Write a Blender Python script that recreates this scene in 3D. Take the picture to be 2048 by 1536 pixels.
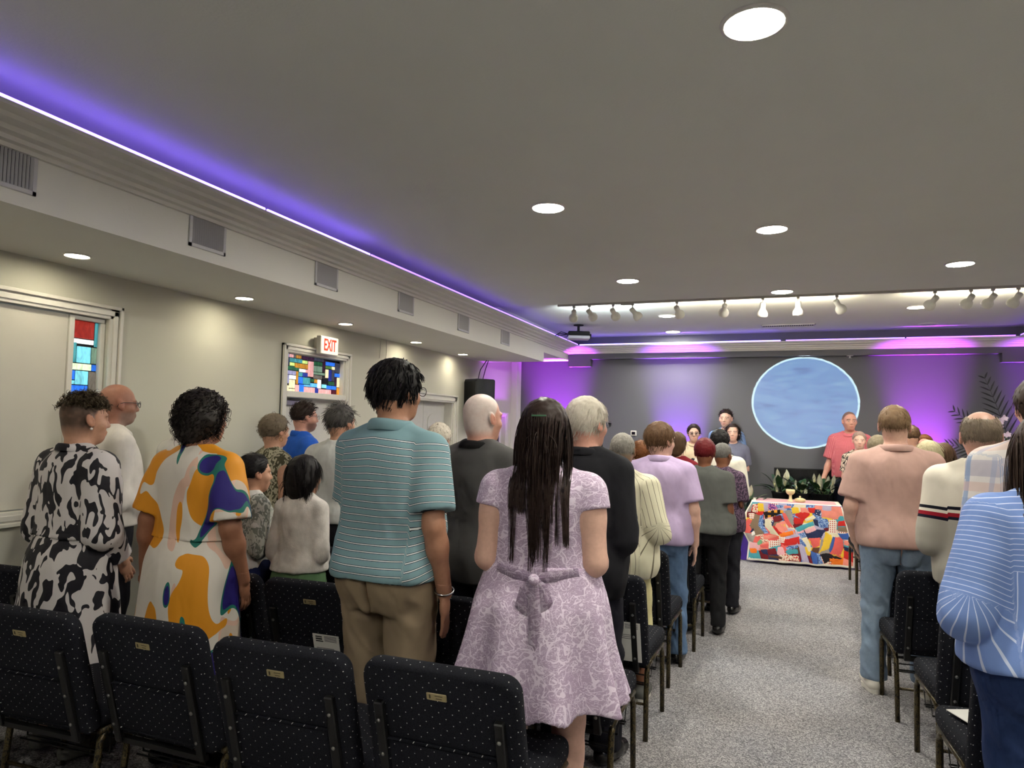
import bpy, bmesh, math, random
import numpy as np
from mathutils import Matrix, Vector

# ------------------------------------------------------------------ clear
for _o in list(bpy.data.objects):
    bpy.data.objects.remove(_o, do_unlink=True)
SC = bpy.context.scene
COL = SC.collection
PI = math.pi

# ------------------------------------------------------------------ camera
CAM_POS = Vector((0.0, 0.0, 1.60))
CAM_YAW, CAM_PITCH, CAM_ROLL, CAM_F = 0.3577, 0.0585, 0.0199, 1420.0
def cam_axes():
    y, p, r = CAM_YAW, CAM_PITCH, CAM_ROLL
    f = Vector((-math.sin(y) * math.cos(p), math.cos(y) * math.cos(p), math.sin(p)))
    rt = Vector((math.cos(y), math.sin(y), 0))
    up = rt.cross(f)
    c, s = math.cos(r), math.sin(r)
    return c * rt + s * up, -s * rt + c * up, f
_r, _u, _f = cam_axes()
cam_data = bpy.data.cameras.new('camera')
cam = bpy.data.objects.new('camera', cam_data)
COL.objects.link(cam)
cam.matrix_world = Matrix(((_r.x, _u.x, -_f.x, CAM_POS.x), (_r.y, _u.y, -_f.y, CAM_POS.y),
                           (_r.z, _u.z, -_f.z, CAM_POS.z), (0, 0, 0, 1)))
cam_data.sensor_fit = 'HORIZONTAL'
cam_data.sensor_width = 36.0
cam_data.lens = 36.0 * CAM_F / 2048.0
cam_data.clip_start = 0.05
SC.camera = cam

# ------------------------------------------------------------------ world and exposure
world = bpy.data.worlds.new('world')
SC.world = world
world.use_nodes = True
world.node_tree.nodes['Background'].inputs[0].default_value = (0.62, 0.72, 0.85, 1)
world.node_tree.nodes['Background'].inputs[1].default_value = 0.3
SC.view_settings.view_transform = 'Standard'
SC.view_settings.look = 'None'
SC.view_settings.gamma = 1.0
SC.view_settings.exposure = 0.38
SC.view_settings.use_curve_mapping = False
try:
    SC.cycles.use_denoising = True
    SC.cycles.use_light_tree = False
    SC.cycles.max_bounces = 4
    SC.cycles.diffuse_bounces = 3
    SC.cycles.glossy_bounces = 2
    SC.cycles.transmission_bounces = 3
    SC.cycles.transparent_max_bounces = 4
    SC.cycles.use_adaptive_sampling = True
    SC.cycles.adaptive_threshold = 0.05
    SC.cycles.adaptive_min_samples = 12
    SC.cycles.caustics_reflective = False
    SC.cycles.caustics_refractive = False
    SC.cycles.sample_clamp_indirect = 6.0
except Exception:
    pass

# strengths of the room's lamps and the added picture lamp (each lamp is built further down)
DOWNLIGHT_POWER = 250.0      # emission of a ceiling downlight lens
SOFFIT_POWER = 64.0          # emission of a soffit downlight lens
COVE_POWER = 0.36           # LED tape in the crown moulding
TRACK_POWER = 17.0          # watts of a track spot
UPLIGHT_POWER = 3200.0        # watts of a floor uplight
PICTURE_POWER = 1000.0     # watts of the added lamp for the round wall picture

# ------------------------------------------------------------------ colour helpers
def lin(c):
    return c / 12.92 if c <= 0.04045 else ((c + 0.055) / 1.055) ** 2.4
def rgb(r, g, b):
    return (lin(r / 255), lin(g / 255), lin(b / 255), 1.0)

# ------------------------------------------------------------------ node material helper
class NT:
    """small wrapper to write node graphs tersely"""
    def __init__(self, name):
        self.m = bpy.data.materials.new(name)
        self.m.use_nodes = True
        self.t = self.m.node_tree
        self.n = self.t.nodes
        self.b = self.n['Principled BSDF']
        self._tc = None
    def link(self, a, b):
        self.t.links.new(a, b)
    def put(self, sock, v):
        if hasattr(v, 'is_output'):
            self.link(v, sock)
        elif isinstance(v, (tuple, list)) and len(v) == 3 and sock.type == 'RGBA':
            sock.default_value = (*v, 1)
        else:
            sock.default_value = v
    def tc(self, out='Object'):
        if self._tc is None:
            self._tc = self.n.new('ShaderNodeTexCoord')
        return self._tc.outputs[out]
    def mapping(self, vec, scale=(1, 1, 1), loc=(0, 0, 0), rot=(0, 0, 0)):
        k = self.n.new('ShaderNodeMapping')
        self.link(vec, k.inputs[0])
        k.inputs['Location'].default_value = loc
        k.inputs['Rotation'].default_value = rot
        k.inputs['Scale'].default_value = scale
        return k.outputs[0]
    def noise(self, vec, scale=5, detail=2, rough=0.5, dist=0.0, out='Fac'):
        k = self.n.new('ShaderNodeTexNoise')
        self.link(vec, k.inputs['Vector'])
        k.inputs['Scale'].default_value = scale
        k.inputs['Detail'].default_value = detail
        k.inputs['Roughness'].default_value = rough
        k.inputs['Distortion'].default_value = dist
        return k.outputs[out]
    def voronoi(self, vec, scale=5, rand=1.0, feature='F1', out='Distance', dims='3D'):
        k = self.n.new('ShaderNodeTexVoronoi')
        k.feature = feature
        k.voronoi_dimensions = dims
        self.link(vec, k.inputs['Vector'])
        k.inputs['Scale'].default_value = scale
        k.inputs['Randomness'].default_value = rand
        return k.outputs[out]
    def wave(self, vec, scale=5, dist=0.0, axis='Z', detail=2.0):
        k = self.n.new('ShaderNodeTexWave')
        k.bands_direction = axis
        self.link(vec, k.inputs['Vector'])
        k.inputs['Scale'].default_value = scale
        k.inputs['Distortion'].default_value = dist
        k.inputs['Detail'].default_value = detail
        return k.outputs['Fac']
    def math(self, op, a, b=0.0, c=0.0, clamp=False):
        k = self.n.new('ShaderNodeMath')
        k.operation = op
        k.use_clamp = clamp
        for i, v in enumerate((a, b, c)):
            if i < len(k.inputs):
                self.put(k.inputs[i], v)
        return k.outputs[0]
    def sep(self, vec):
        k = self.n.new('ShaderNodeSeparateXYZ')
        self.link(vec, k.inputs[0])
        return k.outputs
    def comb(self, x, y, z):
        k = self.n.new('ShaderNodeCombineXYZ')
        for i, v in enumerate((x, y, z)):
            self.put(k.inputs[i], v)
        return k.outputs[0]
    def mix(self, fac, a, b):
        k = self.n.new('ShaderNodeMix')
        k.data_type = 'RGBA'
        self.put(k.inputs[0], fac)
        self.put(k.inputs[6], a)
        self.put(k.inputs[7], b)
        return k.outputs[2]
    def ramp(self, fac, stops, interp='LINEAR'):
        k = self.n.new('ShaderNodeValToRGB')
        k.color_ramp.interpolation = interp
        el = k.color_ramp.elements
        while len(el) < len(stops):
            el.new(0.5)
        for e, (p, c) in zip(el, stops):
            e.position = p
            e.color = c if len(c) == 4 else (*c, 1)
        self.put(k.inputs[0], fac)
        return k.outputs[0]
    def attr(self, name, out='Fac'):
        k = self.n.new('ShaderNodeAttribute')
        k.attribute_name = name
        return k.outputs[out]
    def bump(self, h, strength=0.3, dist=0.01, prev=None):
        k = self.n.new('ShaderNodeBump')
        k.inputs['Strength'].default_value = strength
        k.inputs['Distance'].default_value = dist
        self.link(h, k.inputs['Height'])
        if prev is not None:
            self.link(prev, k.inputs['Normal'])
        self.link(k.outputs[0], self.b.inputs['Normal'])
        return k.outputs[0]
    def base(self, v, rough=None, spec=None, metal=None):
        self.put(self.b.inputs['Base Color'], v)
        if rough is not None:
            self.put(self.b.inputs['Roughness'], rough)
        if spec is not None:
            self.b.inputs['Specular IOR Level'].default_value = spec
        if metal is not None:
            self.b.inputs['Metallic'].default_value = metal
        return self
    def emit(self, col, strength):
        self.put(self.b.inputs['Emission Color'], col)
        self.put(self.b.inputs['Emission Strength'], strength)
        return self

MATS = {}
def plain(name, col, rough=0.6, spec=0.4, metal=0.0, vary=0.06, nscale=18, bump=0.0, bscale=60):
    """plain coloured surface with a little tonal noise and optional fine relief"""
    if name in MATS:
        return MATS[name]
    t = NT(name)
    n = t.noise(t.tc(), nscale, 3)
    c0 = tuple(max(0, x * (1 - vary)) for x in col[:3])
    c1 = tuple(min(1, x * (1 + vary)) for x in col[:3])
    t.base(t.ramp(n, [(0.3, c0), (0.7, c1)]), rough, spec, metal)
    if bump:
        t.bump(t.noise(t.tc(), bscale, 4), bump, 0.004)
    MATS[name] = t.m
    return t.m
def emitter(name, col, strength, sampled=True, base=(0.8, 0.8, 0.8)):
    if name in MATS:
        return MATS[name]
    t = NT(name)
    if not sampled:
        t.m.cycles.emission_sampling = 'NONE'
    t.base(base, 0.5).emit(col, strength)
    MATS[name] = t.m
    return t.m

# ------------------------------------------------------------------ object helpers
def tag(o, label=None, cat=None, group=None, kind=None):
    if label: o['label'] = label
    if cat: o['category'] = cat
    if group: o['group'] = group
    if kind: o['kind'] = kind
    return o
def empty(name, loc=(0, 0, 0), rz=0.0, label=None, cat=None, group=None):
    o = bpy.data.objects.new(name, None)
    o.empty_display_size = 0.1
    COL.objects.link(o)
    o.location = loc
    o.rotation_euler = (0, 0, rz)
    return tag(o, label, cat, group)
def link_mesh(name, me, m=None, parent=None, smooth=False):
    if m is not None and not me.materials:
        me.materials.append(m)
    if smooth:
        me.polygons.foreach_set('use_smooth', [True] * len(me.polygons))
    o = bpy.data.objects.new(name, me)
    COL.objects.link(o)
    if parent is not None:
        o.parent = parent
    return o
def from_bm(name, bm, m=None, parent=None, smooth=False, fix=True):
    if fix:
        bmesh.ops.recalc_face_normals(bm, faces=bm.faces)
    me = bpy.data.meshes.new(name)
    bm.to_mesh(me)
    bm.free()
    return link_mesh(name, me, m, parent, smooth)
def from_np(name, v, faces, m=None, parent=None, smooth=True, attrs=None):
    """faces: (n,3) or (n,4) int array"""
    me = bpy.data.meshes.new(name)
    v = np.asarray(v, np.float32)
    faces = np.asarray(faces, np.int32)
    k = faces.shape[1]
    me.vertices.add(len(v))
    me.vertices.foreach_set('co', v.ravel())
    me.loops.add(faces.size)
    me.loops.foreach_set('vertex_index', faces.ravel())
    me.polygons.add(len(faces))
    me.polygons.foreach_set('loop_start', np.arange(0, faces.size, k, dtype=np.int32))
    me.polygons.foreach_set('loop_total', np.full(len(faces), k, np.int32))
    me.polygons.foreach_set('use_smooth', np.full(len(faces), smooth))
    me.update(calc_edges=True)
    for an, av in (attrs or {}).items():
        av = np.asarray(av, np.float32)
        if av.ndim == 1:
            a = me.attributes.new(an, 'FLOAT', 'POINT')
            a.data.foreach_set('value', av)
        else:
            a = me.attributes.new(an, 'FLOAT_COLOR', 'POINT')
            if av.shape[1] == 3:
                av = np.concatenate([av, np.ones((len(av), 1), np.float32)], 1)
            a.data.foreach_set('color', av.ravel())
    return link_mesh(name, me, m, parent)
def box(bm, x0, x1, y0, y1, z0, z1, M=None, bevel=0.0, seg=2):
    r = bmesh.ops.create_cube(bm, size=1.0)
    vs = r['verts']
    for v in vs:
        v.co = Vector(((x0 + x1) / 2 + v.co.x * (x1 - x0), (y0 + y1) / 2 + v.co.y * (y1 - y0),
                       (z0 + z1) / 2 + v.co.z * (z1 - z0)))
    if bevel > 0:
        es = list({e for v in vs for e in v.link_edges})
        rr = bmesh.ops.bevel(bm, geom=es, offset=bevel, segments=seg, affect='EDGES', profile=0.5)
        vs = list({v for f in rr['faces'] for v in f.verts} | {v for v in vs if v.is_valid})
    if M is not None:
        bmesh.ops.transform(bm, matrix=M, verts=[v for v in vs if v.is_valid])
    return vs
def tube(bm, pts, r, n=8, cap=True, r1=None):
    """tube along a polyline; r may be a number or a list"""
    pts = [Vector(p) for p in pts]
    rs = r if isinstance(r, (list, tuple)) else [r] * len(pts)
    rings = []
    prev = None
    for i, p in enumerate(pts):
        d = (pts[min(i + 1, len(pts) - 1)] - pts[max(i - 1, 0)]).normalized()
        if prev is None:
            a = d.orthogonal().normalized()
        else:
            a = (prev - d * prev.dot(d))
            a = a.normalized() if a.length > 1e-6 else d.orthogonal().normalized()
        prev = a
        b = d.cross(a)
        rings.append([bm.verts.new(p + (a * math.cos(2 * PI * k / n) + b * math.sin(2 * PI * k / n)) * rs[i]) for k in range(n)])
    for q in range(len(rings) - 1):
        for k in range(n):
            bm.faces.new((rings[q][k], rings[q][(k + 1) % n], rings[q + 1][(k + 1) % n], rings[q + 1][k]))
    if cap:
        bm.faces.new(rings[0][::-1])
        bm.faces.new(rings[-1])
    return rings
def lathe(bm, prof, n=24, M=None, cap=True):
    """prof: list of (r, z) turned about z"""
    rings = []
    for r, z in prof:
        rings.append([bm.verts.new((r * math.cos(2 * PI * k / n), r * math.sin(2 * PI * k / n), z)) for k in range(n)])
    for q in range(len(rings) - 1):
        for k in range(n):
            bm.faces.new((rings[q][k], rings[q][(k + 1) % n], rings[q + 1][(k + 1) % n], rings[q + 1][k]))
    if cap:
        bm.faces.new(rings[0][::-1])
        bm.faces.new(rings[-1])
    if M is not None:
        bmesh.ops.transform(bm, matrix=M, verts=[v for r in rings for v in r])
    return rings
def quad_box(name, x0, x1, y0, y1, z0, z1, m, parent=None, bevel=0.0, M=None):
    bm = bmesh.new()
    box(bm, x0, x1, y0, y1, z0, z1, M, bevel)
    return from_bm(name, bm, m, parent)
def struct(o):
    o['kind'] = 'structure'
    return o
def copy_tree(o, parent=None):
    c = o.copy()
    COL.objects.link(c)
    c.parent = parent
    for ch in o.children:
        copy_tree(ch, c)
    return c
# ================================================================== THE ROOM
WX, SX = 4.05, 3.12              # wall and soffit planes (left negative, right positive)
YB, YF = -3.2, 11.0              # back and front wall
ZC, ZS = 2.98, 2.52              # ceiling and soffit underside
YSTEP = 7.66                     # the ceiling steps up a little at the lighting track

def mat_wall(name, col, bump=0.12):
    t = NT(name)
    n = t.noise(t.tc(), 1.7, 3)
    t.base(t.ramp(n, [(0.3, tuple(x * 0.97 for x in col[:3])), (0.7, col[:3])]), 0.75, 0.25)
    t.bump(t.noise(t.tc(), 90, 3), bump, 0.003)
    return t.m
M_WALL = mat_wall('wall_paint_warm_white', rgb(210, 208, 194))
M_FRONT = mat_wall('wall_paint_grey', rgb(108, 109, 113))
M_CEIL = mat_wall('ceiling_paint_textured', rgb(230, 232, 224), 0.35)
M_SOFFIT = mat_wall('soffit_paint_textured', rgb(242, 240, 230), 0.3)
M_TRIM = plain('trim_white_gloss', rgb(226, 223, 214), 0.35, 0.5, vary=0.02)
M_DOOR = plain('door_white_paint', rgb(218, 216, 210), 0.45, 0.4, vary=0.02)
M_BLACK = plain('matt_black', rgb(26, 26, 28), 0.6, 0.3)
M_STEEL = plain('brushed_steel', rgb(150, 150, 150), 0.35, 0.5, 1.0)

def mat_carpet():
    t = NT('carpet_grey_fleck')
    co = t.tc()
    big = t.noise(co, 1.1, 3)
    f1 = t.noise(co, 210, 2, 0.7)
    f2 = t.voronoi(co, 160, out='Color')
    v = t.math('ADD', t.math('MULTIPLY', f1, 0.7), t.math('MULTIPLY', t.sep(f2)[0], 0.3))
    c = t.ramp(v, [(0.28, rgb(80, 79, 81)), (0.5, rgb(138, 136, 137)), (0.72, rgb(200, 197, 196))])
    tint = t.ramp(big, [(0.35, (0.94, 0.95, 1.0)), (0.65, (1.0, 0.97, 0.97))])
    k = t.n.new('ShaderNodeMix'); k.data_type = 'RGBA'; k.blend_type = 'MULTIPLY'
    k.inputs[0].default_value = 1.0
    t.link(c, k.inputs[6]); t.link(tint, k.inputs[7])
    t.base(k.outputs[2], 0.95, 0.1)
    t.bump(f1, 0.6, 0.006)
    return t.m
M_CARPET = mat_carpet()

# floor, walls, ceiling
struct(quad_box('floor', -WX - 0.1, WX + 0.1, YB - 0.1, YF + 0.1, -0.1, 0.0, M_CARPET))
struct(quad_box('wall_front', -WX - 0.1, WX + 0.1, YF, YF + 0.1, 0, 3.2, M_FRONT))
struct(quad_box('wall_back', -WX - 0.1, WX + 0.1, YB - 0.1, YB, 0, 3.2, M_WALL))
struct(quad_box('wall_right', WX, WX + 0.1, YB, YF, 0, 3.2, M_WALL))
def wall_with_holes(name, holes):
    """left wall in the plane x=-WX with rectangular openings (y0,y1,z0,z1)"""
    ys = sorted({YB, YF, *[h[0] for h in holes], *[h[1] for h in holes]})
    zs = sorted({0.0, 3.2, *[h[2] for h in holes], *[h[3] for h in holes]})
    bm = bmesh.new()
    for a, b in zip(ys, ys[1:]):
        for c, d in zip(zs, zs[1:]):
            m_y, m_z = (a + b) / 2, (c + d) / 2
            if any(h[0] < m_y < h[1] and h[2] < m_z < h[3] for h in holes):
                continue
            box(bm, -WX - 0.16, -WX, a, b, c, d)
    bmesh.ops.remove_doubles(bm, verts=bm.verts, dist=1e-4)
    return struct(from_bm(name, bm, M_WALL))
HOLES = [(1.55, 3.36, 1.06, 2.235), (5.15, 6.05, 0.0, 2.21), (7.35, 8.60, 0.0, 1.885), (9.95, 10.55, 0.0, 1.74)]
wall_with_holes('wall_left', HOLES)
def two_level_ceiling():
    bm = bmesh.new()
    box(bm, -WX - 0.1, WX + 0.1, YB - 0.1, YSTEP, ZC, ZC + 0.12)
    box(bm, -WX - 0.1, WX + 0.1, YSTEP, YF + 0.1, ZC + 0.035, ZC + 0.12)
    return struct(from_bm('ceiling', bm, M_CEIL))
two_level_ceiling()

# soffits on both sides, a header across the front
def soffit(name, sgn):
    bm = bmesh.new()
    xa, xb = sorted((sgn * WX, sgn * SX))
    box(bm, xa, xb, YB, 9.62, ZS, ZC + 0.04)
    box(bm, xa, xb, 9.62, YF, 2.655, ZC + 0.04)
    o = from_bm(name, bm, M_SOFFIT)
    return struct(o)
soffit('trim_1', -1)
soffit('trim_2', 1)
bm = bmesh.new()
box(bm, -SX, SX, 10.88, YF, 2.672, ZC + 0.04)
box(bm, -SX, -2.76, 10.88, YF, 2.555, 2.672)
box(bm, 2.76, SX, 10.88, YF, 2.555, 2.672)
struct(from_bm('trim_3', bm, M_FRONT))
struct(quad_box('trim_4', -WX, -WX + 0.10, 10.80, YF, 0, 2.655, M_SOFFIT, bevel=0.004))   # pilaster in the front left corner
struct(quad_box('trim_5', WX - 0.10, WX, 10.80, YF, 0, 2.655, M_SOFFIT, bevel=0.004))

# crown moulding with a cove ledge: profile in (projection, height)
CROWN = [(0.0, 2.755), (0.020, 2.755), (0.028, 2.772), (0.055, 2.776), (0.062, 2.794), (0.10, 2.800), (0.112, 2.818),
         (0.165, 2.826), (0.176, 2.842), (0.232, 2.848), (0.240, 2.864), (0.225, 2.868), (0.0, 2.868)]
def crown(name, p0, p1, inward, m0=0.0, m1=0.0):
    """straight run from p0 to p1 (xy); inward = unit vector into the room; m0/m1 = mitre shifts"""
    bm = bmesh.new()
    d = (Vector(p1) - Vector(p0)).normalized()
    rings = []
    for p, m in ((Vector(p0), m0), (Vector(p1), m1)):
        rings.append([bm.verts.new((p.x + inward[0] * r + d.x * m * r, p.y + inward[1] * r + d.y * m * r, z)) for r, z in CROWN])
    n = len(CROWN)
    for k in range(n):
        bm.faces.new((rings[0][k], rings[0][(k + 1) % n], rings[1][(k + 1) % n], rings[1][k]))
    bm.faces.new(rings[0]); bm.faces.new(rings[1][::-1])
    return struct(from_bm(name, bm, M_TRIM))
crown('trim_6', (-SX, YB), (-SX, 10.88), (1, 0), 0, -1)
crown('trim_7', (-SX, 10.88), (SX, 10.88), (0, -1), 1, -1)
crown('trim_8', (SX, YB), (SX, 10.88), (-1, 0), 0, -1)

# LED tape lying in the cove: separate runs with small gaps, as in the photograph
def led_mat(name, col, s):
    return emitter(name, col, s)
M_LED = emitter('led_tape_violet_blue', (0.20, 0.11, 1.0), 22.0 * COVE_POWER)
M_LED_DIM = emitter('led_tape_violet_blue_dim', (0.20, 0.10, 1.0), 9.0 * COVE_POWER)
M_LED_MAG = emitter('led_tape_violet', (0.30, 0.08, 1.0), 8.0 * COVE_POWER)
def led_run(p0, p1, m, label):
    bm = bmesh.new()
    d = (Vector((*p1, 0)) - Vector((*p0, 0))); L = d.length
    M = Matrix.Translation((p0[0], p0[1], 2.868)) @ Matrix.Rotation(math.atan2(d.y, d.x), 4, 'Z')
    box(bm, 0, L, -0.006, 0.006, 0, 0.013, M, 0.002, 1)
    root = from_bm('led_strip', bm, m)
    tag(root, label, 'light strip', 'led tape in the crown moulding')
    return root
xl = -SX + 0.228
led_run((xl, YB), (xl, 3.42), M_LED, 'violet LED strip on the left crown moulding, nearest the camera')
led_run((xl, 3.44), (xl, 4.6), M_LED, 'short violet LED strip above the third vent on the left crown moulding')
led_run((xl, 4.62), (xl, 7.3), M_LED_DIM, 'dimmer violet LED strip along the middle of the left crown moulding')
led_run((xl, 7.32), (xl, 10.6), M_LED_DIM, 'violet LED strip on the far end of the left crown moulding by the projector')
led_run((xl + 0.02, 10.652), (0.05, 10.652), M_LED, 'violet LED strip across the front crown moulding, left half')
led_run((0.12, 10.652), (1.6, 10.652), M_LED_DIM, 'violet LED strip across the front crown moulding, right of centre')
led_run((1.62, 10.652), (2.85, 10.652), M_LED_MAG, 'violet LED strip at the right end of the front crown moulding')
led_run((-xl, YB), (-xl, 10.6), M_LED_DIM, 'violet LED strip on the right side crown moulding')

# ---------------------------------------------------------------- downlights
M_LENS = emitter('downlight_lens', (1.0, 0.965, 0.84), DOWNLIGHT_POWER)
M_LENS_S = emitter('soffit_lens', (1.0, 0.91, 0.68), SOFFIT_POWER)
M_LENS_OFF = plain('downlight_lens_off', rgb(205, 200, 205), 0.5)
def downlight(x, y, z, r, lens, label, group):
    t = empty('ceiling_downlight', (x, y, z), 0, label, 'downlight', group)
    bm = bmesh.new()
    lathe(bm, [(r * 1.18, 0.0), (r * 1.16, -0.006), (r * 1.03, -0.010), (r, -0.004), (r, 0.0)], 32, cap=False)
    from_bm('trim_ring', bm, M_TRIM, t, True)
    bm = bmesh.new()
    lathe(bm, [(0.0001, -0.007), (r * 0.7, -0.0065), (r, -0.004)], 32, cap=False)
    from_bm('lens', bm, lens, t, True, fix=False)
    return t
G = 'round downlights in the main ceiling'
DL = [(-0.07, 2.46, 'large bright round downlight in the ceiling at the top right of the view'),
      (-1.35, 4.20, 'round ceiling downlight left of the centre line, nearest of the left row'),
      (-0.03, 5.10, 'round ceiling downlight on the centre line, second from the camera'),
      (1.39, 6.57, 'round ceiling downlight near the right edge of the view'),
      (-1.31, 6.55, 'round ceiling downlight left of centre before the track lights'),
      (0.05, 7.45, 'round ceiling downlight on the centre line just before the track'),
      (1.39, 4.20, 'round ceiling downlight at the right, just outside the edge of the view'),
      (-1.35, -0.2, None), (1.39, 1.4, None), (-0.05, -1.6, None)]
for x, y, lb in DL:
    downlight(x, y, ZC, 0.096, M_LENS, lb or ['round ceiling downlight overhead on the left at the back', 'round ceiling downlight overhead on the right at the back', 'round ceiling downlight overhead in the centre at the back'][int(x > -.5) if abs(x) > .5 else 2], G)
downlight(-1.29, 8.95, ZC + 0.035, 0.096, M_LENS, 'round ceiling downlight behind the left end of the track lights', G)
downlight(-1.42, 10.45, ZC + 0.035, 0.096, M_LENS, 'round ceiling downlight nearest the front wall, left', G)
downlight(1.47, 8.95, ZC + 0.035, 0.096, M_LENS, 'round ceiling downlight behind the right end of the track lights', G)
downlight(1.83, 10.4, ZC + 0.035, 0.096, M_LENS_OFF, 'unlit round downlight nearest the front wall, right', G)
GS = 'small downlights under the left soffit'
for i, (x, y) in enumerate([(-3.73, 2.87), (-3.75, 4.25), (-3.77, 5.62), (-3.81, 7.08), (-3.84, 8.42), (-3.73, 1.5)]):
    lb = ['nearest small soffit downlight, above the covered window', 'small soffit downlight above the wall left of the exit door',
          'small soffit downlight above the stained glass transom', 'small soffit downlight between the transom and the second doorway',
          'farthest small soffit downlight, above the wall speaker', 'small soffit downlight beside the camera, out of view'][i]
    downlight(x, y, ZS, 0.062, M_LENS_S, lb, GS)
for y, nm in ((1.5, 'nearest'), (4.25, 'middle'), (7.08, 'farthest')):
    downlight(3.75, y, ZS, 0.062, M_LENS_S, nm + ' small downlight under the right soffit', 'small downlights under the right soffit')

# ---------------------------------------------------------------- wall vents on the soffit face
M_VENT = plain('vent_white_metal', rgb(206, 204, 206), 0.4, vary=0.02)
M_VENT_IN = plain('vent_dark_inside', rgb(58, 58, 66), 0.8)
def vent_mesh_parts():
    bm = bmesh.new()
    w, h = 0.285, 0.205
    for (a, b, c, d) in ((-w/2, w/2, h/2 - 0.022, h/2), (-w/2, w/2, -h/2, -h/2 + 0.022), (-w/2, -w/2 + 0.022, -h/2, h/2), (w/2 - 0.022, w/2, -h/2, h/2)):
        box(bm, 0, 0.010, a, b, c, d, bevel=0.003, seg=1)
    return bm
def vent(y, z, label):
    t = empty('air_vent', (-SX, y, z), 0, label, 'vent', 'air vents in the soffit face')
    from_bm('frame', vent_mesh_parts(), M_VENT, t)
    quad_box('backing', 0, 0.002, -0.125, 0.125, -0.085, 0.085, M_VENT_IN, t)
    for k in range(15):
        yy = -0.115 + 0.23 * k / 14
        M = Matrix.Translation((0.006, yy, 0)) @ Matrix.Rotation(0.6, 4, 'Z')
        o = vent.slat.copy() if vent.slat else None
        if o is None:
            bm = bmesh.new(); box(bm, -0.006, 0.006, -0.0012, 0.0012, -0.083, 0.083)
            o = from_bm('slat', bm, M_VENT, t); vent.slat = o
        else:
            COL.objects.link(o); o.parent = t
        o.matrix_local = M
    return t
vent.slat = None
for y, lb in [(2.04, 'largest air vent at the left edge of the view, in the soffit face'), (3.21, 'air vent second from the left in the soffit face'),
              (4.38, 'air vent third from the left in the soffit face'), (5.58, 'air vent fourth from the left in the soffit face'),
              (6.83, 'air vent second from the far end of the soffit face'), (8.07, 'farthest air vent in the soffit face, near the front')]:
    vent(y, 2.685, lb)
# ceiling grille near the front wall
t = empty('ceiling_grille', (0.14, 10.13, ZC + 0.035), 0, 'dark slotted air grille in the ceiling before the front wall', 'vent')
bm = bmesh.new()
for (a, b, c, d) in ((-0.34, 0.34, 0.075, 0.09), (-0.34, 0.34, -0.09, -0.075), (-0.34, -0.325, -0.09, 0.09), (0.325, 0.34, -0.09, 0.09)):
    box(bm, a, b, c, d, -0.012, 0)
from_bm('frame', bm, M_VENT, t)
quad_box('backing', -0.33, 0.33, -0.08, 0.08, -0.003, 0, M_VENT_IN, t)
for k in range(24):
    quad_box('slat', -0.318 + k * 0.0276, -0.312 + k * 0.0276, -0.077, 0.077, -0.011, -0.003, M_VENT, t)
# sprinkler head under the header
bm = bmesh.new(); lathe(bm, [(0.045, 0.0), (0.045, -0.006), (0.012, -0.010), (0.010, -0.03), (0.024, -0.032), (0.024, -0.035)], 20)
o = from_bm('sprinkler_head', bm, M_VENT, None, True); o.location = (0.96, 10.93, 2.672)
tag(o, 'small white sprinkler head under the front header', 'sprinkler')

# ---------------------------------------------------------------- stained glass and openings of the left wall
def glass_mat(name, c, glow):
    t = NT('stained_glass_' + name)
    n = t.noise(t.mapping(t.tc(), (9, 9, 3)), 3.0, 3, 0.6, 1.2)
    col = t.ramp(n, [(0.25, tuple(x * 0.55 for x in c[:3])), (0.55, c[:3]), (0.8, tuple(min(1, x * 1.25 + 0.02) for x in c[:3]))])
    t.base(col, 0.12, 0.5)
    t.emit(col, glow)          # pane emits its own colour in place of daylight behind it
    t.m.cycles.emission_sampling = 'NONE'
    return t.m
GL = {k: glass_mat(k, rgb(*c), g) for k, (c, g) in {
    'red': ((150, 34, 22), 0.55), 'darkred': ((92, 26, 40), 0.4), 'teal': ((70, 150, 160), 0.55), 'aqua': ((120, 205, 220), 0.8),
    'pale': ((205, 225, 190), 0.9), 'lime': ((200, 228, 130), 0.8), 'blue': ((40, 110, 225), 0.75), 'deepblue': ((38, 52, 150), 0.55),
    'sky': ((90, 170, 235), 0.8), 'grey': ((118, 112, 104), 0.35), 'white': ((238, 240, 240), 0.95), 'pink': ((232, 170, 170), 0.6),
    'amber': ((188, 132, 40), 0.55), 'orange': ((226, 150, 50), 0.6), 'green': ((36, 92, 58), 0.45), 'moss': ((88, 128, 60), 0.5),
    'plum': ((58, 26, 52), 0.35), 'slate': ((62, 66, 84), 0.4), 'black': ((18, 20, 30), 0.2), 'lavender': ((150, 150, 190), 0.55),
    'sage': ((120, 150, 130), 0.5), 'cream': ((236, 222, 180), 0.7)}.items()}
M_LEAD = plain('lead_came', rgb(22, 22, 26), 0.5, 0.4, 0.6)
def panes(parent, rects, y0, y1, z0, z1, x):
    """rects: (u0,v0,u1,v1,colour) with u along +y and v downwards from the top, in 0..1"""
    for (u0, v0, u1, v1, c) in rects:
        a, b = y0 + u0 * (y1 - y0) + 0.003, y0 + u1 * (y1 - y0) - 0.003
        d, e = z1 - v1 * (z1 - z0) + 0.003, z1 - v0 * (z1 - z0) - 0.003
        if b - a < 0.004 or e - d < 0.004:
            continue
        bm = bmesh.new(); box(bm, x - 0.004, x + 0.004 + random.uniform(-0.001, 0.001), a, b, d, e, bevel=0.002, seg=1)
        from_bm('pane', bm, GL[c], parent)
random.seed(3)
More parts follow.
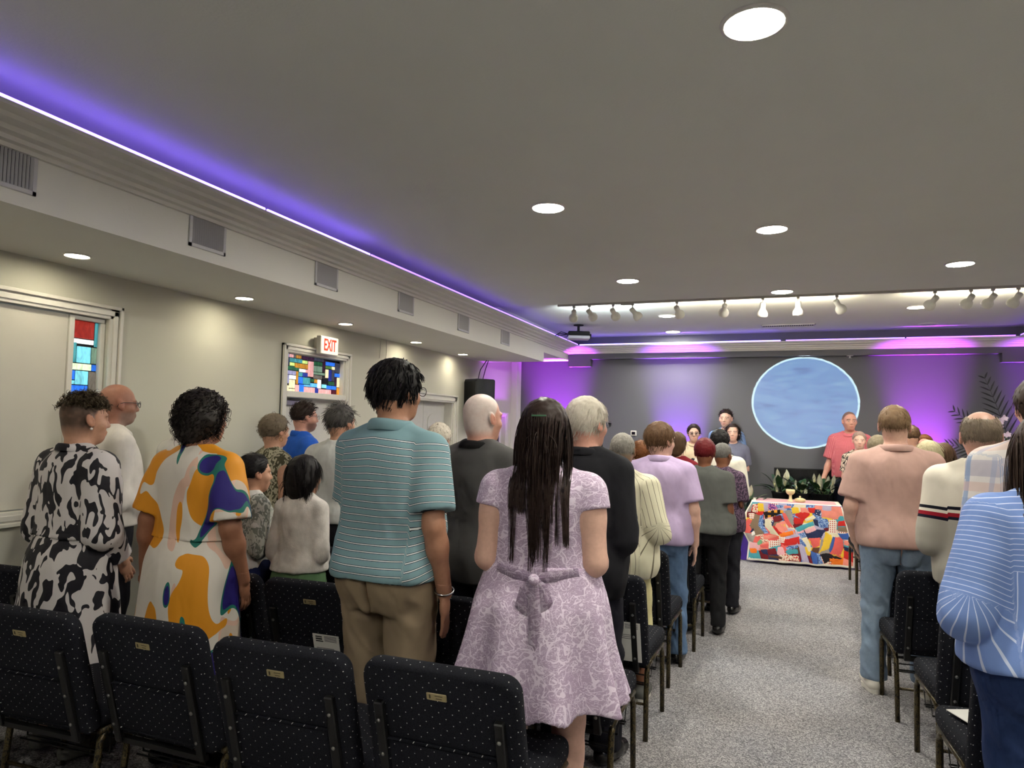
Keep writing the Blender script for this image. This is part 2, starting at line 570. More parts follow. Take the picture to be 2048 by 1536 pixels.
# covered window with a narrow stained glass light
w1 = empty('window_1', (-WX, 2.45, 1.06)); struct(w1)
def wpart(name, y0, y1, z0, z1, xa, xb, m, parent, bev=0.004):
    bm = bmesh.new(); box(bm, xa - parent.location.x, xb - parent.location.x, y0 - parent.location.y, y1 - parent.location.y,
                          z0 - parent.location.z, z1 - parent.location.z, bevel=bev, seg=2)
    return from_bm(name, bm, m, parent)
def casing(parent, y0, y1, z0, z1, w=0.085, bottom=True):
    """stepped casing around an opening of the left wall"""
    x = -WX
    for (a, b, th) in ((0.0, w, 0.016), (0.020, w * 0.62, 0.026), (w - 0.022, w, 0.034)):
        wpart('casing', y0 - b, y1 + b, z1 + a, z1 + b, x, x + th, M_TRIM, parent, 0.003)
        wpart('casing', y0 - b, y0 - a, z0 - (b if bottom else 0), z1 + b, x, x + th, M_TRIM, parent, 0.003)
        wpart('casing', y1 + a, y1 + b, z0 - (b if bottom else 0), z1 + b, x, x + th, M_TRIM, parent, 0.003)
        if bottom:
            wpart('casing', y0 - b, y1 + b, z0 - b, z0 - a, x, x + th, M_TRIM, parent, 0.003)
casing(w1, 1.55, 3.36, 1.06, 2.235)
M_SHEET = plain('window_cover_board', rgb(214, 210, 200), 0.7, 0.2, vary=0.03, nscale=3, bump=0.15, bscale=8)
wpart('cover_board', 1.56, 3.10, 1.065, 2.228, -WX - 0.05, -WX - 0.02, M_SHEET, w1)
wpart('mullion', 3.10, 3.135, 1.065, 2.228, -WX - 0.06, -WX - 0.008, M_TRIM, w1)
wpart('glass_stop', 3.135, 3.352, 2.205, 2.232, -WX - 0.06, -WX - 0.02, M_TRIM, w1)
wpart('glass_stop', 3.325, 3.358, 1.065, 2.205, -WX - 0.06, -WX - 0.02, M_TRIM, w1)
wpart('lead_backing', 3.135, 3.325, 1.065, 2.205, -WX - 0.052, -WX - 0.049, M_LEAD, w1)
g1 = [(0.08, 0, 0.86, .10, 'red'), (0.86, 0, 1, .14, 'teal'), (0.0, 0, 0.08, .12, 'slate'), (0.08, .10, 0.86, .13, 'white'), (0, .12, .25, .235, 'teal'),
      (.25, .14, .78, .235, 'aqua'), (.78, .14, 1, .235, 'sage'), (0, .235, .82, .275, 'pale'), (.82, .235, 1, .275, 'blue'),
      (0, .275, .24, .33, 'blue'), (0, .33, .24, .355, 'aqua'), (.24, .275, .72, .355, 'aqua'), (.72, .275, 1, .405, 'grey'),
      (0, .355, .72, .405, 'blue'), (0, .405, .55, .50, 'lime'), (.55, .405, 1, .50, 'blue'), (0, .50, .6, .56, 'aqua'), (.6, .5, 1, .6, 'pale'),
      (0, .56, .6, .64, 'deepblue'), (.6, .6, 1, .7, 'teal'), (0, .64, .6, .76, 'lime'), (.6, .7, 1, .82, 'blue'), (0, .76, .6, .86, 'aqua'),
      (.6, .82, 1, 1, 'amber'), (0, .86, .6, 1, 'red')]
L1 = w1.location
panes(w1, g1, 3.135 - L1.y, 3.325 - L1.y, 1.065 - L1.z, 2.205 - L1.z, -0.045)
# exit door with a stained glass transom
d1 = empty('door_1', (-WX, 5.6, 0)); struct(d1)
casing(d1, 5.15, 6.05, 0.0, 2.21, 0.075, False)
wpart('transom_bar', 5.15, 6.05, 1.815, 1.868, -WX - 0.10, -WX + 0.018, M_TRIM, d1)
wpart('jamb', 5.15, 5.172, 0, 2.21, -WX - 0.14, -WX, M_TRIM, d1)
wpart('jamb', 6.028, 6.05, 0, 2.21, -WX - 0.14, -WX, M_TRIM, d1)
wpart('lead_backing', 5.172, 6.028, 1.868, 2.205, -WX - 0.052, -WX - 0.049, M_LEAD, d1)
g2 = [(0, 0, .08, .10, 'lavender'), (.08, 0, .15, .10, 'pink'), (.15, 0, .19, .10, 'grey'), (.19, 0, .28, .10, 'amber'), (.28, 0, .50, .12, 'plum'),
      (.50, 0, .68, .10, 'slate'), (0, .10, .09, .32, 'slate'), (.09, .10, .30, .22, 'teal'), (.30, .12, .39, .22, 'lime'), (.09, .22, .17, .32, 'lime'),
      (.17, .22, .40, .36, 'amber'), (.40, .12, .50, .56, 'pink'), (.50, .10, .66, .22, 'green'), (.66, .02, .72, .36, 'plum'), (.72, .06, .90, .18, 'blue'),
      (.90, .06, 1, .36, 'slate'), (.72, .18, .84, .27, 'moss'), (.84, .18, .90, .28, 'cream'), (.50, .22, .66, .40, 'sage'), (0, .32, .05, .52, 'pink'),
      (.05, .32, .25, .44, 'green'), (.25, .36, .36, .46, 'white'), (.36, .36, .40, .46, 'pink'), (.05, .44, .20, .56, 'lavender'), (.20, .44, .24, .80, 'amber'),
      (.24, .46, .31, .58, 'teal'), (.31, .46, .40, .58, 'deepblue'), (.50, .40, .72, .48, 'sage'), (.72, .28, .78, .54, 'cream'), (.78, .28, .84, .62, 'deepblue'),
      (.84, .28, .90, .62, 'slate'), (.90, .36, 1, .48, 'blue'), (0, .52, .05, .72, 'darkred'), (.05, .56, .09, .80, 'lavender'), (.09, .56, .20, .68, 'white'),
      (.24, .58, .32, .78, 'blue'), (.32, .58, .45, .78, 'teal'), (.50, .48, .66, .60, 'grey'), (.45, .60, .52, .70, 'green'), (.52, .60, .58, .72, 'amber'),
      (.58, .60, .65, .86, 'white'), (.66, .54, .78, .72, 'black'), (.78, .62, .90, .74, 'green'), (.90, .48, .95, .76, 'plum'), (.95, .48, 1, .78, 'cream'),
      (0, .72, .05, .84, 'cream'), (.09, .68, .19, .92, 'cream'), (0, .84, .09, 1, 'cream'), (.19, .80, .26, 1, 'pink'), (.26, .78, .34, 1, 'blue'),
      (.45, .72, .58, .84, 'sky'), (.34, .78, .45, .84, 'sky'), (.34, .84, .54, 1, 'pink'), (.54, .84, .60, 1, 'deepblue'), (.66, .72, .75, .84, 'aqua'),
      (.75, .74, .94, .86, 'blue'), (.60, .86, .84, 1, 'pink'), (.84, .86, .95, 1, 'darkred'), (.95, .78, 1, 1, 'orange'), (.65, .60, .66, .86, 'aqua'),
      (.09, .92, .19, 1, 'cream')]
panes(d1, g2, 5.172 - 5.6, 6.028 - 5.6, 1.868, 2.205, -0.045)
wpart('door_leaf', 5.172, 6.028, 0.0, 1.815, -WX - 0.14, -WX - 0.10, M_DOOR, d1)
wpart('closer_body', 5.25, 5.47, 1.745, 1.79, -WX - 0.10, -WX - 0.06, M_STEEL, d1)
wpart('closer_arm', 5.30, 5.62, 1.795, 1.803, -WX - 0.08, -WX - 0.055, M_STEEL, d1)
# second doorway
d2 = empty('door_2', (-WX, 8.0, 0)); struct(d2)
casing(d2, 7.35, 8.60, 0.0, 1.885, 0.10, False)
wpart('jamb', 7.35, 7.37, 0, 1.885, -WX - 0.16, -WX, M_TRIM, d2)
wpart('jamb', 8.58, 8.60, 0, 1.885, -WX - 0.16, -WX, M_TRIM, d2)
for y0 in (7.37, 7.98):
    lf = wpart('door_leaf', y0 + 0.003, y0 + 0.607, 0.0, 1.885, -WX - 0.15, -WX - 0.115, M_DOOR, d2)
    def arch(y, z0, z1, w, nm='raised_panel'):
        bm = bmesh.new()
        pts = [(y - w, z0), (y + w, z0)] + [(y + w * math.cos(a), z1 - 0.10 + 0.10 * math.sin(a)) for a in [PI * k / 10 for k in range(11)]]
        for xx in (-0.115, -0.104):
            pass
        f = bm.faces.new([bm.verts.new((-0.115, p[0] - d2.location.y, p[1])) for p in pts])
        r = bmesh.ops.extrude_face_region(bm, geom=[f])
        for v in r['geom']:
            if isinstance(v, bmesh.types.BMVert):
                v.co.x += 0.012
        return from_bm(nm, bm, M_DOOR, lf)
    arch(y0 + 0.30, 1.0, 1.74, 0.19)
    arch(y0 + 0.30, 0.15, 0.9, 0.19)
# third, arched light door lit by the uplight
d3 = empty('door_3', (-WX, 10.25, 0)); struct(d3)
casing(d3, 9.95, 10.55, 0.0, 1.74, 0.06, False)
wpart('door_leaf', 9.95, 10.55, 0.0, 1.74, -WX - 0.10, -WX - 0.06, M_DOOR, d3)
M_DARKGLASS = plain('dark_glass', rgb(20, 12, 26), 0.1, 0.6)
for yy in (10.14, 10.36):
    bm = bmesh.new()
    pts = [(yy - 0.075, 1.05), (yy + 0.075, 1.05)] + [(yy + 0.075 * math.cos(a), 1.50 + 0.10 * math.sin(a)) for a in [PI * k / 8 for k in range(9)]]
    bm.faces.new([bm.verts.new((-0.056, p[0] - 10.25, p[1])) for p in pts])
    r = bmesh.ops.extrude_face_region(bm, geom=list(bm.faces))
    for v in r['geom']:
        if isinstance(v, bmesh.types.BMVert): v.co.x += 0.003
    from_bm('door_glass', bm, M_DARKGLASS, d3)
# baseboards
struct(quad_box('baseboard_left', -WX, -WX + 0.015, YB, 5.06, 0, 0.11, M_TRIM))
struct(quad_box('baseboard_front', -WX + 0.1, WX - 0.1, YF - 0.015, YF, 0, 0.11, plain('baseboard_grey', rgb(120, 120, 124), 0.5)))
struct(quad_box('baseboard_right', WX - 0.015, WX, YB, YF, 0, 0.11, M_TRIM))

# ---------------------------------------------------------------- exit sign
def text_obj(s, size, m, parent, M, name='lettering', ext=0.0015, bold=0.0):
    cu = bpy.data.curves.new(name, 'FONT')
    cu.body = s
    cu.size = size
    cu.extrude = ext
    cu.offset = bold
    cu.align_x = 'CENTER'; cu.align_y = 'CENTER'
    tmp = bpy.data.objects.new('tmp', cu)
    COL.objects.link(tmp)
    dg = bpy.context.evaluated_depsgraph_get()
    me = bpy.data.meshes.new_from_object(tmp.evaluated_get(dg))
    me.name = name
    bpy.data.objects.remove(tmp, do_unlink=True)
    me.materials.clear()
    o = link_mesh(name, me, m, parent)
    o.matrix_local = M
    return o
ex = empty('exit_sign', (-WX, 5.63, 2.315), 0, 'illuminated white EXIT sign with red letters above the stained glass transom', 'exit sign')
M_EXIT = emitter('exit_sign_face', (1.0, 0.86, 0.60), 0.45, False, (.6, .56, .46))
M_EXITRED = emitter('exit_sign_red', rgb(214, 60, 20)[:3], 0.35, False, rgb(190, 40, 14)[:3])
quad_box('bracket', 0, 0.05, -0.10, 0.02, -0.06, 0.07, M_TRIM, ex)
bm = bmesh.new(); box(bm, 0.05, 0.10, -0.13, 0.15, -0.085, 0.085, bevel=0.006); from_bm('housing', bm, M_TRIM, ex)
quad_box('face', 0.098, 0.102, -0.122, 0.142, -0.078, 0.078, M_EXIT, ex)
# letters face the room (+x), read left to right along +y
MX = Matrix(((0, 0, 1, 0.103), (1, 0, 0, 0.012), (0, 1, 0, 0), (0, 0, 0, 1)))
text_obj('EXIT', 0.155, M_EXITRED, ex, MX @ Matrix.Scale(0.62, 4, (1, 0, 0)), bold=0.003)

# ---------------------------------------------------------------- wall speaker with cables
sp = empty('wall_speaker', (-3.86, 9.05, 1.63), 0, 'black loudspeaker on the left wall below the soffit, behind the white haired man', 'speaker')
M_SPK = plain('speaker_black', rgb(40, 42, 46), 0.6, 0.3, bump=0.2, bscale=300)
Ms = Matrix.Rotation(-0.55, 4, 'Z')
bm = bmesh.new(); box(bm, -0.15, 0.17, -0.17, 0.15, 0.0, 0.60, Ms, 0.025, 3); from_bm('cabinet', bm, M_SPK, sp, True)
bm = bmesh.new(); box(bm, -0.135, 0.155, -0.182, -0.165, 0.03, 0.57, Ms, 0.006, 1); from_bm('grille', bm, M_BLACK, sp)
bm = bmesh.new(); box(bm, -0.18, -0.03, -0.05, 0.05, 0.22, 0.38); from_bm('bracket', bm, M_BLACK, sp)
for k in (0, 1):
    bm = bmesh.new()
    tube(bm, [(-0.02 + 0.03 * k, -0.02 + 0.1 * k, 0.60), (-0.02 + 0.03 * k, 0.06 + 0.1 * k, 0.74), (0.03, 0.16 + 0.06 * k, 0.88)], 0.006, 6)
    from_bm('cable', bm, M_BLACK, sp)

for k, (yy, zz) in enumerate(((6.70, 2.30), (6.83, 2.27))):
    bm = bmesh.new(); tube(bm, [(-WX + .006, yy, ZS), (-WX + .008, yy + .004, (ZS + zz) / 2), (-WX + .006, yy - .006, zz)], .003, 6)
    from_bm('cord', bm, M_TRIM, bpy.data.objects['wall_left'], True)
# ---------------------------------------------------------------- lighting track with thirteen heads
M_TRACK = plain('track_white', rgb(200, 196, 186), 0.45)
tr = empty('lighting_track', (0, 7.74, ZC + 0.035), 0, 'long white lighting track across the ceiling', 'light track')
quad_box('rail', -2.35, 2.35, -0.018, 0.018, -0.045, 0.0, M_TRACK, tr)
quad_box('feed_box', -1.62, -1.5, -0.022, 0.022, -0.058, 0.0, M_TRACK, tr)
M_HEAD = plain('track_head_enamel', rgb(226, 222, 208), 0.35, 0.5, vary=0.02)
M_BULB = emitter('track_bulb', (1.0, 0.93, 0.78), 6.0, False)
def track_head(x, tilt, pan, watts, label, col=(1, 0.9, 0.72)):
    t = empty('track_head', (x, 7.74, ZC - 0.01), 0, label, 'spotlight', 'spotlight heads on the ceiling track')
    bm = bmesh.new(); box(bm, -0.014, 0.014, -0.014, 0.014, -0.02, 0.0); tube(bm, [(0, 0, -0.02), (0, 0, -0.06)], 0.006, 8)
    from_bm('stem', bm, M_TRACK, t)
    R = Matrix.Translation((0, 0, -0.075)) @ Matrix.Rotation(pan, 4, 'Z') @ Matrix.Rotation(tilt, 4, 'X')
    bm = bmesh.new()
    lathe(bm, [(0.018, 0.030), (0.026, 0.026), (0.028, 0.012), (0.026, -0.030), (0.034, -0.048), (0.048, -0.066), (0.054, -0.088), (0.052, -0.112), (0.048, -0.118), (0.044, -0.110)], 24, R)
    from_bm('shade', bm, M_HEAD, t, True)
    bm = bmesh.new(); lathe(bm, [(0.001, -0.117), (0.03, -0.114), (0.043, -0.106)], 20, R, cap=False)
    from_bm('lamp', bm, M_BULB, t, True, fix=False)
    ld = bpy.data.lights.new('track_lamp', 'SPOT')
    ld.energy = watts
    ld.color = col
    ld.spot_size = math.radians(62); ld.spot_blend = 0.6; ld.shadow_soft_size = 0.04
    lo = bpy.data.objects.new('track_lamp', ld); COL.objects.link(lo); lo.parent = t
    lo.matrix_local = R @ Matrix.Translation((0, 0, -0.125))
    # added fill spot ahead of the head, brightening the ceiling beyond the track
    bl = bpy.data.lights.new('ceiling_fill', 'SPOT'); bl.energy = 12.0; bl.color = col; bl.spot_size = math.radians(150); bl.spot_blend = 1.0; bl.shadow_soft_size = 0.02
    bo = bpy.data.objects.new('ceiling_fill', bl); COL.objects.link(bo); bo.parent = t
    bo.matrix_local = Matrix.Translation((0, 0.16, -0.18)) @ Matrix.Rotation(math.radians(140), 4, 'X')
    return t
HEADS = [(-2.16, 1.0, .3, 'first track spotlight from the left, seen from the back', (.85, .95, 1)), (-1.98, 1.05, -.3, 'second track spotlight from the left', (.85, .95, 1)),
         (-1.71, 1.0, -.2, 'third track spotlight from the left, beside the track feed', (.8, .95, 1)), (-1.49, .8, -.9, 'fourth track spotlight, tilted sideways with its lamp showing', (.8, .95, 1)),
         (-1.01, .95, -.3, 'fifth track spotlight from the left, in front of a downlight', None), (-0.515, 1.0, .2, 'sixth track spotlight from the left', None),
         (-0.135, .3, .2, 'cream track spotlight at the centre, pointing straight down', None), (0.205, .1, 0, 'cream track spotlight right of centre, pointing straight down', None),
         (0.565, .8, -.7, 'track spotlight turned to the right with its lamp showing', None), (1.425, 1.0, .5, 'track spotlight beside the downlight at the right', None),
         (1.722, 1.0, .3, 'third track spotlight from the right end', None), (1.90, .9, .5, 'second track spotlight from the right end', None), (2.10, .9, .4, 'last track spotlight at the right end', None)]
for x, ti, pa, lb, c in HEADS:
    _h = track_head(x, ti, pa, TRACK_POWER, lb, c or (1, 0.88, 0.68))
    if abs(x - 0.205) < .01: PICTURE_PARENT = _h

# ---------------------------------------------------------------- ceiling projector
pj = empty('ceiling_projector', (-2.58, 9.5, ZC + 0.035), 0.35, 'black and white projector hanging from the ceiling in the front left corner', 'projector')
bm = bmesh.new(); lathe(bm, [(0.07, 0), (0.07, -0.012), (0.018, -0.02), (0.018, -0.085), (0.05, -0.09), (0.05, -0.1)], 16); from_bm('mount', bm, M_BLACK, pj)
bm = bmesh.new(); box(bm, -0.15, 0.15, -0.12, 0.12, -0.16, -0.10, bevel=0.015); from_bm('top_case', bm, M_BLACK, pj)
bm = bmesh.new(); box(bm, -0.15, 0.15, -0.12, 0.12, -0.205, -0.16, bevel=0.012); from_bm('bottom_case', bm, plain('projector_white', rgb(210, 210, 220), 0.4), pj)
bm = bmesh.new(); lathe(bm, [(0.035, 0), (0.035, 0.03), (0.028, 0.03), (0.026, 0.01)], 16, Matrix.Translation((0.15, 0.05, -0.15)) @ Matrix.Rotation(PI / 2, 4, 'Y')); from_bm('lens', bm, M_DARKGLASS, pj)
for k in range(3):
    bm = bmesh.new(); tube(bm, [(-0.14, 0, -0.13), (-0.24, 0.05 * k, -0.10 - 0.02 * k), (-0.33 - 0.04 * k, 0.08 * k, -0.16)], 0.005, 6); from_bm('cable', bm, M_BLACK, pj)

# ---------------------------------------------------------------- round picture thrown on the front wall by an added lamp
pl = bpy.data.lights.new('added_picture_lamp', 'SPOT')
pl.energy = PICTURE_POWER
pl.spot_size = math.radians(160); pl.spot_blend = 0.0; pl.shadow_soft_size = 0.003
po = bpy.data.objects.new('added_picture_lamp', pl); COL.objects.link(po); po.parent = PICTURE_PARENT
PSRC = Vector((0.205, 7.845, 2.815))
po.matrix_parent_inverse = Matrix.Translation(PICTURE_PARENT.location).inverted()
po.location = PSRC
po.rotation_euler = (PI / 2, 0, 0)          # looks along +y, straight at the wall; the picture is shifted sideways by the nodes
pl.use_nodes = True
nt = pl.node_tree
for n in list(nt.nodes):
    nt.nodes.remove(n)
class LT(NT):
    def __init__(self, tree):
        self.t = tree; self.n = tree.nodes; self._tc = None
T = LT(nt)
sx, sy, sz = T.sep(T.tc('Normal'))
az = T.math('MAXIMUM', T.math('ABSOLUTE', sz), 0.02)
dist = YF - PSRC.y
wx_ = T.math('ADD', T.math('MULTIPLY', T.math('DIVIDE', sx, az), dist), PSRC.x)      # where the ray meets the wall
wz_ = T.math('ADD', T.math('MULTIPLY', T.math('DIVIDE', sy, az), dist), PSRC.z)
un = T.math('DIVIDE', T.math('SUBTRACT', wx_, 0.370), 0.72); vn = T.math('DIVIDE', T.math('SUBTRACT', wz_, 2.013), 0.66)
r = T.math('SQRT', T.math('ADD', T.math('MULTIPLY', un, un), T.math('MULTIPLY', vn, vn)))
disc = T.math('LESS_THAN', r, 1.0)
ring = T.math('GREATER_THAN', r, 0.96)
co = T.comb(un, vn, 0.0)
n1 = T.noise(T.mapping(co, (1.2, 5.0, 1)), 1.6, 3, 0.6, 0.8)
n2 = T.noise(co, 1.1, 2)
pic = T.ramp(n1, [(0.34, (0.10, 0.27, 0.60)), (0.42, (0.18, 0.44, 0.84)), (0.56, (0.23, 0.54, 0.90)), (0.70, (0.34, 0.68, 0.96))])
pic2 = T.mix(T.math('MULTIPLY', n2, 0.55), pic, (0.34, 0.50, 0.98, 1))
pic3 = T.mix(ring, pic2, (1.05, 1.5, 1.6, 1))
em = nt.nodes.new('ShaderNodeEmission'); out = nt.nodes.new('ShaderNodeOutputLight')
keystone = T.math('DIVIDE', 1.0, T.math('MULTIPLY', az, T.math('MULTIPLY', az, az)))       # even brightness across the shifted picture
nt.links.new(pic3, em.inputs[0]); nt.links.new(T.math('MULTIPLY', disc, keystone), em.inputs[1]); nt.links.new(em.outputs[0], out.inputs[0])

# ---------------------------------------------------------------- floor uplights washing the front wall
M_CAN = plain('uplight_black', rgb(30, 30, 34), 0.5)
def uplight(x, y, tilt, pan, watts, col, label, spread=38):
    t = empty('floor_uplight', (x, y, 0), pan, label, 'uplight', 'floor uplights')
    bm = bmesh.new(); box(bm, -0.09, 0.09, -0.05, 0.05, 0, 0.012); box(bm, -0.095, -0.085, -0.02, 0.02, 0.0, 0.15); box(bm, 0.085, 0.095, -0.02, 0.02, 0.0, 0.15)
    from_bm('yoke', bm, M_CAN, t)
    R = Matrix.Translation((0, 0, 0.13)) @ Matrix.Rotation(tilt, 4, 'X')
    bm = bmesh.new(); lathe(bm, [(0.05, -0.08), (0.075, -0.05), (0.08, 0.06), (0.074, 0.06), (0.07, 0.045)], 20, R); from_bm('can', bm, M_CAN, t, True)
    bm = bmesh.new(); lathe(bm, [(0.001, 0.05), (0.068, 0.05)], 20, R, cap=False); from_bm('lens', bm, emitter('uplight_lens_%d' % int(watts), col, 4.0, False), t, fix=False)
    ld = bpy.data.lights.new('uplight_lamp', 'SPOT'); ld.energy = watts; ld.color = col
    ld.spot_size = math.radians(spread); ld.spot_blend = 1.0; ld.shadow_soft_size = 0.05
    lo = bpy.data.objects.new('uplight_lamp', ld); COL.objects.link(lo); lo.parent = t
    lo.matrix_local = R @ Matrix.Translation((0, 0, 0.07)) @ Matrix.Rotation(PI, 4, 'X')
    return t
VIOLET = (0.40, 0.07, 1.0)
uplight(-3.30, 10.82, -0.18, 0.0, UPLIGHT_POWER * 1.6, (0.50, 0.05, 1.0), 'floor uplight in the front left corner throwing purple light')
uplight(-1.38, 10.82, -0.20, 0.0, UPLIGHT_POWER * 0.9, (0.36, 0.09, 1.0), 'floor uplight behind the singers throwing violet light')
uplight(1.86, 10.82, -0.20, 0.0, UPLIGHT_POWER * 1.15, (0.55, 0.05, 1.0), 'floor uplight right of the altar throwing magenta light')
uplight(3.3, 10.82, -0.20, 0.0, UPLIGHT_POWER * 0.8, (0.45, 0.08, 1.0), 'floor uplight at the far right by the palm arrangement')
uplight(-3.75, 10.05, -0.15, 1.3, UPLIGHT_POWER * 0.25, (0.50, 0.05, 1.0), 'floor uplight beside the arched door')
# ================================================================== CHAIRS
def mat_dots():
    """black upholstery with a staggered grid of small white dots"""
    t = NT('upholstery_black_white_dots')
    x, y, z = t.sep(t.tc())
    geo = t.n.new('ShaderNodeNewGeometry')
    nx, ny, nz = t.sep(geo.outputs['Normal'])
    up = t.math('GREATER_THAN', t.math('ABSOLUTE', nz), 0.62)
    v = t.math('ADD', t.math('MULTIPLY', up, y), t.math('MULTIPLY', t.math('SUBTRACT', 1.0, up), z))
    side = t.math('GREATER_THAN', t.math('ABSOLUTE', nx), 0.75)
    u = t.math('ADD', t.math('MULTIPLY', side, y), t.math('MULTIPLY', t.math('SUBTRACT', 1.0, side), x))
    p = 0.047
    def dots(ou, ov):
        fu = t.math('SUBTRACT', t.math('FRACT', t.math('ADD', t.math('DIVIDE', u, p), ou)), 0.5)
        fv = t.math('SUBTRACT', t.math('FRACT', t.math('ADD', t.math('DIVIDE', v, p * 0.8), ov)), 0.5)
        return t.math('LESS_THAN', t.math('ADD', t.math('MULTIPLY', fu, fu), t.math('MULTIPLY', t.math('MULTIPLY', fv, fv), 0.64)), 0.0013)
    d = t.math('MAXIMUM', dots(20.0, 20.0), dots(20.5, 20.5))
    n = t.noise(t.tc(), 300, 2)
    t.base(t.mix(d, t.ramp(n, [(0.3, rgb(24, 25, 30)), (0.7, rgb(38, 39, 45))]), rgb(196, 196, 192)), 0.95, 0.12)
    t.bump(n, 0.3, 0.002)
    return t.m
M_DOTS = mat_dots()
def mat_goldvein():
    t = NT('metal_black_gold_vein')
    n = t.noise(t.mapping(t.tc(), (1, 1, .6)), 70, 4, .7, 1.5)
    t.base(t.ramp(n, [(.45, rgb(26, 24, 20)), (.52, rgb(104, 90, 56)), (.62, rgb(40, 36, 28))]), .32, .6, .5)
    return t.m
M_VEIN = mat_goldvein()
M_FRAME = plain('chair_frame_black', rgb(34, 34, 34), .4, .5, .3)
M_BOLT = plain('bolt_steel', rgb(150, 150, 145), .3, .6, 1.0)
M_PLAQUE = plain('plaque_brass', rgb(190, 176, 132), .35, .5, .6)
M_INK = plain('engraving_dark', rgb(60, 52, 36), .6)
def rounded_panel(w, h, t, r, n=6, r2=None):
    """upright panel with rounded top corners, puffed edges; x across, z up from 0, y thickness about 0"""
    bm = bmesh.new()
    r2 = r2 or r * .5
    out = []
    for cx, cz, a0, rr in ((w / 2 - r, h - r, 0, r), (-w / 2 + r, h - r, PI / 2, r), (-w / 2 + r2, r2, PI, r2), (w / 2 - r2, r2, 3 * PI / 2, r2)):
        for k in range(n + 1):
            a = a0 + PI / 2 * k / n
            out.append((cx + rr * math.cos(a), cz + rr * math.sin(a)))
    cx0, cz0 = 0, h / 2
    rings = []
    for off, y in ((.020, -t / 2), (.006, -t / 2 + .006), (.0, -t / 2 + .018), (.0, t / 2 - .018), (.006, t / 2 - .006), (.020, t / 2)):
        ring = []
        for (x, z) in out:
            d = Vector((x - cx0, z - cz0)); L = d.length
            s = (L - off) / L
            ring.append(bm.verts.new((cx0 + d.x * s, y, cz0 + d.y * s)))
        rings.append(ring)
    m = len(out)
    for a, b in zip(rings, rings[1:]):
        for k in range(m):
            bm.faces.new((a[k], a[(k + 1) % m], b[(k + 1) % m], b[k]))
    bm.faces.new(rings[0]); bm.faces.new(rings[-1][::-1])
    return bm
def build_chair():
    """chair facing +y, origin on the floor between the rear feet"""
    root = empty('church_chair', (0, 0, 0))
    W = .535
    TILT = Matrix.Translation((0, -.015, .385)) @ Matrix.Rotation(.26, 4, 'X')
    bm = rounded_panel(W, .485, .062, .055)
    bmesh.ops.transform(bm, matrix=TILT, verts=bm.verts)
    back = from_bm('backrest', bm, M_DOTS, root, True)
    # lower pocket on the back
    bm = rounded_panel(W - .15, .20, .012, .012, 3)
    bmesh.ops.transform(bm, matrix=TILT @ Matrix.Translation((0, -.036, .035)), verts=bm.verts)
    from_bm('pocket', bm, M_DOTS, back, True)
    # brass plaque with an emblem and two engraved lines
    bm = bmesh.new(); box(bm, -.034, .034, -.0355, -.033, .392, .416, TILT, .002, 1)
    pq = from_bm('plaque', bm, M_PLAQUE, back)
    bm = bmesh.new()
    for k, (dx, L) in enumerate(((-.0245, .012), (-.0225, .015), (-.0205, .011))):
        box(bm, dx - .0006, dx + .0006, -.0362, -.0355, .404 - L / 2, .404 + L / 2, TILT @ Matrix.Translation((0, 0, 0)) @ Matrix.Rotation(0, 4, 'Y'))
    from_bm('emblem', bm, M_INK, pq)
    for k, (zz, L) in enumerate(((.408, .026), (.399, .020))):
        bm = bmesh.new(); box(bm, .008 - L / 2, .008 + L / 2, -.0360, -.0355, zz - .0009, zz + .0009, TILT); from_bm('engraved_line', bm, M_INK, pq)
    # seat
    bm = bmesh.new(); box(bm, -W / 2 + .005, W / 2 - .005, -.005, .43, .385, .475, bevel=.034, seg=4)
    for v in bm.verts:
        if v.co.z > .44:
            v.co.z += .014 * (1 - (v.co.x / (W / 2)) ** 2) * (1 - ((v.co.y - .23) / .24) ** 2)
    from_bm('seat', bm, M_DOTS, root, True)
    bm = bmesh.new(); box(bm, -W / 2 + .02, W / 2 - .02, .02, .43, .372, .388); from_bm('seat_pan', bm, M_FRAME, root)
    for sg in (-1, 1):
        x = sg * (W / 2 - .062)
        bm = bmesh.new(); box(bm, x - .016, x + .016, -.052, -.030, -.02, .36, TILT, .004, 1)
        up = from_bm('back_upright', bm, M_FRAME, root)
        for zz in (.06, .18, .30):
            bm = bmesh.new(); lathe(bm, [(.007, 0), (.007, .003), (.004, .0055), (.001, .006)], 10, TILT @ Matrix.Translation((x, -.052, zz)) @ Matrix.Rotation(PI / 2, 4, 'X'))
            from_bm('bolt', bm, M_BOLT, up, True)
        xs = sg * (W / 2 - .022)
        bm = bmesh.new(); tube(bm, [(xs, .10, .372), (xs, .045, .365), (xs, .018, .335), (xs, .004, .20), (xs, -.004, 0)], .0135, 10); from_bm('leg', bm, M_VEIN, root, True)
        bm = bmesh.new(); tube(bm, [(xs, .33, .372), (xs, .385, .362), (xs, .410, .33), (xs, .416, .20), (xs, .42, 0)], .0135, 10); from_bm('leg', bm, M_VEIN, root, True)
        bm = bmesh.new(); tube(bm, [(xs, .01, .374), (xs, .42, .374)], .012, 8); from_bm('side_rail', bm, M_VEIN, root, True)
    bm = bmesh.new(); tube(bm, [(-W / 2 + .022, .004, .18), (W / 2 - .022, .004, .18)], .008, 8); from_bm('stretcher', bm, M_VEIN, root, True)
    bm = bmesh.new()
    for yy in (.08, .20, .32):
        tube(bm, [(-W / 2 + .03, yy, .37), (-W / 2 + .04, yy, .26), (W / 2 - .04, yy, .26), (W / 2 - .03, yy, .37)], .004, 6)
    tube(bm, [(-W / 2 + .04, .05, .26), (W / 2 - .04, .05, .26)], .004, 6); tube(bm, [(-W / 2 + .04, .35, .26), (W / 2 - .04, .35, .26)], .004, 6)
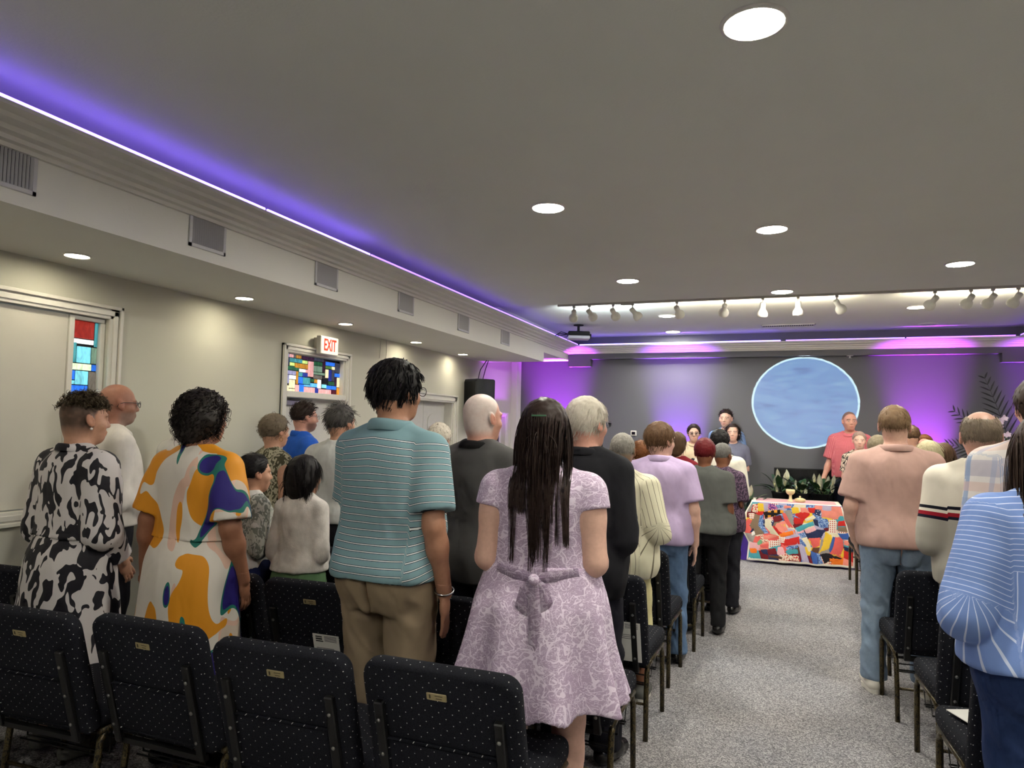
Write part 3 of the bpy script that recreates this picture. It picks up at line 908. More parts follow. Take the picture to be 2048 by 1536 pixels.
    from_bm('book_rack', bm, M_FRAME, root)
    bm = bmesh.new(); box(bm, -W / 2 + .05, W / 2 - .05, -.040, -.020, -.028, -.004, TILT); from_bm('lower_rail', bm, M_FRAME, root)
    return root
CHAIR0 = build_chair()
_used = [False]
def chair(x, y, rz, label, group):
    c = CHAIR0 if not _used[0] else copy_tree(CHAIR0)
    _used[0] = True
    c.location = (x, y, 0); c.rotation_euler = (0, 0, rz)
    tag(c, label, 'chair', group)
    return c
ORD = ['first', 'second', 'third', 'fourth', 'fifth', 'sixth', 'seventh', 'eighth']
GL_ = 'black dotted chairs left of the aisle'; GR_ = 'black dotted chairs right of the aisle'
# nearest row, left of the aisle
for i, (x, y, rz) in enumerate([(-.975, 2.16, -.01), (-1.555, 2.13, .015), (-2.175, 2.17, -.02), (-2.73, 2.10, .02), (-3.32, 2.02, .03)]):
    chair(x, y, rz, ['black dotted chair nearest the camera behind the lilac dress',
                     'black dotted chair nearest the camera behind the striped polo man', 'black dotted chair nearest the camera behind the orange print dress',
                     'black dotted chair nearest the camera behind the black and white dress', 'black dotted chair cut off by the left edge of the view'][i], GL_)
for i, (x, y, rz) in enumerate([(-.89, 2.97, -.04), (-1.46, 2.98, 0), (-2.03, 2.96, .01), (-2.60, 2.97, 0), (-3.72, 2.60, .05)]):
    chair(x, y, rz, ['black dotted chair beside the lilac dress at the aisle, second row', 'black dotted chair under the hand of the striped polo man',
                     'black dotted chair with a bulletin in its pocket, behind the two children', 'black dotted chair beside the orange print dress, second row',
                     'black dotted chair in the second row at the left wall'][i], GL_)
rows = [('third', 3.77, -.88, 5), ('fourth', 4.58, -.88, 3), ('fifth', 5.38, -.81, 3), ('sixth', 6.16, -.735, 2), ('seventh', 6.87, -.70, 2), ('eighth', 7.59, -.68, 2)]
for nm, y, x0, n in rows:
    for k in range(n):
        chair(x0 - k * .57, y, -.05 if k == 0 else 0, 'black dotted chair at the aisle end of the %s row, left of the aisle' % nm if k == 0 else
              'black dotted chair in the %s row left of the aisle, %s from the aisle' % (nm, ORD[k]), GL_)
rrows = [('second', 3.08, .90, 2), ('third', 3.77, .93, 2), ('fourth', 4.57, .87, 3), ('fifth', 5.40, .94, 3), ('sixth', 6.09, .97, 3), ('seventh', 6.80, 1.0, 2), ('eighth', 7.52, 1.01, 2), ('ninth', 8.22, 1.01, 2)]
for nm, y, x0, n in rrows:
    for k in range(n):
        chair(x0 + k * .57, y, .06 if k == 0 else 0, 'black dotted chair at the aisle end of the %s row, right of the aisle' % nm if k == 0 else
              'black dotted chair in the %s row right of the aisle, %s from the aisle' % (nm, ORD[k]), GR_)

# ================================================================== BULLETINS
M_PAPER = plain('paper_white', rgb(226, 224, 218), .8, .2, vary=.02)
M_PRINT = plain('print_grey', rgb(96, 96, 98), .8)
M_PRINTD = plain('print_dark', rgb(50, 50, 52), .8)
def bulletin(x, y, rz, label, dx=0.0, z=.46, side=-1):
    """folded bulletin in the pocket on the back of the chair whose rear feet stand at (x, y)"""
    t = empty('bulletin', (x, y, 0), rz, label, 'paper', 'printed bulletins')
    T = Matrix.Translation((0, -.015, .385)) @ Matrix.Rotation(.26, 4, 'X') @ Matrix.Translation((dx, -.048, .10))
    bm = bmesh.new(); box(bm, -.07, .07, -.0012, .0012, -.06, .155, T); pg = from_bm('page', bm, M_PAPER, t)
    bm = bmesh.new()
    for (a, b, c, d) in ((-.055, -.015, .118, .124), (-.055, -.020, .128, .136), (-.055, -.02, .140, .146)):
        box(bm, a, b, -.0016, -.0012, c, d, T)
    from_bm('headline', bm, M_PRINTD, t)
    bm = bmesh.new()
    for k in range(5):
        box(bm, -.008, .058, -.0016, -.0012, .122 + k * .006, .1245 + k * .006, T)
    for k in range(3):
        box(bm, -.055, .04, -.0016, -.0012, .085 - k * .010, .088 - k * .010, T)
    from_bm('text_lines', bm, M_PRINT, t)
bulletin(-2.03, 2.96, .01, 'white printed bulletin in the chair pocket left of the khaki trousers', .075)
bulletin(-1.46, 2.98, 0, 'white printed bulletin in the chair pocket right of the khaki trousers', -.02)
bulletin(-.88, 3.77, -.05, 'white paper sticking out of the aisle chair beside the striped blouse', .17)
bm = bmesh.new(); box(bm, -.07, .07, -.10, .10, .0, .003, bevel=.0); o = from_bm('bulletin', bm, M_PAPER); o.location = (.74, 3.30, .492); o.rotation_euler = (0, 0, .4)
tag(o, 'white paper lying on the chair seat beside the navy jeans', 'paper', 'printed bulletins')

# ================================================================== ALTAR TABLE
tb = empty('altar_table', (.215, 9.62, 0), 0, 'altar table hidden under a patchwork quilt and a purple cloth', 'table')
M_WOOD = plain('table_wood', rgb(96, 66, 44), .5, .4, vary=.15, nscale=9)
TX0, TX1, TY0, TY1, TZT = -.50, .50, -.30, .30, .715
bm = bmesh.new(); box(bm, TX0, TX1, TY0, TY1, TZT - .03, TZT, bevel=.004); from_bm('table_top', bm, M_WOOD, tb)
for sx_ in (-1, 1):
    for sy_ in (-1, 1):
        bm = bmesh.new(); box(bm, sx_ * .46 - .025, sx_ * .46 + .025, sy_ * .26 - .025, sy_ * .26 + .025, 0, TZT - .03); from_bm('leg', bm, M_WOOD, tb)
# purple cloth under the quilt: skirted with soft folds
def drape(name, x0, x1, y0, y1, zt, zb, out, m, nfold, amp, seed, parent=None, th=.003):
    rs = random.Random(seed)
    bm = bmesh.new()
    per = []
    N = 120
    W_, D_ = x1 - x0, y1 - y0
    P_ = 2 * (W_ + D_)
    rings = []
    for j in range(9):
        t = j / 8
        ring = []
        for i in range(N):
            s = i / N * P_
            if s < W_: x, y, nx, ny = x0 + s, y0, 0, -1
            elif s < W_ + D_: x, y, nx, ny = x1, y0 + s - W_, 1, 0
            elif s < 2 * W_ + D_: x, y, nx, ny = x1 - (s - W_ - D_), y1, 0, 1
            else: x, y, nx, ny = x0, y1 - (s - 2 * W_ - D_), -1, 0
            f = .008 + (out if ny == 0 else .03) * t + amp * t * math.sin(nfold * 2 * PI * i / N + 1.3 * math.sin(5 * 2 * PI * i / N))
            ring.append(bm.verts.new((x + nx * f, y + ny * f, zt - (zt - zb) * t)))
        rings.append(ring)
    for a, b in zip(rings, rings[1:]):
        for k in range(N):
            bm.faces.new((a[k], a[(k + 1) % N], b[(k + 1) % N], b[k]))
    bm.faces.new(rings[0])
    return from_bm(name, bm, m, parent, True)
M_PURPLE = cloth_purple = plain('cloth_purple_satin', rgb(74, 44, 150), .4, .4, vary=.1)
o = drape('purple_altar_cloth', TX0, TX1, TY0, TY1, TZT + .004, .004, .15, M_PURPLE, 17, .018, 4)
o.location = tb.location; tag(o, 'purple satin cloth hanging under the quilt on the altar table', 'tablecloth')
# quilt: white cloth with sewn patches; (u, v): u across the front, v down the front
def quilt_pt(u, v, lift=0.0):
    """u in 0..1 across, v in -0.35..1 (negative = on top of the table)"""
    def lerp_(v, ks):
        for (a, p), (b, q) in zip(ks, ks[1:]):
            if v <= b:
                return p + (q - p) * max(0, (v - a)) / (b - a)
        return ks[-1][1]
    xl_ = lerp_(v, [(0, -.515), (.4, -.665), (.55, -.60), (.7, -.545), (1.0, -.565)]); xr_ = lerp_(v, [(0, .505), (.4, .575), (.7, .635), (1.0, .625)])
    xx = xl_ + (xr_ - xl_) * u
    if v < 0:
        return Vector((max(-.515, min(.505, xx)), TY0 + .02 - v * 1.8, TZT + .010 + lift))
    bow = .05 * v * v
    left = max(0, .12 - u) / .12; right = max(0, u - .9) / .1
    fold = .018 * v * math.sin(u * 19 + 1.2 * v) + .012 * v * math.sin(u * 41)
    z = TZT + .006 - v * (.69 - .16 * left * 0)
    y = TY0 - .018 - .06 * v - fold - lift - bow
    y += (left + right) * .03 * v
    return Vector((xx, y, max(.010 + lift * .3, z)))
qt = empty('patchwork_quilt', (.215, 9.62, 0), 0, 'patchwork quilt of many coloured pieces draped over the front of the altar table', 'quilt')
M_QW = plain('quilt_white_cotton', rgb(232, 226, 212), .85, .2, bump=.15, bscale=40)
bm = bmesh.new()
NU, NV = 56, 40
g = [[bm.verts.new(quilt_pt(i / NU, -.30 + 1.30 * j / NV)) for i in range(NU + 1)] for j in range(NV + 1)]
for j in range(NV):
    for i in range(NU):
        bm.faces.new((g[j][i], g[j][i + 1], g[j + 1][i + 1], g[j + 1][i]))
r = bmesh.ops.extrude_face_region(bm, geom=list(bm.faces))
for v in r['geom']:
    if isinstance(v, bmesh.types.BMVert): v.co += Vector((0, .004, -.004))
from_bm('backing', bm, M_QW, qt, True)
def pmat(name, c, c2=None, kind=None, sc=90):
    t = NT('patch_' + name)
    co = t.tc()
    if kind == 'check':
        x, y, z = t.sep(co)
        a = t.math('GREATER_THAN', t.math('FRACT', t.math('MULTIPLY', x, sc)), .5); b = t.math('GREATER_THAN', t.math('FRACT', t.math('MULTIPLY', z, sc)), .5)
        t.base(t.mix(t.math('MULTIPLY', a, b), c, c2), .85, .2)
    elif kind == 'dot':
        t.base(t.mix(t.math('LESS_THAN', t.voronoi(co, sc), .25), c, c2), .85, .2)
    elif kind == 'print':
        t.base(t.mix(t.math('GREATER_THAN', t.noise(co, sc, 2, .5, 1.0), .52), c, c2), .85, .2)
    else:
        n = t.noise(co, 20, 3); t.base(t.ramp(n, [(.3, tuple(q * .9 for q in c[:3])), (.7, c[:3])]), .85, .2)
    t.bump(t.noise(co, 22, 3), .35, .01)
    return t.m
PM = {'red': pmat('red', rgb(196, 44, 40)), 'coral': pmat('coral', rgb(222, 98, 92)), 'salmon': pmat('salmon', rgb(232, 140, 124)), 'navy': pmat('navy', rgb(40, 48, 82)),
      'blue': pmat('blue', rgb(60, 92, 160)), 'bluep': pmat('blue_print', rgb(70, 100, 160), rgb(150, 176, 210), 'print', 60), 'teal': pmat('teal', rgb(76, 156, 168)),
      'yellow': pmat('yellow', rgb(230, 190, 60)), 'cream': pmat('cream', rgb(224, 214, 186)), 'grey': pmat('grey', rgb(150, 142, 138)), 'taupe': pmat('taupe', rgb(132, 112, 92)),
      'maroon': pmat('maroon', rgb(110, 30, 38)), 'orange': pmat('orange', rgb(234, 120, 40)), 'black': pmat('black', rgb(30, 28, 34)), 'pink': pmat('pink', rgb(228, 172, 178)),
      'redw': pmat('red_white_check', rgb(232, 220, 206), rgb(176, 52, 44), 'check', 42), 'floral': pmat('floral', rgb(226, 210, 190), rgb(190, 70, 60), 'print', 45),
      'violetf': pmat('violet_floral', rgb(90, 52, 130), rgb(200, 120, 160), 'print', 50), 'dotn': pmat('navy_dots', rgb(44, 52, 88), rgb(216, 216, 216), 'dot', 45),
      'green': pmat('green', rgb(120, 170, 130)), 'lav': pmat('lavender', rgb(180, 170, 196)), 'white': pmat('white', rgb(232, 228, 222)), 'brown': pmat('brown', rgb(92, 62, 44)), 'stripe': pmat('gold_black', rgb(30, 26, 26), rgb(220, 150, 50), 'check', 14)}
def patch(pts, c, dl=0.0):
    """polygon in quilt coordinates, finely divided so that it follows the cloth"""
    bm = bmesh.new()
    (a, b, cc, d) = [Vector((p[0], p[1])) for p in (pts if len(pts) == 4 else list(pts) + [pts[-1]])]
    n = 5
    gr = []
    for j in range(n + 1):
        row = []
        for i in range(n + 1):
            s, t = i / n, j / n
            q = (a * (1 - s) + b * s) * (1 - t) + (d * (1 - s) + cc * s) * t
            edge = min(s, 1 - s, t, 1 - t) == 0
            row.append(bm.verts.new(quilt_pt(q.x, q.y, (.0030 if edge else .0060) + dl)))
        gr.append(row)
    for j in range(n):
        for i in range(n):
            bm.faces.new((gr[j][i], gr[j][i + 1], gr[j + 1][i + 1], gr[j + 1][i]))
    bmesh.ops.remove_doubles(bm, verts=bm.verts, dist=1e-5)
    return from_bm('patch', bm, PM[c], qt, True)
# traced from the cloth, in pixels of a 1843x1536 view of the front (left 380..1560 wide, 760..1400 high)
def qp(*pts):
    r = []
    for x, y in pts:
        L = float(np.interp(y, [745, 1000, 1100, 1200, 1390], [520, 362, 420, 505, 490])); R_ = float(np.interp(y, [745, 1000, 1200, 1390], [1440, 1512, 1556, 1552]))
        r.append((min(.985, max(.015, (x - L) / (R_ - L))), min(.975, (y - 745) / 630.0)))
    return r
QL = [((590, 755), (655, 755), (650, 840), (585, 855), 'yellow'), ((655, 755), (700, 760), (690, 840), (650, 840), 'lav'), ((535, 760), (590, 758), (585, 860), (510, 860), 'floral'),
      ((470, 800), (535, 760), (510, 860), (440, 860), 'grey'), ((700, 755), (770, 760), (800, 810), (690, 830), 'violetf'), ((770, 760), (860, 765), (850, 790), (790, 800), 'bluep'),
      ((860, 765), (940, 765), (935, 790), (850, 800), 'salmon'), ((640, 850), (850, 800), (855, 850), (660, 925), 'stripe'), ((400, 900), (470, 850), (460, 930), (420, 955), 'cream'),
      ((480, 870), (550, 860), (545, 940), (490, 935), 'redw'), ((390, 960), (470, 930), (450, 1040), (385, 1000), 'maroon'), ((470, 930), (540, 940), (490, 1080), (440, 1050), 'coral'),
      ((550, 875), (625, 875), (650, 1080), (540, 1110), 'taupe'), ((600, 880), (645, 870), (695, 1075), (630, 1085), 'bluep'), ((655, 925), (725, 915), (800, 1100), (700, 1080), 'cream'),
      ((730, 900), (830, 860), (845, 925), (760, 960), 'maroon'), ((830, 840), (880, 850), (950, 1000), (890, 1000), 'coral'), ((760, 960), (880, 925), (900, 1040), (800, 1070), 'salmon'),
      ((810, 970), (870, 955), (870, 1000), (820, 1010), 'yellow'), ((800, 1070), (960, 1020), (965, 1070), (780, 1120), 'orange'), ((860, 830), (930, 790), (960, 960), (930, 980), 'grey'),
      ((930, 785), (1010, 770), (1020, 840), (945, 850), 'yellow'), ((1020, 775), (1090, 780), (1130, 830), (1030, 850), 'salmon'), ((945, 860), (1090, 800), (1130, 850), (1060, 920), 'red'),
      ((950, 880), (1060, 900), (1050, 950), (960, 970), 'red'), ((1095, 770), (1190, 775), (1170, 830), (1110, 830), 'red'), ((1165, 785), (1235, 785), (1225, 870), (1160, 840), 'dotn'),
      ((1240, 790), (1420, 800), (1410, 890), (1235, 870), 'salmon'), ((1060, 900), (1160, 850), (1190, 880), (1080, 930), 'cream'), ((965, 1000), (1150, 915), (1165, 960), (990, 1050), 'teal'),
      ((1060, 1020), (1165, 970), (1185, 1010), (1080, 1060), 'pink'), ((1150, 900), (1200, 890), (1215, 980), (1170, 960), 'navy'), ((1195, 885), (1310, 875), (1310, 980), (1200, 990), 'bluep'),
      ((1310, 880), (1395, 890), (1385, 1050), (1310, 1030), 'redw'), ((1080, 1060), (1190, 1000), (1280, 1000), (1230, 1090), 'navy'), ((1400, 900), (1480, 890), (1500, 950), (1400, 960), 'red'),
      ((1400, 960), (1500, 955), (1510, 1010), (1400, 1010), 'taupe'), ((1395, 1030), (1510, 1020), (1530, 1090), (1430, 1090), 'blue'), ((985, 1060), (1060, 1040), (1080, 1090), (1020, 1110), 'bluep'),
      ((1020, 1110), (1080, 1090), (1135, 1230), (1110, 1260), 'cream'), ((1095, 1100), (1215, 1085), (1210, 1170), (1150, 1200), 'coral'), ((1270, 1020), (1350, 1050), (1290, 1215), (1205, 1245), 'yellow'),
      ((1360, 1060), (1445, 1075), (1420, 1275), (1310, 1245), 'coral'), ((1345, 1060), (1375, 1065), (1320, 1235), (1295, 1220), 'blue'), ((1445, 1100), (1540, 1100), (1550, 1160), (1450, 1150), 'salmon'),
      ((1450, 1160), (1545, 1180), (1540, 1210), (1450, 1200), 'navy'), ((1450, 1205), (1545, 1215), (1540, 1320), (1450, 1280), 'red'), ((1220, 1260), (1290, 1235), (1440, 1290), (1260, 1350), 'black'),
      ((1295, 1290), (1430, 1290), (1425, 1310), (1295, 1330), 'orange'), ((610, 1110), (760, 1080), (770, 1110), (640, 1160), 'salmon'), ((540, 1120), (610, 1110), (600, 1190), (540, 1180), 'coral'),
      ((570, 1170), (620, 1140), (640, 1190), (600, 1220), 'green'), ((690, 1160), (815, 1130), (825, 1200), (710, 1240), 'redw'), ((825, 1140), (1000, 1090), (1015, 1170), (830, 1205), 'red'),
      ((620, 1210), (700, 1180), (710, 1240), (640, 1240), 'coral'), ((800, 1215), (865, 1205), (880, 1290), (800, 1300), 'pink'), ((870, 1210), (1000, 1185), (1005, 1215), (880, 1240), 'bluep'),
      ((880, 1240), (1005, 1215), (1010, 1270), (900, 1290), 'teal'), ((915, 1295), (1015, 1285), (1030, 1350), (930, 1345), 'floral'), ((1005, 1185), (1040, 1160), (1120, 1360), (1050, 1350), 'lav'),
      ((1100, 1290), (1125, 1285), (1155, 1370), (1125, 1375), 'maroon'), ((1130, 1230), (1190, 1240), (1200, 1370), (1150, 1360), 'blue'), ((1185, 1240), (1220, 1260), (1255, 1350), (1210, 1360), 'bluep'),
      ((520, 1250), (590, 1240), (600, 1300), (530, 1300), 'orange'), ((630, 1260), (700, 1245), (710, 1310), (650, 1300), 'navy'), ((700, 1250), (790, 1220), (800, 1300), (710, 1310), 'maroon'),
      ((720, 1310), (870, 1310), (870, 1340), (720, 1335), 'brown'), ((500, 1080), (535, 1050), (540, 1100), (505, 1120), 'white'), ((480, 1080), (540, 1000), (545, 1040), (500, 1080), 'navy')]
_rs = random.Random(21)
_cols = ['red', 'coral', 'navy', 'salmon', 'bluep', 'cream', 'maroon', 'taupe', 'redw', 'grey', 'yellow', 'floral', 'blue', 'lav', 'orange', 'pink', 'dotn', 'brown', 'teal']
_gu = [[min(1, max(0, (i + (_rs.uniform(-.28, .28) if 0 < i < 10 else 0)) / 10)) * .97 + .015 for i in range(11)] for j in range(8)]
_gv = [[min(1, max(0, (j + (_rs.uniform(-.22, .22) if 0 < j < 7 else 0)) / 7)) * .965 + .004 for i in range(11)] for j in range(8)]
_last = None
for j in range(7):
    for i in range(10):
        c = _rs.choice([k for k in _cols if k != _last]); _last = c
        patch([(_gu[j][i], _gv[j][i]), (_gu[j][i + 1], _gv[j][i + 1]), (_gu[j + 1][i + 1], _gv[j + 1][i + 1]), (_gu[j + 1][i], _gv[j + 1][i])], c, -.0022)
for q in QL:
    patch(qp(*q[:4]), q[4])
patch([(.05, -.26), (.95, -.26), (.95, -.03), (.05, -.03)], 'pink')
# chalice and covered dish
M_CERAM = plain('ceramic_cream_glaze', rgb(226, 208, 160), .3, .5, vary=.06)
ch = empty('chalice', (.155 + .0, 9.52, TZT + .013), 0, 'cream pottery chalice standing on the quilt', 'chalice')
bm = bmesh.new(); lathe(bm, [(.001, 0), (.042, 0), (.040, .010), (.020, .025), (.016, .06), (.018, .085)], 24); from_bm('stem', bm, M_CERAM, ch, True)
bm = bmesh.new(); lathe(bm, [(.018, .083), (.034, .090), (.050, .108), (.055, .13), (.052, .150), (.047, .150), (.045, .125), (.02, .10), (.001, .098)], 24); from_bm('bowl', bm, M_CERAM, ch, True)
dh = empty('covered_dish', (.265, 9.50, TZT + .013), 0, 'low cream pottery dish with a knobbed lid on the quilt', 'dish')
bm = bmesh.new(); lathe(bm, [(.001, 0), (.045, 0), (.062, .015), (.064, .03), (.001, .03)], 24); from_bm('dish', bm, M_CERAM, dh, True)
bm = bmesh.new(); lathe(bm, [(.066, .031), (.064, .038), (.03, .052), (.008, .056), (.009, .062), (.013, .070), (.008, .077), (.001, .078)], 24); from_bm('lid', bm, M_CERAM, dh, True)

# ================================================================== SCREEN, PLANTS AND FLOWERS
tv = empty('flat_screen', (.36, 10.72, 0), 0, 'dark flat screen standing before the front wall behind the peace lilies', 'screen')
M_SCREEN = plain('screen_black_gloss', rgb(22, 23, 26), .18, .5)
bm = bmesh.new(); box(bm, -.40, .40, -.02, .02, .62, 1.085, bevel=.006); from_bm('bezel', bm, M_BLACK, tv)
bm = bmesh.new(); box(bm, -.385, .385, -.023, -.019, .64, 1.07); from_bm('display', bm, M_SCREEN, tv)
bm = bmesh.new(); tube(bm, [(0, .03, .85), (0, .03, .02)], .025, 10); box(bm, -.2, .2, -.12, .15, 0, .02); from_bm('stand', bm, M_BLACK, tv)
cr = empty('credenza', (.12, 10.30, 0), 0, 'low dark cabinet behind the altar table carrying the plants', 'cabinet')
M_DKWOOD = plain('cabinet_black_wood', rgb(30, 28, 28), .5)
bm = bmesh.new(); box(bm, -.52, .52, -.20, .20, .06, .60, bevel=.004); from_bm('body', bm, M_DKWOOD, cr)
bm = bmesh.new(); box(bm, -.54, .54, -.22, .22, .60, .63, bevel=.004); from_bm('top_board', bm, M_DKWOOD, cr)
for k in range(3):
    bm = bmesh.new(); box(bm, -.50 + .335 * k, -.17 + .335 * k, -.212, -.20, .08, .58, bevel=.003); d = from_bm('door', bm, M_DKWOOD, cr)
    bm = bmesh.new(); tube(bm, [(-.20 + .335 * k, -.225, .30), (-.20 + .335 * k, -.225, .40)], .006, 8); from_bm('handle', bm, M_STEEL, d)
bm = bmesh.new(); box(bm, -.48, .48, -.17, .17, 0, .06); from_bm('plinth', bm, M_DKWOOD, cr)
M_LEAF = plain('leaf_dark_green', rgb(38, 66, 36), .35, .5, vary=.25, nscale=9)
M_SPATHE = plain('spathe_white', rgb(236, 236, 214), .5, .3, vary=.05)
M_SPADIX = plain('spadix_yellow', rgb(214, 206, 150), .7)
M_STEMG = plain('stem_green', rgb(84, 116, 60), .5)
def leaf(bm, base, d, up, L, w, droop=.3, n=7, curve=None):
    """pointed leaf blade with a folded midrib"""
    d = Vector(d).normalized(); up = Vector(up)
    p = Vector(base)
    s = d.cross(up)
    s = s.normalized() if s.length > 1e-4 else Vector((1, 0, 0))
    prev = None
    for i in range(n + 1):
        t = i / n
        ww = w * math.sin(PI * min(1, (t * .92 + .08))) ** .8 * (1 - .15 * t)
        nrm = s.cross(d).normalized()
        c = bm.verts.new(p - nrm * ww * .25)
        l = bm.verts.new(p + s * ww); r = bm.verts.new(p - s * ww)
        if prev:
            bm.faces.new((prev[0], prev[1], c, l)); bm.faces.new((prev[1], prev[2], r, c))
        prev = (l, c, r)
        p = p + d * (L / n)
        d = (d + Vector((0, 0, -droop / n))).normalized()
def peace_lily(x, y, z, nl, blooms, label, h=.34, seed=1, pot=.11):
    rs = random.Random(seed)
    t = empty('peace_lily', (x, y, z), 0, label, 'plant', 'potted peace lilies')
    bm = bmesh.new(); lathe(bm, [(pot * .75, 0), (pot, .15), (pot * 1.05, .16), (pot * .95, .16), (pot * .93, .14), (.001, .14)], 20); from_bm('pot', bm, M_BLACK, t, True)
    for k in range(nl):
        a = 2 * PI * k / nl + rs.uniform(-.3, .3)
        el = rs.uniform(.35, 1.2)
        d = (math.cos(a) * math.cos(el), math.sin(a) * math.cos(el), math.sin(el))
        st = Vector((math.cos(a) * .03, math.sin(a) * .03, .14))
        Ls = rs.uniform(.06, .16)
        b = st + Vector(d) * Ls
        bm = bmesh.new(); tube(bm, [st, b], .003, 5)
        leaf(bm, b, d, (0, 0, 1), rs.uniform(.16, .24), rs.uniform(.035, .05), rs.uniform(.6, 1.3))
        from_bm('leaf', bm, M_LEAF, t, True)
    for (dx, dy, hz, tw, sz) in blooms:
        top = Vector((dx, dy, hz))
        bm = bmesh.new(); tube(bm, [(dx * .2, dy * .2, .14), (dx * .6, dy * .6, hz * .6), top], .0035, 6); stm = from_bm('flower_stem', bm, M_STEMG, t, True)
        bm = bmesh.new()
        leaf(bm, top, (math.sin(tw) * .35, .15, 1), (math.cos(tw), -1, 0.2), .17 * sz, .044 * sz, -.0)
        bmesh.ops.solidify(bm, geom=list(bm.faces), thickness=.002)
        from_bm('spathe', bm, M_SPATHE, stm, True)
        bm = bmesh.new(); tube(bm, [top + Vector((0, -.012, .005)), top + Vector((0, -.016, .06 * sz))], .005, 7); from_bm('spadix', bm, M_SPADIX, stm, True)
    return t
peace_lily(.04, 10.22, .63, 16, [(-.02, -.05, .30, -.3, 1.0), (-.07, -.03, .22, .2, .9), (.06, -.04, .24, .1, 1.1), (.10, -.02, .33, -.5, .8), (-.04, -.08, .14, .1, .8)], 'peace lily with five white blooms, left one before the dark screen', seed=3)
peace_lily(.30, 10.18, .63, 14, [(.0, -.06, .17, .4, .9), (-.06, -.03, .20, -.2, .8), (.05, -.05, .12, .1, .7)], 'small peace lily in the middle before the dark screen', seed=8)
peace_lily(.54, 10.20, .63, 16, [(-.02, -.08, .20, .0, 1.35), (.06, -.05, .24, .6, 1.0), (-.08, -.02, .29, -.1, .8), (.14, -.03, .28, .5, .8), (.13, -.04, .18, .2, .9)], 'peace lily with large white blooms, right one before the dark screen', seed=12)
peace_lily(-.40, 9.62, .42, 18, [(-.02, -.05, .30, -.3, .9), (.08, -.04, .34, .3, .9), (.02, -.03, .42, -.2, .8), (-.06, -.07, .22, .5, .8)], 'tall peace lily standing left of the altar table', seed=5)
ps = empty('plant_stand', (-.40, 9.62, 0), 0, 'dark stand under the peace lily left of the altar table', 'stand')
bm = bmesh.new(); lathe(bm, [(.15, .40), (.15, .42), (.001, .42)], 20); from_bm('top', bm, M_DKWOOD, ps)
for k in range(3):
    a = 2 * PI * k / 3
    bm = bmesh.new(); tube(bm, [(.10 * math.cos(a), .10 * math.sin(a), .405), (.14 * math.cos(a), .14 * math.sin(a), 0)], .012, 8); from_bm('leg', bm, M_DKWOOD, ps)
# palm and orchid arrangement at the right
pa = empty('palm_arrangement', (2.72, 10.1, 0), 0, 'tall dark palm leaf arrangement with white orchids at the right edge', 'flowers')
M_PALM = plain('palm_leaf_dark', rgb(36, 38, 40), .45, .4, vary=.2)
M_ORCHID = plain('orchid_white_lilac', rgb(228, 208, 228), .5, .3, vary=.06)
bm = bmesh.new(); lathe(bm, [(.12, 0), (.10, .03), (.035, .06), (.035, .95), (.09, 1.0), (.12, 1.10), (.11, 1.10), (.08, 1.02), (.001, 1.0)], 20); from_bm('pedestal_vase', bm, M_BLACK, pa, True)
rs = random.Random(7)
def palm_frond(base, d, L, w, n=13, droop=.5):
    bm = bmesh.new()
    d = Vector(d).normalized(); p = Vector(base)
    pts = [p.copy()]
    dirs = [d.copy()]
    for i in range(12):
        p = p + d * (L / 12); d = (d + Vector((0, 0, -droop / 12))).normalized(); pts.append(p.copy()); dirs.append(d.copy())
    tube(bm, pts, [.005 - .0003 * i for i in range(13)], 5)
    for i in range(n):
        t = .22 + .78 * i / (n - 1)
        k = min(11, int(t * 12)); q = pts[k].lerp(pts[k + 1], t * 12 - k) if k < 12 else pts[-1]
        dd = dirs[k]
        s = dd.cross(Vector((0, -1, .25))).normalized()
        for sg in (1, -1):
            leaf(bm, q, dd * .9 + s * sg * .75, (0, -1, .3), w * (1 - .45 * t) * (.6 + .6 * math.sin(PI * t)), .010, .25, 4)
    return from_bm('palm_leaf', bm, M_PALM, pa, True)
for (b, d, L) in [((0, 0, 1.1), (-.25, -.1, 1), 1.25), ((0, 0, 1.1), (-.62, -.1, .95), 1.05), ((0, 0, 1.1), (-.95, -.1, .75), .85), ((0, 0, 1.1), (.35, 0, 1), 1.2), ((0, 0, 1.1), (.8, 0, .7), 1.0),
                  ((0, 0, 1.08), (-.9, -.1, .25), .60), ((0, 0, 1.08), (-.75, -.15, -.05), .62), ((0, 0, 1.08), (.6, -.1, .1), .7), ((0, 0, 1.08), (-.4, -.2, -.35), .6)]:
    palm_frond(b, d, L, .26)
for k in range(22):
    c = Vector((-.26 + rs.uniform(-.13, .14), -.14 + rs.uniform(-.05, .05), 1.78 + rs.uniform(-.14, .13) - .1))
    bm = bmesh.new()
    for q in range(5):
        a = 2 * PI * q / 5 + rs.random()
        leaf(bm, c, (math.cos(a), -.35, math.sin(a)), (0, -1, 0), .045, .018, .1, 4)
    from_bm('orchid', bm, M_ORCHID, pa, True)
bm = bmesh.new(); tube(bm, [(0, 0, 1.05), (-.12, -.1, 1.5), (-.26, -.14, 1.7)], .005, 6); from_bm('orchid_stem', bm, M_STEMG, pa)
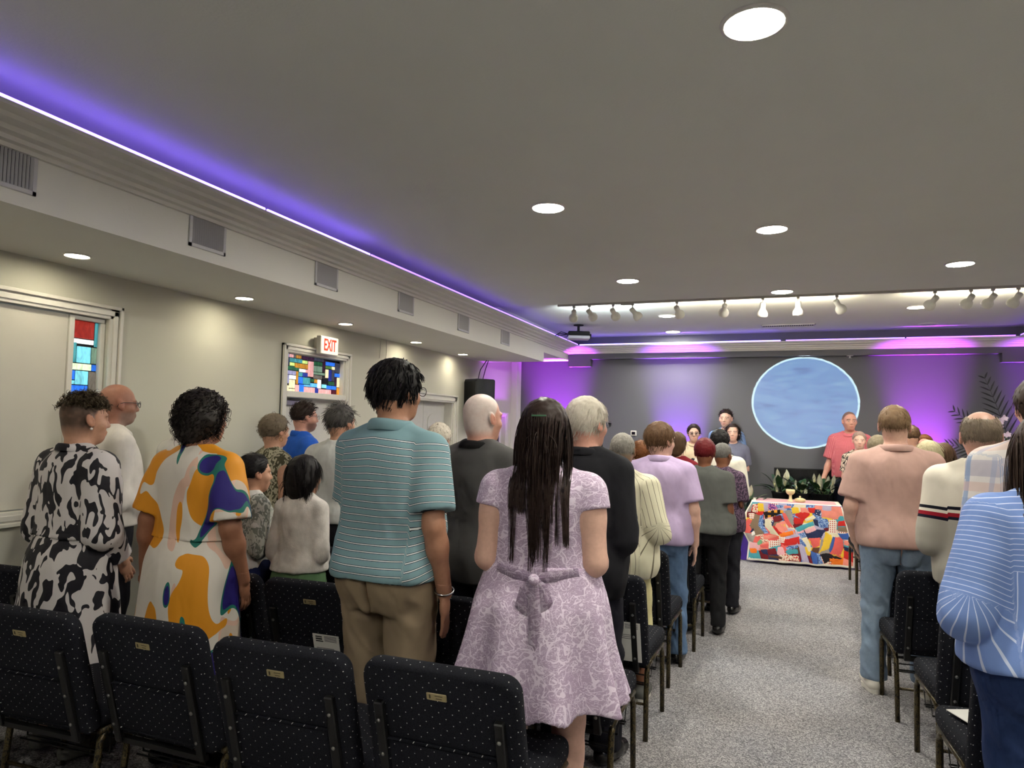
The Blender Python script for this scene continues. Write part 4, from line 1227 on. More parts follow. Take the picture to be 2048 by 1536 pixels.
# small dark fern in front of the uplight
fn = empty('potted_fern', (1.90, 9.9, 0), 0, 'dark fern on a stand behind the balding man', 'plant')
bm = bmesh.new(); lathe(bm, [(.11, 0), (.11, .02), (.02, .04), (.02, .82), (.13, .85), (.14, 1.0), (.12, 1.0), (.001, .98)], 18); from_bm('stand_pot', bm, M_BLACK, fn, True)
for k in range(16):
    a = 2 * PI * k / 16; el = rs.uniform(.3, 1.2)
    bm = bmesh.new(); leaf(bm, (0, 0, 1.0), (math.cos(a) * math.cos(el), math.sin(a) * math.cos(el), math.sin(el)), (0, 0, 1), rs.uniform(.3, .45), .02, 1.0, 8); from_bm('frond', bm, M_PALM, fn, True)

# ================================================================== MICROPHONE STAND, LECTERN, THERMOSTAT
ms = empty('microphone_stand', (-2.30, 9.8, 0), 0, 'black microphone stand with a boom against the grey front wall', 'microphone stand')
bm = bmesh.new(); tube(bm, [(0, 0, .02), (0, 0, 1.52)], .011, 8); from_bm('pole', bm, M_BLACK, ms)
bm = bmesh.new(); lathe(bm, [(.13, 0), (.13, .012), (.02, .025), (.001, .025)], 20); from_bm('base', bm, M_BLACK, ms)
bm = bmesh.new(); tube(bm, [(.02, 0, 1.60), (-.10, 0, 1.555)], .008, 8); lathe(bm, [(.018, 1.50), (.018, 1.60), (.001, 1.60)], 10); from_bm('boom', bm, M_BLACK, ms)
bm = bmesh.new(); tube(bm, [(0.0, 0, 1.60), (.0, -.01, 1.64)], .012, 8); bmesh.ops.create_icosphere(bm, subdivisions=2, radius=.024, matrix=Matrix.Translation((0, -.01, 1.66))); from_bm('microphone', bm, M_BLACK, ms, True)
lc = empty('acrylic_lectern', (-2.17, 10.0, 0), 0, 'clear lectern with two pale uprights before the grey front wall', 'lectern')
M_ACRYL = plain('lectern_pale_upright', rgb(214, 208, 226), .3, .5)
for sg in (-1, 1):
    bm = bmesh.new(); box(bm, sg * .22 - .008, sg * .22 + .008, -.02, .02, .02, 1.50, bevel=.003); from_bm('upright', bm, M_ACRYL, lc)
bm = bmesh.new(); box(bm, -.24, .24, -.16, .16, 1.06, 1.075, bevel=.003); from_bm('reading_shelf', bm, M_ACRYL, lc)
bm = bmesh.new(); box(bm, -.26, .26, -.16, .16, 0, .02, bevel=.003); from_bm('foot', bm, M_ACRYL, lc)
th = empty('wall_thermostat', (-2.08, YF, 1.52), 0, 'small white wall control box with dark display on the front wall', 'thermostat')
bm = bmesh.new(); box(bm, -.045, .045, -.03, 0, -.04, .04, bevel=.008); from_bm('case', bm, M_TRIM, th)
bm = bmesh.new(); box(bm, -.028, .028, -.033, -.029, -.022, .022); from_bm('display', bm, M_DARKGLASS, th)
# ================================================================== PEOPLE: signed distance fields turned into one continuous skin
F32 = np.float32
def axis(lo, hi, h, fine=()):
    """monotone coordinates with finer steps inside the given (a, b, step) ranges"""
    out = [lo]
    while out[-1] < hi:
        s = h
        for a, b, f in fine:
            if a <= out[-1] < b:
                s = min(s, f)
        out.append(out[-1] + s)
    return np.array(out, F32)
class Field:
    def __init__(self, xs, ys, zs):
        self.x, self.y, self.z = xs, ys, zs
        self.F = np.full((len(xs), len(ys), len(zs)), 0.5, F32)
    def _sl(self, bb):
        s = []
        for ax, (a, b) in zip((self.x, self.y, self.z), bb):
            i, j = np.searchsorted(ax, a), np.searchsorted(ax, b)
            s.append(slice(max(0, i - 1), j + 1))
        return tuple(s)
    def grid(self, s):
        return self.x[s[0]][:, None, None], self.y[s[1]][None, :, None], self.z[s[2]][None, None, :]
    def add(self, prim, k=0.02):
        fn, bb = prim
        m = 0.02 + k
        s = self._sl([(a - m, b + m) for a, b in bb])
        X, Y, Z = self.grid(s)
        if X.size == 0 or Y.size == 0 or Z.size == 0:
            return self
        d = fn(X, Y, Z).astype(F32)
        A = self.F[s]
        if k <= 0:
            self.F[s] = np.minimum(A, d)
        else:
            h = np.clip(0.5 + 0.5 * (A - d) / k, 0, 1)
            self.F[s] = A * (1 - h) + d * h - k * h * (1 - h)
        return self
    def cut(self, prim, k=0.004):
        fn, bb = prim
        s = self._sl(bb)
        X, Y, Z = self.grid(s)
        if X.size == 0 or Y.size == 0 or Z.size == 0:
            return self
        d = -fn(X, Y, Z).astype(F32)
        A = self.F[s]
        h = np.clip(0.5 - 0.5 * (A - d) / k, 0, 1)
        self.F[s] = A * (1 - h) + d * h + k * h * (1 - h)
        return self
    def above(self, z0):
        """keep only what lies above z0"""
        self.F = np.maximum(self.F, (z0 - self.z)[None, None, :])
        return self
    def below(self, z0):
        self.F = np.maximum(self.F, (self.z - z0)[None, None, :])
        return self
    def mesh(self):
        F = self.F
        F[0] = F[-1] = 0.3; F[:, 0] = F[:, -1] = 0.3; F[:, :, 0] = F[:, :, -1] = 0.3
        S = F < 0
        nx, ny, nz = F.shape
        c = np.zeros((nx - 1, ny - 1, nz - 1), np.int8)
        for i in (0, 1):
            for j in (0, 1):
                for k in (0, 1):
                    c += S[i:nx - 1 + i, j:ny - 1 + j, k:nz - 1 + k]
        act = (c > 0) & (c < 8)
        I, J, K = np.nonzero(act)
        idx = np.full(act.shape, -1, np.int32)
        idx[I, J, K] = np.arange(len(I))
        acc = np.zeros((len(I), 3), F32); cnt = np.zeros(len(I), F32)
        P = (self.x, self.y, self.z)
        corners = [(0, 0, 0), (1, 0, 0), (0, 1, 0), (1, 1, 0), (0, 0, 1), (1, 0, 1), (0, 1, 1), (1, 1, 1)]
        for a in range(8):
            for ax in range(3):
                if corners[a][ax]:
                    continue
                q = list(corners[a]); q[ax] = 1
                fa = F[I + corners[a][0], J + corners[a][1], K + corners[a][2]]
                fb = F[I + q[0], J + q[1], K + q[2]]
                m = (fa < 0) != (fb < 0)
                t = np.where(m, fa / np.where(m, fa - fb, 1), 0)
                for d2 in range(3):
                    g = (I, J, K)[d2]
                    p0 = P[d2][g + corners[a][d2]]; p1 = P[d2][g + q[d2]]
                    acc[:, d2] += np.where(m, p0 + t * (p1 - p0), 0)
                cnt += m
        V = acc / np.maximum(cnt, 1)[:, None]
        Q = []
        for ax in range(3):
            sl0 = [slice(None)] * 3; sl1 = [slice(None)] * 3
            sl0[ax] = slice(0, -1); sl1[ax] = slice(1, None)
            A, B = S[tuple(sl0)], S[tuple(sl1)]
            o1, o2 = [(1, 2), (2, 0), (0, 1)][ax]
            ii = list(np.nonzero(A != B))
            m = (ii[o1] > 0) & (ii[o2] > 0) & (ii[o1] < F.shape[o1] - 1) & (ii[o2] < F.shape[o2] - 1)
            ii = [q[m] for q in ii]
            flip = A[ii[0], ii[1], ii[2]]
            def cell(d1, d2):
                w = [q.copy() for q in ii]
                w[o1] = w[o1] - d1; w[o2] = w[o2] - d2
                return idx[w[0], w[1], w[2]]
            q = np.stack([cell(1, 1), cell(0, 1), cell(0, 0), cell(1, 0)], 1)
            q[~flip] = q[~flip][:, ::-1]
            Q.append(q)
        Q = np.concatenate(Q)
        Q = Q[(Q >= 0).all(1)]
        return V, Q
def ellipsoid(c, r, R=None):
    c = np.array(c, F32); r = np.array(r, F32)
    rm = float(r.max()) if R is not None else None
    bb = [(c[i] - (rm or r[i]), c[i] + (rm or r[i])) for i in range(3)]
    def fn(X, Y, Z):
        x, y, z = X - c[0], Y - c[1], Z - c[2]
        if R is not None:
            x, y, z = (R[0][0] * x + R[1][0] * y + R[2][0] * z, R[0][1] * x + R[1][1] * y + R[2][1] * z, R[0][2] * x + R[1][2] * y + R[2][2] * z)
        a = np.sqrt((x / r[0]) ** 2 + (y / r[1]) ** 2 + (z / r[2]) ** 2)
        b = np.sqrt((x / r[0] ** 2) ** 2 + (y / r[1] ** 2) ** 2 + (z / r[2] ** 2) ** 2) + 1e-6
        return a * (a - 1) / b
    return fn, bb
def cone(p, q, r0, r1, sy=1.0):
    """rounded cone from p to q; sy squashes it front to back"""
    p = np.array(p, F32); q = np.array(q, F32)
    bb = [(min(p[i] - r0, q[i] - r1), max(p[i] + r0, q[i] + r1)) for i in range(3)]
    d = q - p; L2 = float(d @ d) + 1e-9
    def fn(X, Y, Z):
        x, y, z = X - p[0], Y - p[1], Z - p[2]
        t = np.clip((x * d[0] + y * d[1] + z * d[2]) / L2, 0, 1)
        return np.sqrt((x - t * d[0]) ** 2 + ((y - t * d[1]) / sy) ** 2 + (z - t * d[2]) ** 2) - (r0 + (r1 - r0) * t)
    return fn, bb
def smoothed(zs, vs):
    """smooth curve through control points"""
    zs = np.array(zs, float); vs = np.array(vs, float)
    m = np.zeros_like(vs); dz = np.diff(zs); dv = np.diff(vs) / dz
    m[1:-1] = (dv[:-1] + dv[1:]) / 2; m[0], m[-1] = dv[0], dv[-1]
    def f(z):
        z = np.clip(z, zs[0], zs[-1])
        i = np.clip(np.searchsorted(zs, z) - 1, 0, len(zs) - 2)
        h = dz[i]; t = (z - zs[i]) / h
        return ((2 * t ** 3 - 3 * t ** 2 + 1) * vs[i] + (t ** 3 - 2 * t ** 2 + t) * h * m[i]
                + (-2 * t ** 3 + 3 * t ** 2) * vs[i + 1] + (t ** 3 - t ** 2) * h * m[i + 1])
    return f
def loft(zs, a, b, yc, p=2.3, pleat=None, xc=0.0):
    """stack of rounded cross-sections; pleat(z) -> (amplitude, count, phase)"""
    fa, fb, fy = smoothed(zs, a), smoothed(zs, b), smoothed(zs, yc)
    mx, my = max(a) * 1.25, max(b) * 1.25
    bb = [(xc - mx, xc + mx), (min(yc) - my, max(yc) + my), (zs[0], zs[-1])]
    def fn(X, Y, Z):
        z = Z[0, 0, :].astype(float)
        A, B, C = (f(z).astype(F32)[None, None, :] for f in (fa, fb, fy))
        u, v = (X - xc) / A, (Y - C) / B
        r = (np.abs(u) ** p + np.abs(v) ** p) ** (1.0 / p)
        if pleat is not None:
            amp, n, ph = pleat
            th = np.arctan2(v, u)
            w = amp(z).astype(F32)[None, None, :]
            r = r * (1 - w * (np.sin(n * th + ph + 0.8 * np.sin(2 * th)) + 0.5 * np.sin((n * 0.5 + 1) * th + 2 * ph)))
        d = (r - 1) * np.minimum(A, B)
        return np.maximum(np.maximum(d, zs[0] - Z), Z - zs[-1])
    return fn, bb
# ---- value noise
_rng = np.random.RandomState(11)
_LAT = _rng.rand(32, 32, 32).astype(F32)
def vnoise(P):
    P = np.asarray(P); i = np.floor(P).astype(int); f = P - i; f = f * f * (3 - 2 * f)
    r = 0
    for a in (0, 1):
        for b in (0, 1):
            for c in (0, 1):
                w = (f[:, 0] if a else 1 - f[:, 0]) * (f[:, 1] if b else 1 - f[:, 1]) * (f[:, 2] if c else 1 - f[:, 2])
                r = r + w * _LAT[(i[:, 0] + a) % 32, (i[:, 1] + b) % 32, (i[:, 2] + c) % 32]
    return r * 2 - 1
def vnormals(V, Q):
    n = np.cross(V[Q[:, 2]] - V[Q[:, 0]], V[Q[:, 3]] - V[Q[:, 1]])
    N = np.zeros_like(V)
    for k in range(4):
        np.add.at(N, Q[:, k], n)
    return N / (np.linalg.norm(N, axis=1, keepdims=True) + 1e-9)
def folds(V, Q, amp, seed, scale=(6, 6, 4.2), sharp=True, slant=0.6):
    """cloth folds: ridged noise pushed along the normals"""
    if amp <= 0:
        return V
    N = vnormals(V, Q)
    W = V.copy()
    W[:, 2] = W[:, 2] + slant * W[:, 0]
    n = vnoise(W * np.array(scale) + seed * 3.7)
    n2 = vnoise(W * np.array(scale) * 2.1 + seed * 1.3 + 9)
    d = (1 - 2 * np.abs(n)) * 0.7 + n2 * 0.35 if sharp else n
    w = .55 + .9 * np.clip((1.34 - V[:, 2]) / .35, 0, 1)
    return V + N * (d * amp * w)[:, None]

# ------------------------------------------------------------------ materials for people
def mat_skin():
    t = NT('skin')
    c = t.attr('tone', 'Color')
    n = t.noise(t.tc(), 55, 3)
    k = t.n.new('ShaderNodeMix'); k.data_type = 'RGBA'; k.blend_type = 'MULTIPLY'; k.inputs[0].default_value = 1
    t.link(c, k.inputs[6]); t.link(t.ramp(n, [(0.3, (0.9, 0.88, 0.87)), (0.7, (1, 1, 1))]), k.inputs[7])
    t.base(k.outputs[2], 0.48, 0.4)
    t.b.inputs['Subsurface Weight'].default_value = 0.0
    t.bump(t.noise(t.tc(), 220, 2), 0.12, 0.002)
    return t.m
M_SKIN = mat_skin()
def mat_hair(name, c0, c1, rough=0.5):
    if 'hair_' + name in MATS: return MATS['hair_' + name]
    t = NT('hair_' + name)
    n = t.noise(t.mapping(t.tc(), (60, 60, 14)), 1.0, 3)
    v = t.attr('tint')
    t.base(t.mix(t.math('ADD', t.math('MULTIPLY', n, 0.5), t.math('MULTIPLY', v, 0.5)), c0, c1), rough, 0.2)
    MATS['hair_' + name] = t.m
    return t.m
def cloth(name, col, rough=0.85, weave=600, wv=0.25, vary=0.05, sheen=0.0, fold=0.6, col2=None, fscale=9):
    """plain woven cloth with soft wrinkle relief"""
    if 'cloth_' + name in MATS: return MATS['cloth_' + name]
    t = NT('cloth_' + name)
    n = t.noise(t.tc(), 14, 3)
    c2 = col2 or tuple(min(1, x * (1 + vary)) for x in col[:3])
    t.base(t.ramp(n, [(0.35, tuple(x * (1 - vary) for x in col[:3])), (0.65, c2[:3])]), rough, 0.2)
    if sheen: t.b.inputs['Sheen Weight'].default_value = sheen
    w = t.noise(t.mapping(t.tc(), (1, 1, 0.55), rot=(0, 0.5, 0)), fscale, 2, 0.5, 0.25)
    b = t.bump(w, fold, 0.04)
    t.bump(t.noise(t.tc(), weave, 1), wv, 0.001, b)
    MATS['cloth_' + name] = t.m
    return t.m
M_LENSGLASS = None
def mat_glass():
    t = NT('spectacle_glass')
    t.base((0.9, 0.95, 1.0), 0.02, 0.5)
    t.b.inputs['Transmission Weight'].default_value = 1.0
    t.b.inputs['IOR'].default_value = 1.02
    return t.m
M_SPEC = mat_glass()
M_PEARL = plain('pearl', rgb(236, 230, 220), 0.25, 0.6)
M_SILVER = plain('silver', rgb(205, 205, 205), 0.2, 0.5, 1.0)
M_GOLD = plain('gold', rgb(210, 170, 90), 0.25, 0.5, 1.0)
M_EYEWHITE = plain('eye_white', rgb(230, 226, 220), 0.25)
M_EYEIRIS = plain('eye_iris_dark', rgb(44, 30, 24), 0.2)

# ------------------------------------------------------------------ the figure
TZ = [0.78, 0.86, 0.93, 1.00, 1.08, 1.16, 1.25, 1.33, 1.39, 1.435, 1.465, 1.49]
MALE = dict(a=[.140, .168, .172, .165, .158, .160, .170, .178, .168, .125, .080, .058],
            b=[.100, .118, .124, .118, .112, .114, .120, .120, .106, .086, .066, .056],
            y=[-.005, -.018, -.020, -.008, .006, .008, .002, -.008, -.016, -.020, -.018, -.012], sh=.172)
FEMALE = dict(a=[.145, .178, .184, .172, .150, .142, .150, .158, .148, .108, .070, .050],
              b=[.105, .124, .130, .120, .106, .104, .116, .122, .102, .080, .060, .050],
              y=[-.005, -.020, -.024, -.010, .004, .008, .012, .008, -.010, -.018, -.016, -.010], sh=.152)
def rotz(a):
    c, s = math.cos(a), math.sin(a)
    return np.array([[c, -s, 0], [s, c, 0], [0, 0, 1]], F32)
def rotx(a):
    c, s = math.cos(a), math.sin(a)
    return np.array([[1, 0, 0], [0, c, -s], [0, s, c]], F32)
class Fig:
    """one figure in a 1.75 m frame, facing +y; everything is scaled to its own height at the end"""
    def __init__(self, **s):
        self.s = s
        g = s.get
        self.base = FEMALE if g('sex', 'm') == 'f' else MALE
        w, dp = g('w', 1.0), g('d', 1.0)
        ws, ww, wh = g('ws', 1.0), g('ww', 1.0), g('wh', 1.0)
        z = np.array(TZ)
        prof = np.interp(z, [0.9, 1.10, 1.34], [wh, ww, ws])
        self.a = np.array(self.base['a']) * prof * w
        dprof = np.interp(z, [0.9, 1.10, 1.34], [g('dh', 1.0), g('dw', 1.0), g('ds', 1.0)])
        self.b = np.array(self.base['b']) * dprof * dp
        neck = np.clip((z - 1.42) / 0.05, 0, 1)
        self.a = self.a * (1 - neck) + np.array(self.base['a']) * neck * g('neck', 1.0)
        self.b = self.b * (1 - neck) + np.array(self.base['b']) * neck * g('neck', 1.0)
        self.yc = np.array(self.base['y']) + g('belly', 0.0) * np.exp(-((z - 1.06) / 0.12) ** 2)
        self.shx = self.base['sh'] * w * ws
        self.armr = g('armr', 1.0) * (0.92 if g('sex', 'm') == 'f' else 1.0)
        self.legr = g('legr', 1.0)
        self.hz = 1.615                                   # head centre
        self.hs = g('head', 1.0)
        hy, hp = g('hyaw', 0.0), g('hpitch', 0.0)
        self.HR = rotz(math.radians(hy)) @ rotx(math.radians(hp))
        self.hp = np.array([0, g('hfwd', 0.012), self.hz], F32)
        self.arm = {}
        for side, sg in (('r', 1), ('l', -1)):
            e, wv, hd, pn = {'down': ((.032, -.035, -.27), (.012, .055, -.245), (0.0, .12, -1), (1, .1, 0)),
                             'out': ((.062, -.045, -.26), (.045, .03, -.24), (.05, .1, -1), (1, .15, 0)),
                             'fwd': ((.036, -.025, -.27), (-.075, .215, .035), (-.75, .6, .1), (.3, .9, .3)),
                             'low': ((.038, -.030, -.27), (-.085, .190, -.120), (-.7, .6, -.4), (.3, .9, .3)),
                             'clasp': ((.045, -.035, -.265), (-.135, .165, -.100), (-.8, .3, -.4), (.2, 1, .2)),
                             'back': ((.050, -.075, -.265), (-.03, .01, -.25), (0, .05, -1), (1, 0, 0)),
                             'up': ((.060, .060, -.245), (-.06, .13, .21), (-.3, .3, .9), (.5, .8, 0))}[g('arm_' + side, 'down')] \
                if isinstance(g('arm_' + side, 'down'), str) else g('arm_' + side)
            S = np.array([self.shx * sg, -.014, 1.385], F32)
            E = S + np.array([e[0] * sg, e[1], e[2]], F32)
            W = E + np.array([wv[0] * sg, wv[1], wv[2]], F32)
            self.arm[side] = (S, E, W, np.array([hd[0] * sg, hd[1], hd[2]], float), np.array([pn[0] * sg, pn[1], pn[2]], float), sg)
        st = g('stance', 0.0)
        hx = 0.088 * w * wh
        self.leg = {}
        for side, sg, dy in (('r', 1, g('step', 0.0)), ('l', -1, -g('step', 0.0))):
            self.leg[side] = (np.array([hx * sg, -.008, .90], F32), np.array([(hx + .006 + st * .5) * sg, .012 + dy * .5, .49], F32),
                              np.array([(hx + .012 + st) * sg, -.025 + dy, .085], F32))
        self.k = s['H'] / 1.75
    # -- primitives
    def torso(self, e=0.0, ea=None, zs=None):
        z = np.array(TZ)
        ee = e if ea is None else np.interp(z, *ea)
        return loft(TZ, list(self.a + ee), list(self.b + ee), list(self.yc))
    def shoulders(self, F, e=0.0, k=0.03):
        r = (.052 + e) * (0.92 if self.base is FEMALE else 1.0)
        for sg in (1, -1):
            F.add(cone((sg * .040, -.016, 1.448), (sg * self.shx * .95, -.016, 1.388), .046 + e, r + .002, 0.95), k)
    def hand(self, F, side, k=.006):
        S, E, W, d, n, sg = self.arm[side]
        d = d / np.linalg.norm(d)
        n = n - d * (n @ d); n /= np.linalg.norm(n)          # back of the hand
        u = np.cross(d, n)                                    # across the palm
        sc = self.s.get('hand', 1.0) * (0.93 if self.base is FEMALE else 1.0)
        # make u point to the thumb side: forward / inward
        if u[1] + 0.3 * (-sg) * u[0] < 0:
            u = -u
        pal = W + d * .050 * sc
        R = np.stack([u, n, d], 1)
        F.add(ellipsoid(pal, (.041 * sc, .017 * sc, .052 * sc), R), .012)
        curl = self.s.get('curl_' + side, self.s.get('curl', 0.5))
        for q, (off, L, r) in enumerate(((.030, .074, .0088), (.0105, .083, .0090), (-.0095, .077, .0086), (-.0285, .061, .0078))):
            p = W + d * .088 * sc + u * off * sc
            dd = d + u * off * 1.6
            c = curl * (0.8 + .12 * q)
            for j, fr in enumerate((.46, .31, .23)):
                dd = dd / np.linalg.norm(dd)
                t = p + dd * L * fr * sc
                F.add(cone(p, t, (r - .0006 * j) * sc, (r - .0006 * (j + 1)) * sc), .0035 if j else .006)
                p = t
                dd = dd - n * c * (.55 + .2 * j)
        p = W + d * .028 * sc + u * .032 * sc - n * .006
        dd = d * .75 + u * .75 - n * .35
        for j, (L, r) in enumerate(((.042, .0125), (.034, .0105), (.026, .0095))):
            dd = dd / np.linalg.norm(dd)
            t = p + dd * L * sc
            F.add(cone(p, t, r * sc, (r - .001) * sc), .006)
            p = t
            dd = dd + d * .35 - u * .25 * (j + 1) * .6
    def headf(self, F):
        R, c, h = self.HR, self.hp, self.hs
        sl = F._sl([(c[0] - .15 * h, c[0] + .15 * h), (c[1] - .16 * h, c[1] + .17 * h), (c[2] - .17 * h, c[2] + .17 * h)])
        X, Y, Z = F.grid(sl)
        x, y, z = X - c[0], Y - c[1], Z - c[2]
        lx = (R[0, 0] * x + R[1, 0] * y + R[2, 0] * z) / h
        ly = (R[0, 1] * x + R[1, 1] * y + R[2, 1] * z) / h
        lz = (R[0, 2] * x + R[1, 2] * y + R[2, 2] * z) / h
        def el(c, r):
            return ellipsoid(c, r)[0](lx, ly, lz)
        def sm(a, b, k):
            t = np.clip(.5 + .5 * (a - b) / k, 0, 1)
            return a * (1 - t) + b * t - k * t * (1 - t)
        f = self.s.get('face', 1.0)
        d = el((0, -.012, .032), (.0765, .096, .088))              # skull
        d = sm(d, el((0, .028, -.030), (.062 * f, .064, .080)), .03)   # face
        d = sm(d, el((0, .045, -.085), (.036 * f, .040, .032)), .03)   # chin
        d = sm(d, el((0, -.045, -.035), (.060, .050, .060)), .03)   # nape
        ax_ = np.abs(lx)
        def els(c, r):
            return ellipsoid(c, r)[0](ax_, ly, lz)
        d = sm(d, els((.042, .058, -.028), (.022 * f, .02, .02)), .02)   # cheeks
        d = sm(d, els((.030, .075, .022), (.026, .014, .010)), .014)   # brow
        d = np.maximum(d, -els((.031, .100, .004), (.017, .016, .011)) - .001)   # eye sockets
        d = sm(d, els((.031, .078, .004), (.0125, .0125, .0115)), .003)   # eyelids
        nose = cone((0, .086, .012), (0, .1035, -.028), .008, .0115)[0](lx, ly, lz)
        d = sm(d, nose, .012)
        d = sm(d, els((.011, .094, -.031), (.008, .010, .0075)), .006)
        d = sm(d, el((0, .089, -.058), (.024, .010, .007)), .008)
        d = sm(d, el((0, .087, -.069), (.020, .010, .007)), .006)
        d = np.maximum(d, -el((0, .102, -.0635), (.022, .010, .0022)))
        # ears: a tilted disc with a hollow
        ear = ellipsoid((.080, -.008, -.004), (.010, .021, .033))[0](ax_, ly + .25 * lz, lz)
        ear = np.maximum(ear, -ellipsoid((.091, -.003, -.002), (.007, .011, .019))[0](ax_, ly + .25 * lz, lz))
        d = sm(d, ear, .006)
        A = F.F[sl]
        dd = (d * h).astype(F32)
        t = np.clip(.5 + .5 * (A - dd) / .025, 0, 1)
        F.F[sl] = A * (1 - t) + dd * t - .025 * t * (1 - t)
    def to_head(self, P):
        """points -> head frame"""
        return ((np.asarray(P) - self.hp) @ self.HR) / self.hs
    def from_head(self, P):
        return (np.asarray(P, float) * self.hs) @ self.HR.T + self.hp
    def body_mesh(self, vox=.012, fine_head=.007, hands=None):
        """trunk and limbs at a coarse step, head and seen hands at a fine one; the pieces overlap on the same surface"""
        hands = hands or {}
        nk = self.s.get('neck', 1.0)
        neck = cone((0, -.018, 1.45), (0, self.hp[1] - .022, 1.56), .056 * nk, .053 * nk)
        def trunk(F):
            F.add(self.torso(-.012), .02)
            self.shoulders(F, -.004)
            F.add(neck, .03)
        xm = max(abs(w[2][0]) for w in self.arm.values()) + .16
        ys_ = [w[2][1] for w in self.arm.values()]
        F = Field(axis(-xm, xm, vox), axis(min(-.22, min(ys_) - .12), max(.24, max(ys_) + .22), vox), axis(-.01, 1.47, vox * 1.2))
        trunk(F)
        parts = []
        for sd in ('r', 'l'):
            S, E, W, d, n, sg = self.arm[sd]
            k = self.armr
            def lower(G):
                G.add(cone(E, W, .040 * k, .027 * (.5 + .5 * k)), .015)
                G.add(ellipsoid(E * .7 + W * .3, (.041 * k, .043 * k, .06)), .02)
            F.add(cone(S, E, .050 * k, .039 * k), .03)
            F.add(ellipsoid(S * .65 + E * .35, (.047 * k, .05 * k, .085)), .03)
            lower(F)
            if sd in hands:
                c = W + d / np.linalg.norm(d) * .085
                hv = hands[sd]
                G = Field(axis(c[0] - .125, c[0] + .125, hv), axis(c[1] - .125, c[1] + .125, hv), axis(c[2] - .125, c[2] + .125, hv))
                lower(G); self.hand(G, sd)
                parts.append(G.mesh())
            else:
                self.hand(F, sd)
            Hh, Kn, An = self.leg[sd]
            q = self.legr * self.s.get('leg_in', 1.0)
            F.add(cone(Hh, Kn, .082 * q, .052 * q), .03)
            F.add(cone(Kn, An, .050 * q, .035 * (.5 + .5 * q)), .02)
            F.add(ellipsoid(Kn * .72 + An * .28 + np.array([0, -.018, 0], F32), (.050 * q, .052 * q, .12)), .03)
            F.add(cone(An + np.array([0, -.02, -.045], F32), An + np.array([sg * .012, .14, -.058], F32), .032, .026), .02)
        parts.insert(0, F.mesh())
        G = Field(axis(-.15, .15, fine_head), axis(-.17, .19, fine_head), axis(1.435, 1.80, fine_head))
        trunk(G)
        self.headf(G)
        parts.append(G.mesh())
        V, Q, o = [], [], 0
        for v, q in parts:
            V.append(v); Q.append(q + o); o += len(v)
        return np.concatenate(V), np.concatenate(Q)
def skin_tone(fig, V, spec):
    """albedo of the skin: lips, brows, stubble and shaved hair are colours of the person"""
    base = np.array(spec['skin'][:3], float)
    T = np.tile(base, (len(V), 1))
    P = fig.to_head(V)
    head = (np.abs(P[:, 0]) < .11) & (np.abs(P[:, 1]) < .15) & (np.abs(P[:, 2]) < .14)
    def blend(mask, col, s=1.0):
        m = (np.clip(mask, 0, 1) * head * s)[:, None]
        T[:] = T * (1 - m) + np.array(col[:3]) * m
    lips = np.exp(-((P[:, 0] / .022) ** 2 + ((P[:, 2] + .0635) / .011) ** 2) * 1.2) * (P[:, 1] > .07)
    blend(lips * 1.2, spec.get('lips', (base[0] * .75, base[1] * .42, base[2] * .42)), .75)
    ears = np.exp(-(((np.abs(P[:, 0]) - .085) / .014) ** 2))* (np.abs(P[:, 1]) < .04)
    blend(ears, (base[0] * 1.0, base[1] * .78, base[2] * .74), .5)
    if spec.get('brow'):
        br = np.exp(-(((P[:, 2] - .024 + .12 * np.abs(np.abs(P[:, 0]) - .03)) / .0055) ** 2)) * (np.abs(np.abs(P[:, 0]) - .032) < .021) * (P[:, 1] > .05)
        blend(br, spec['brow'], .9)
    if spec.get('stubble'):
        sb = np.clip((-.035 - P[:, 2]) / .02, 0, 1) * np.clip((P[:, 1] + .02) / .03, 0, 1)
        blend(sb, spec['stubble'], .75)
    if spec.get('fade'):
        col, z0, z1 = spec['fade'][:3]
        n = vnoise(P * 60)
        front = .02 + .05 * np.clip((P[:, 2] - .02) / .08, 0, 1)
        fd = np.clip((P[:, 2] - z0) / (z1 - z0), 0, 1) * np.clip((front - P[:, 1]) / .012, 0, 1) * (np.abs(P[:, 0]) < .084)
        blend(fd * (1 + .15 * n), col, spec['fade'][3] if len(spec['fade']) > 3 else .9)
    return T

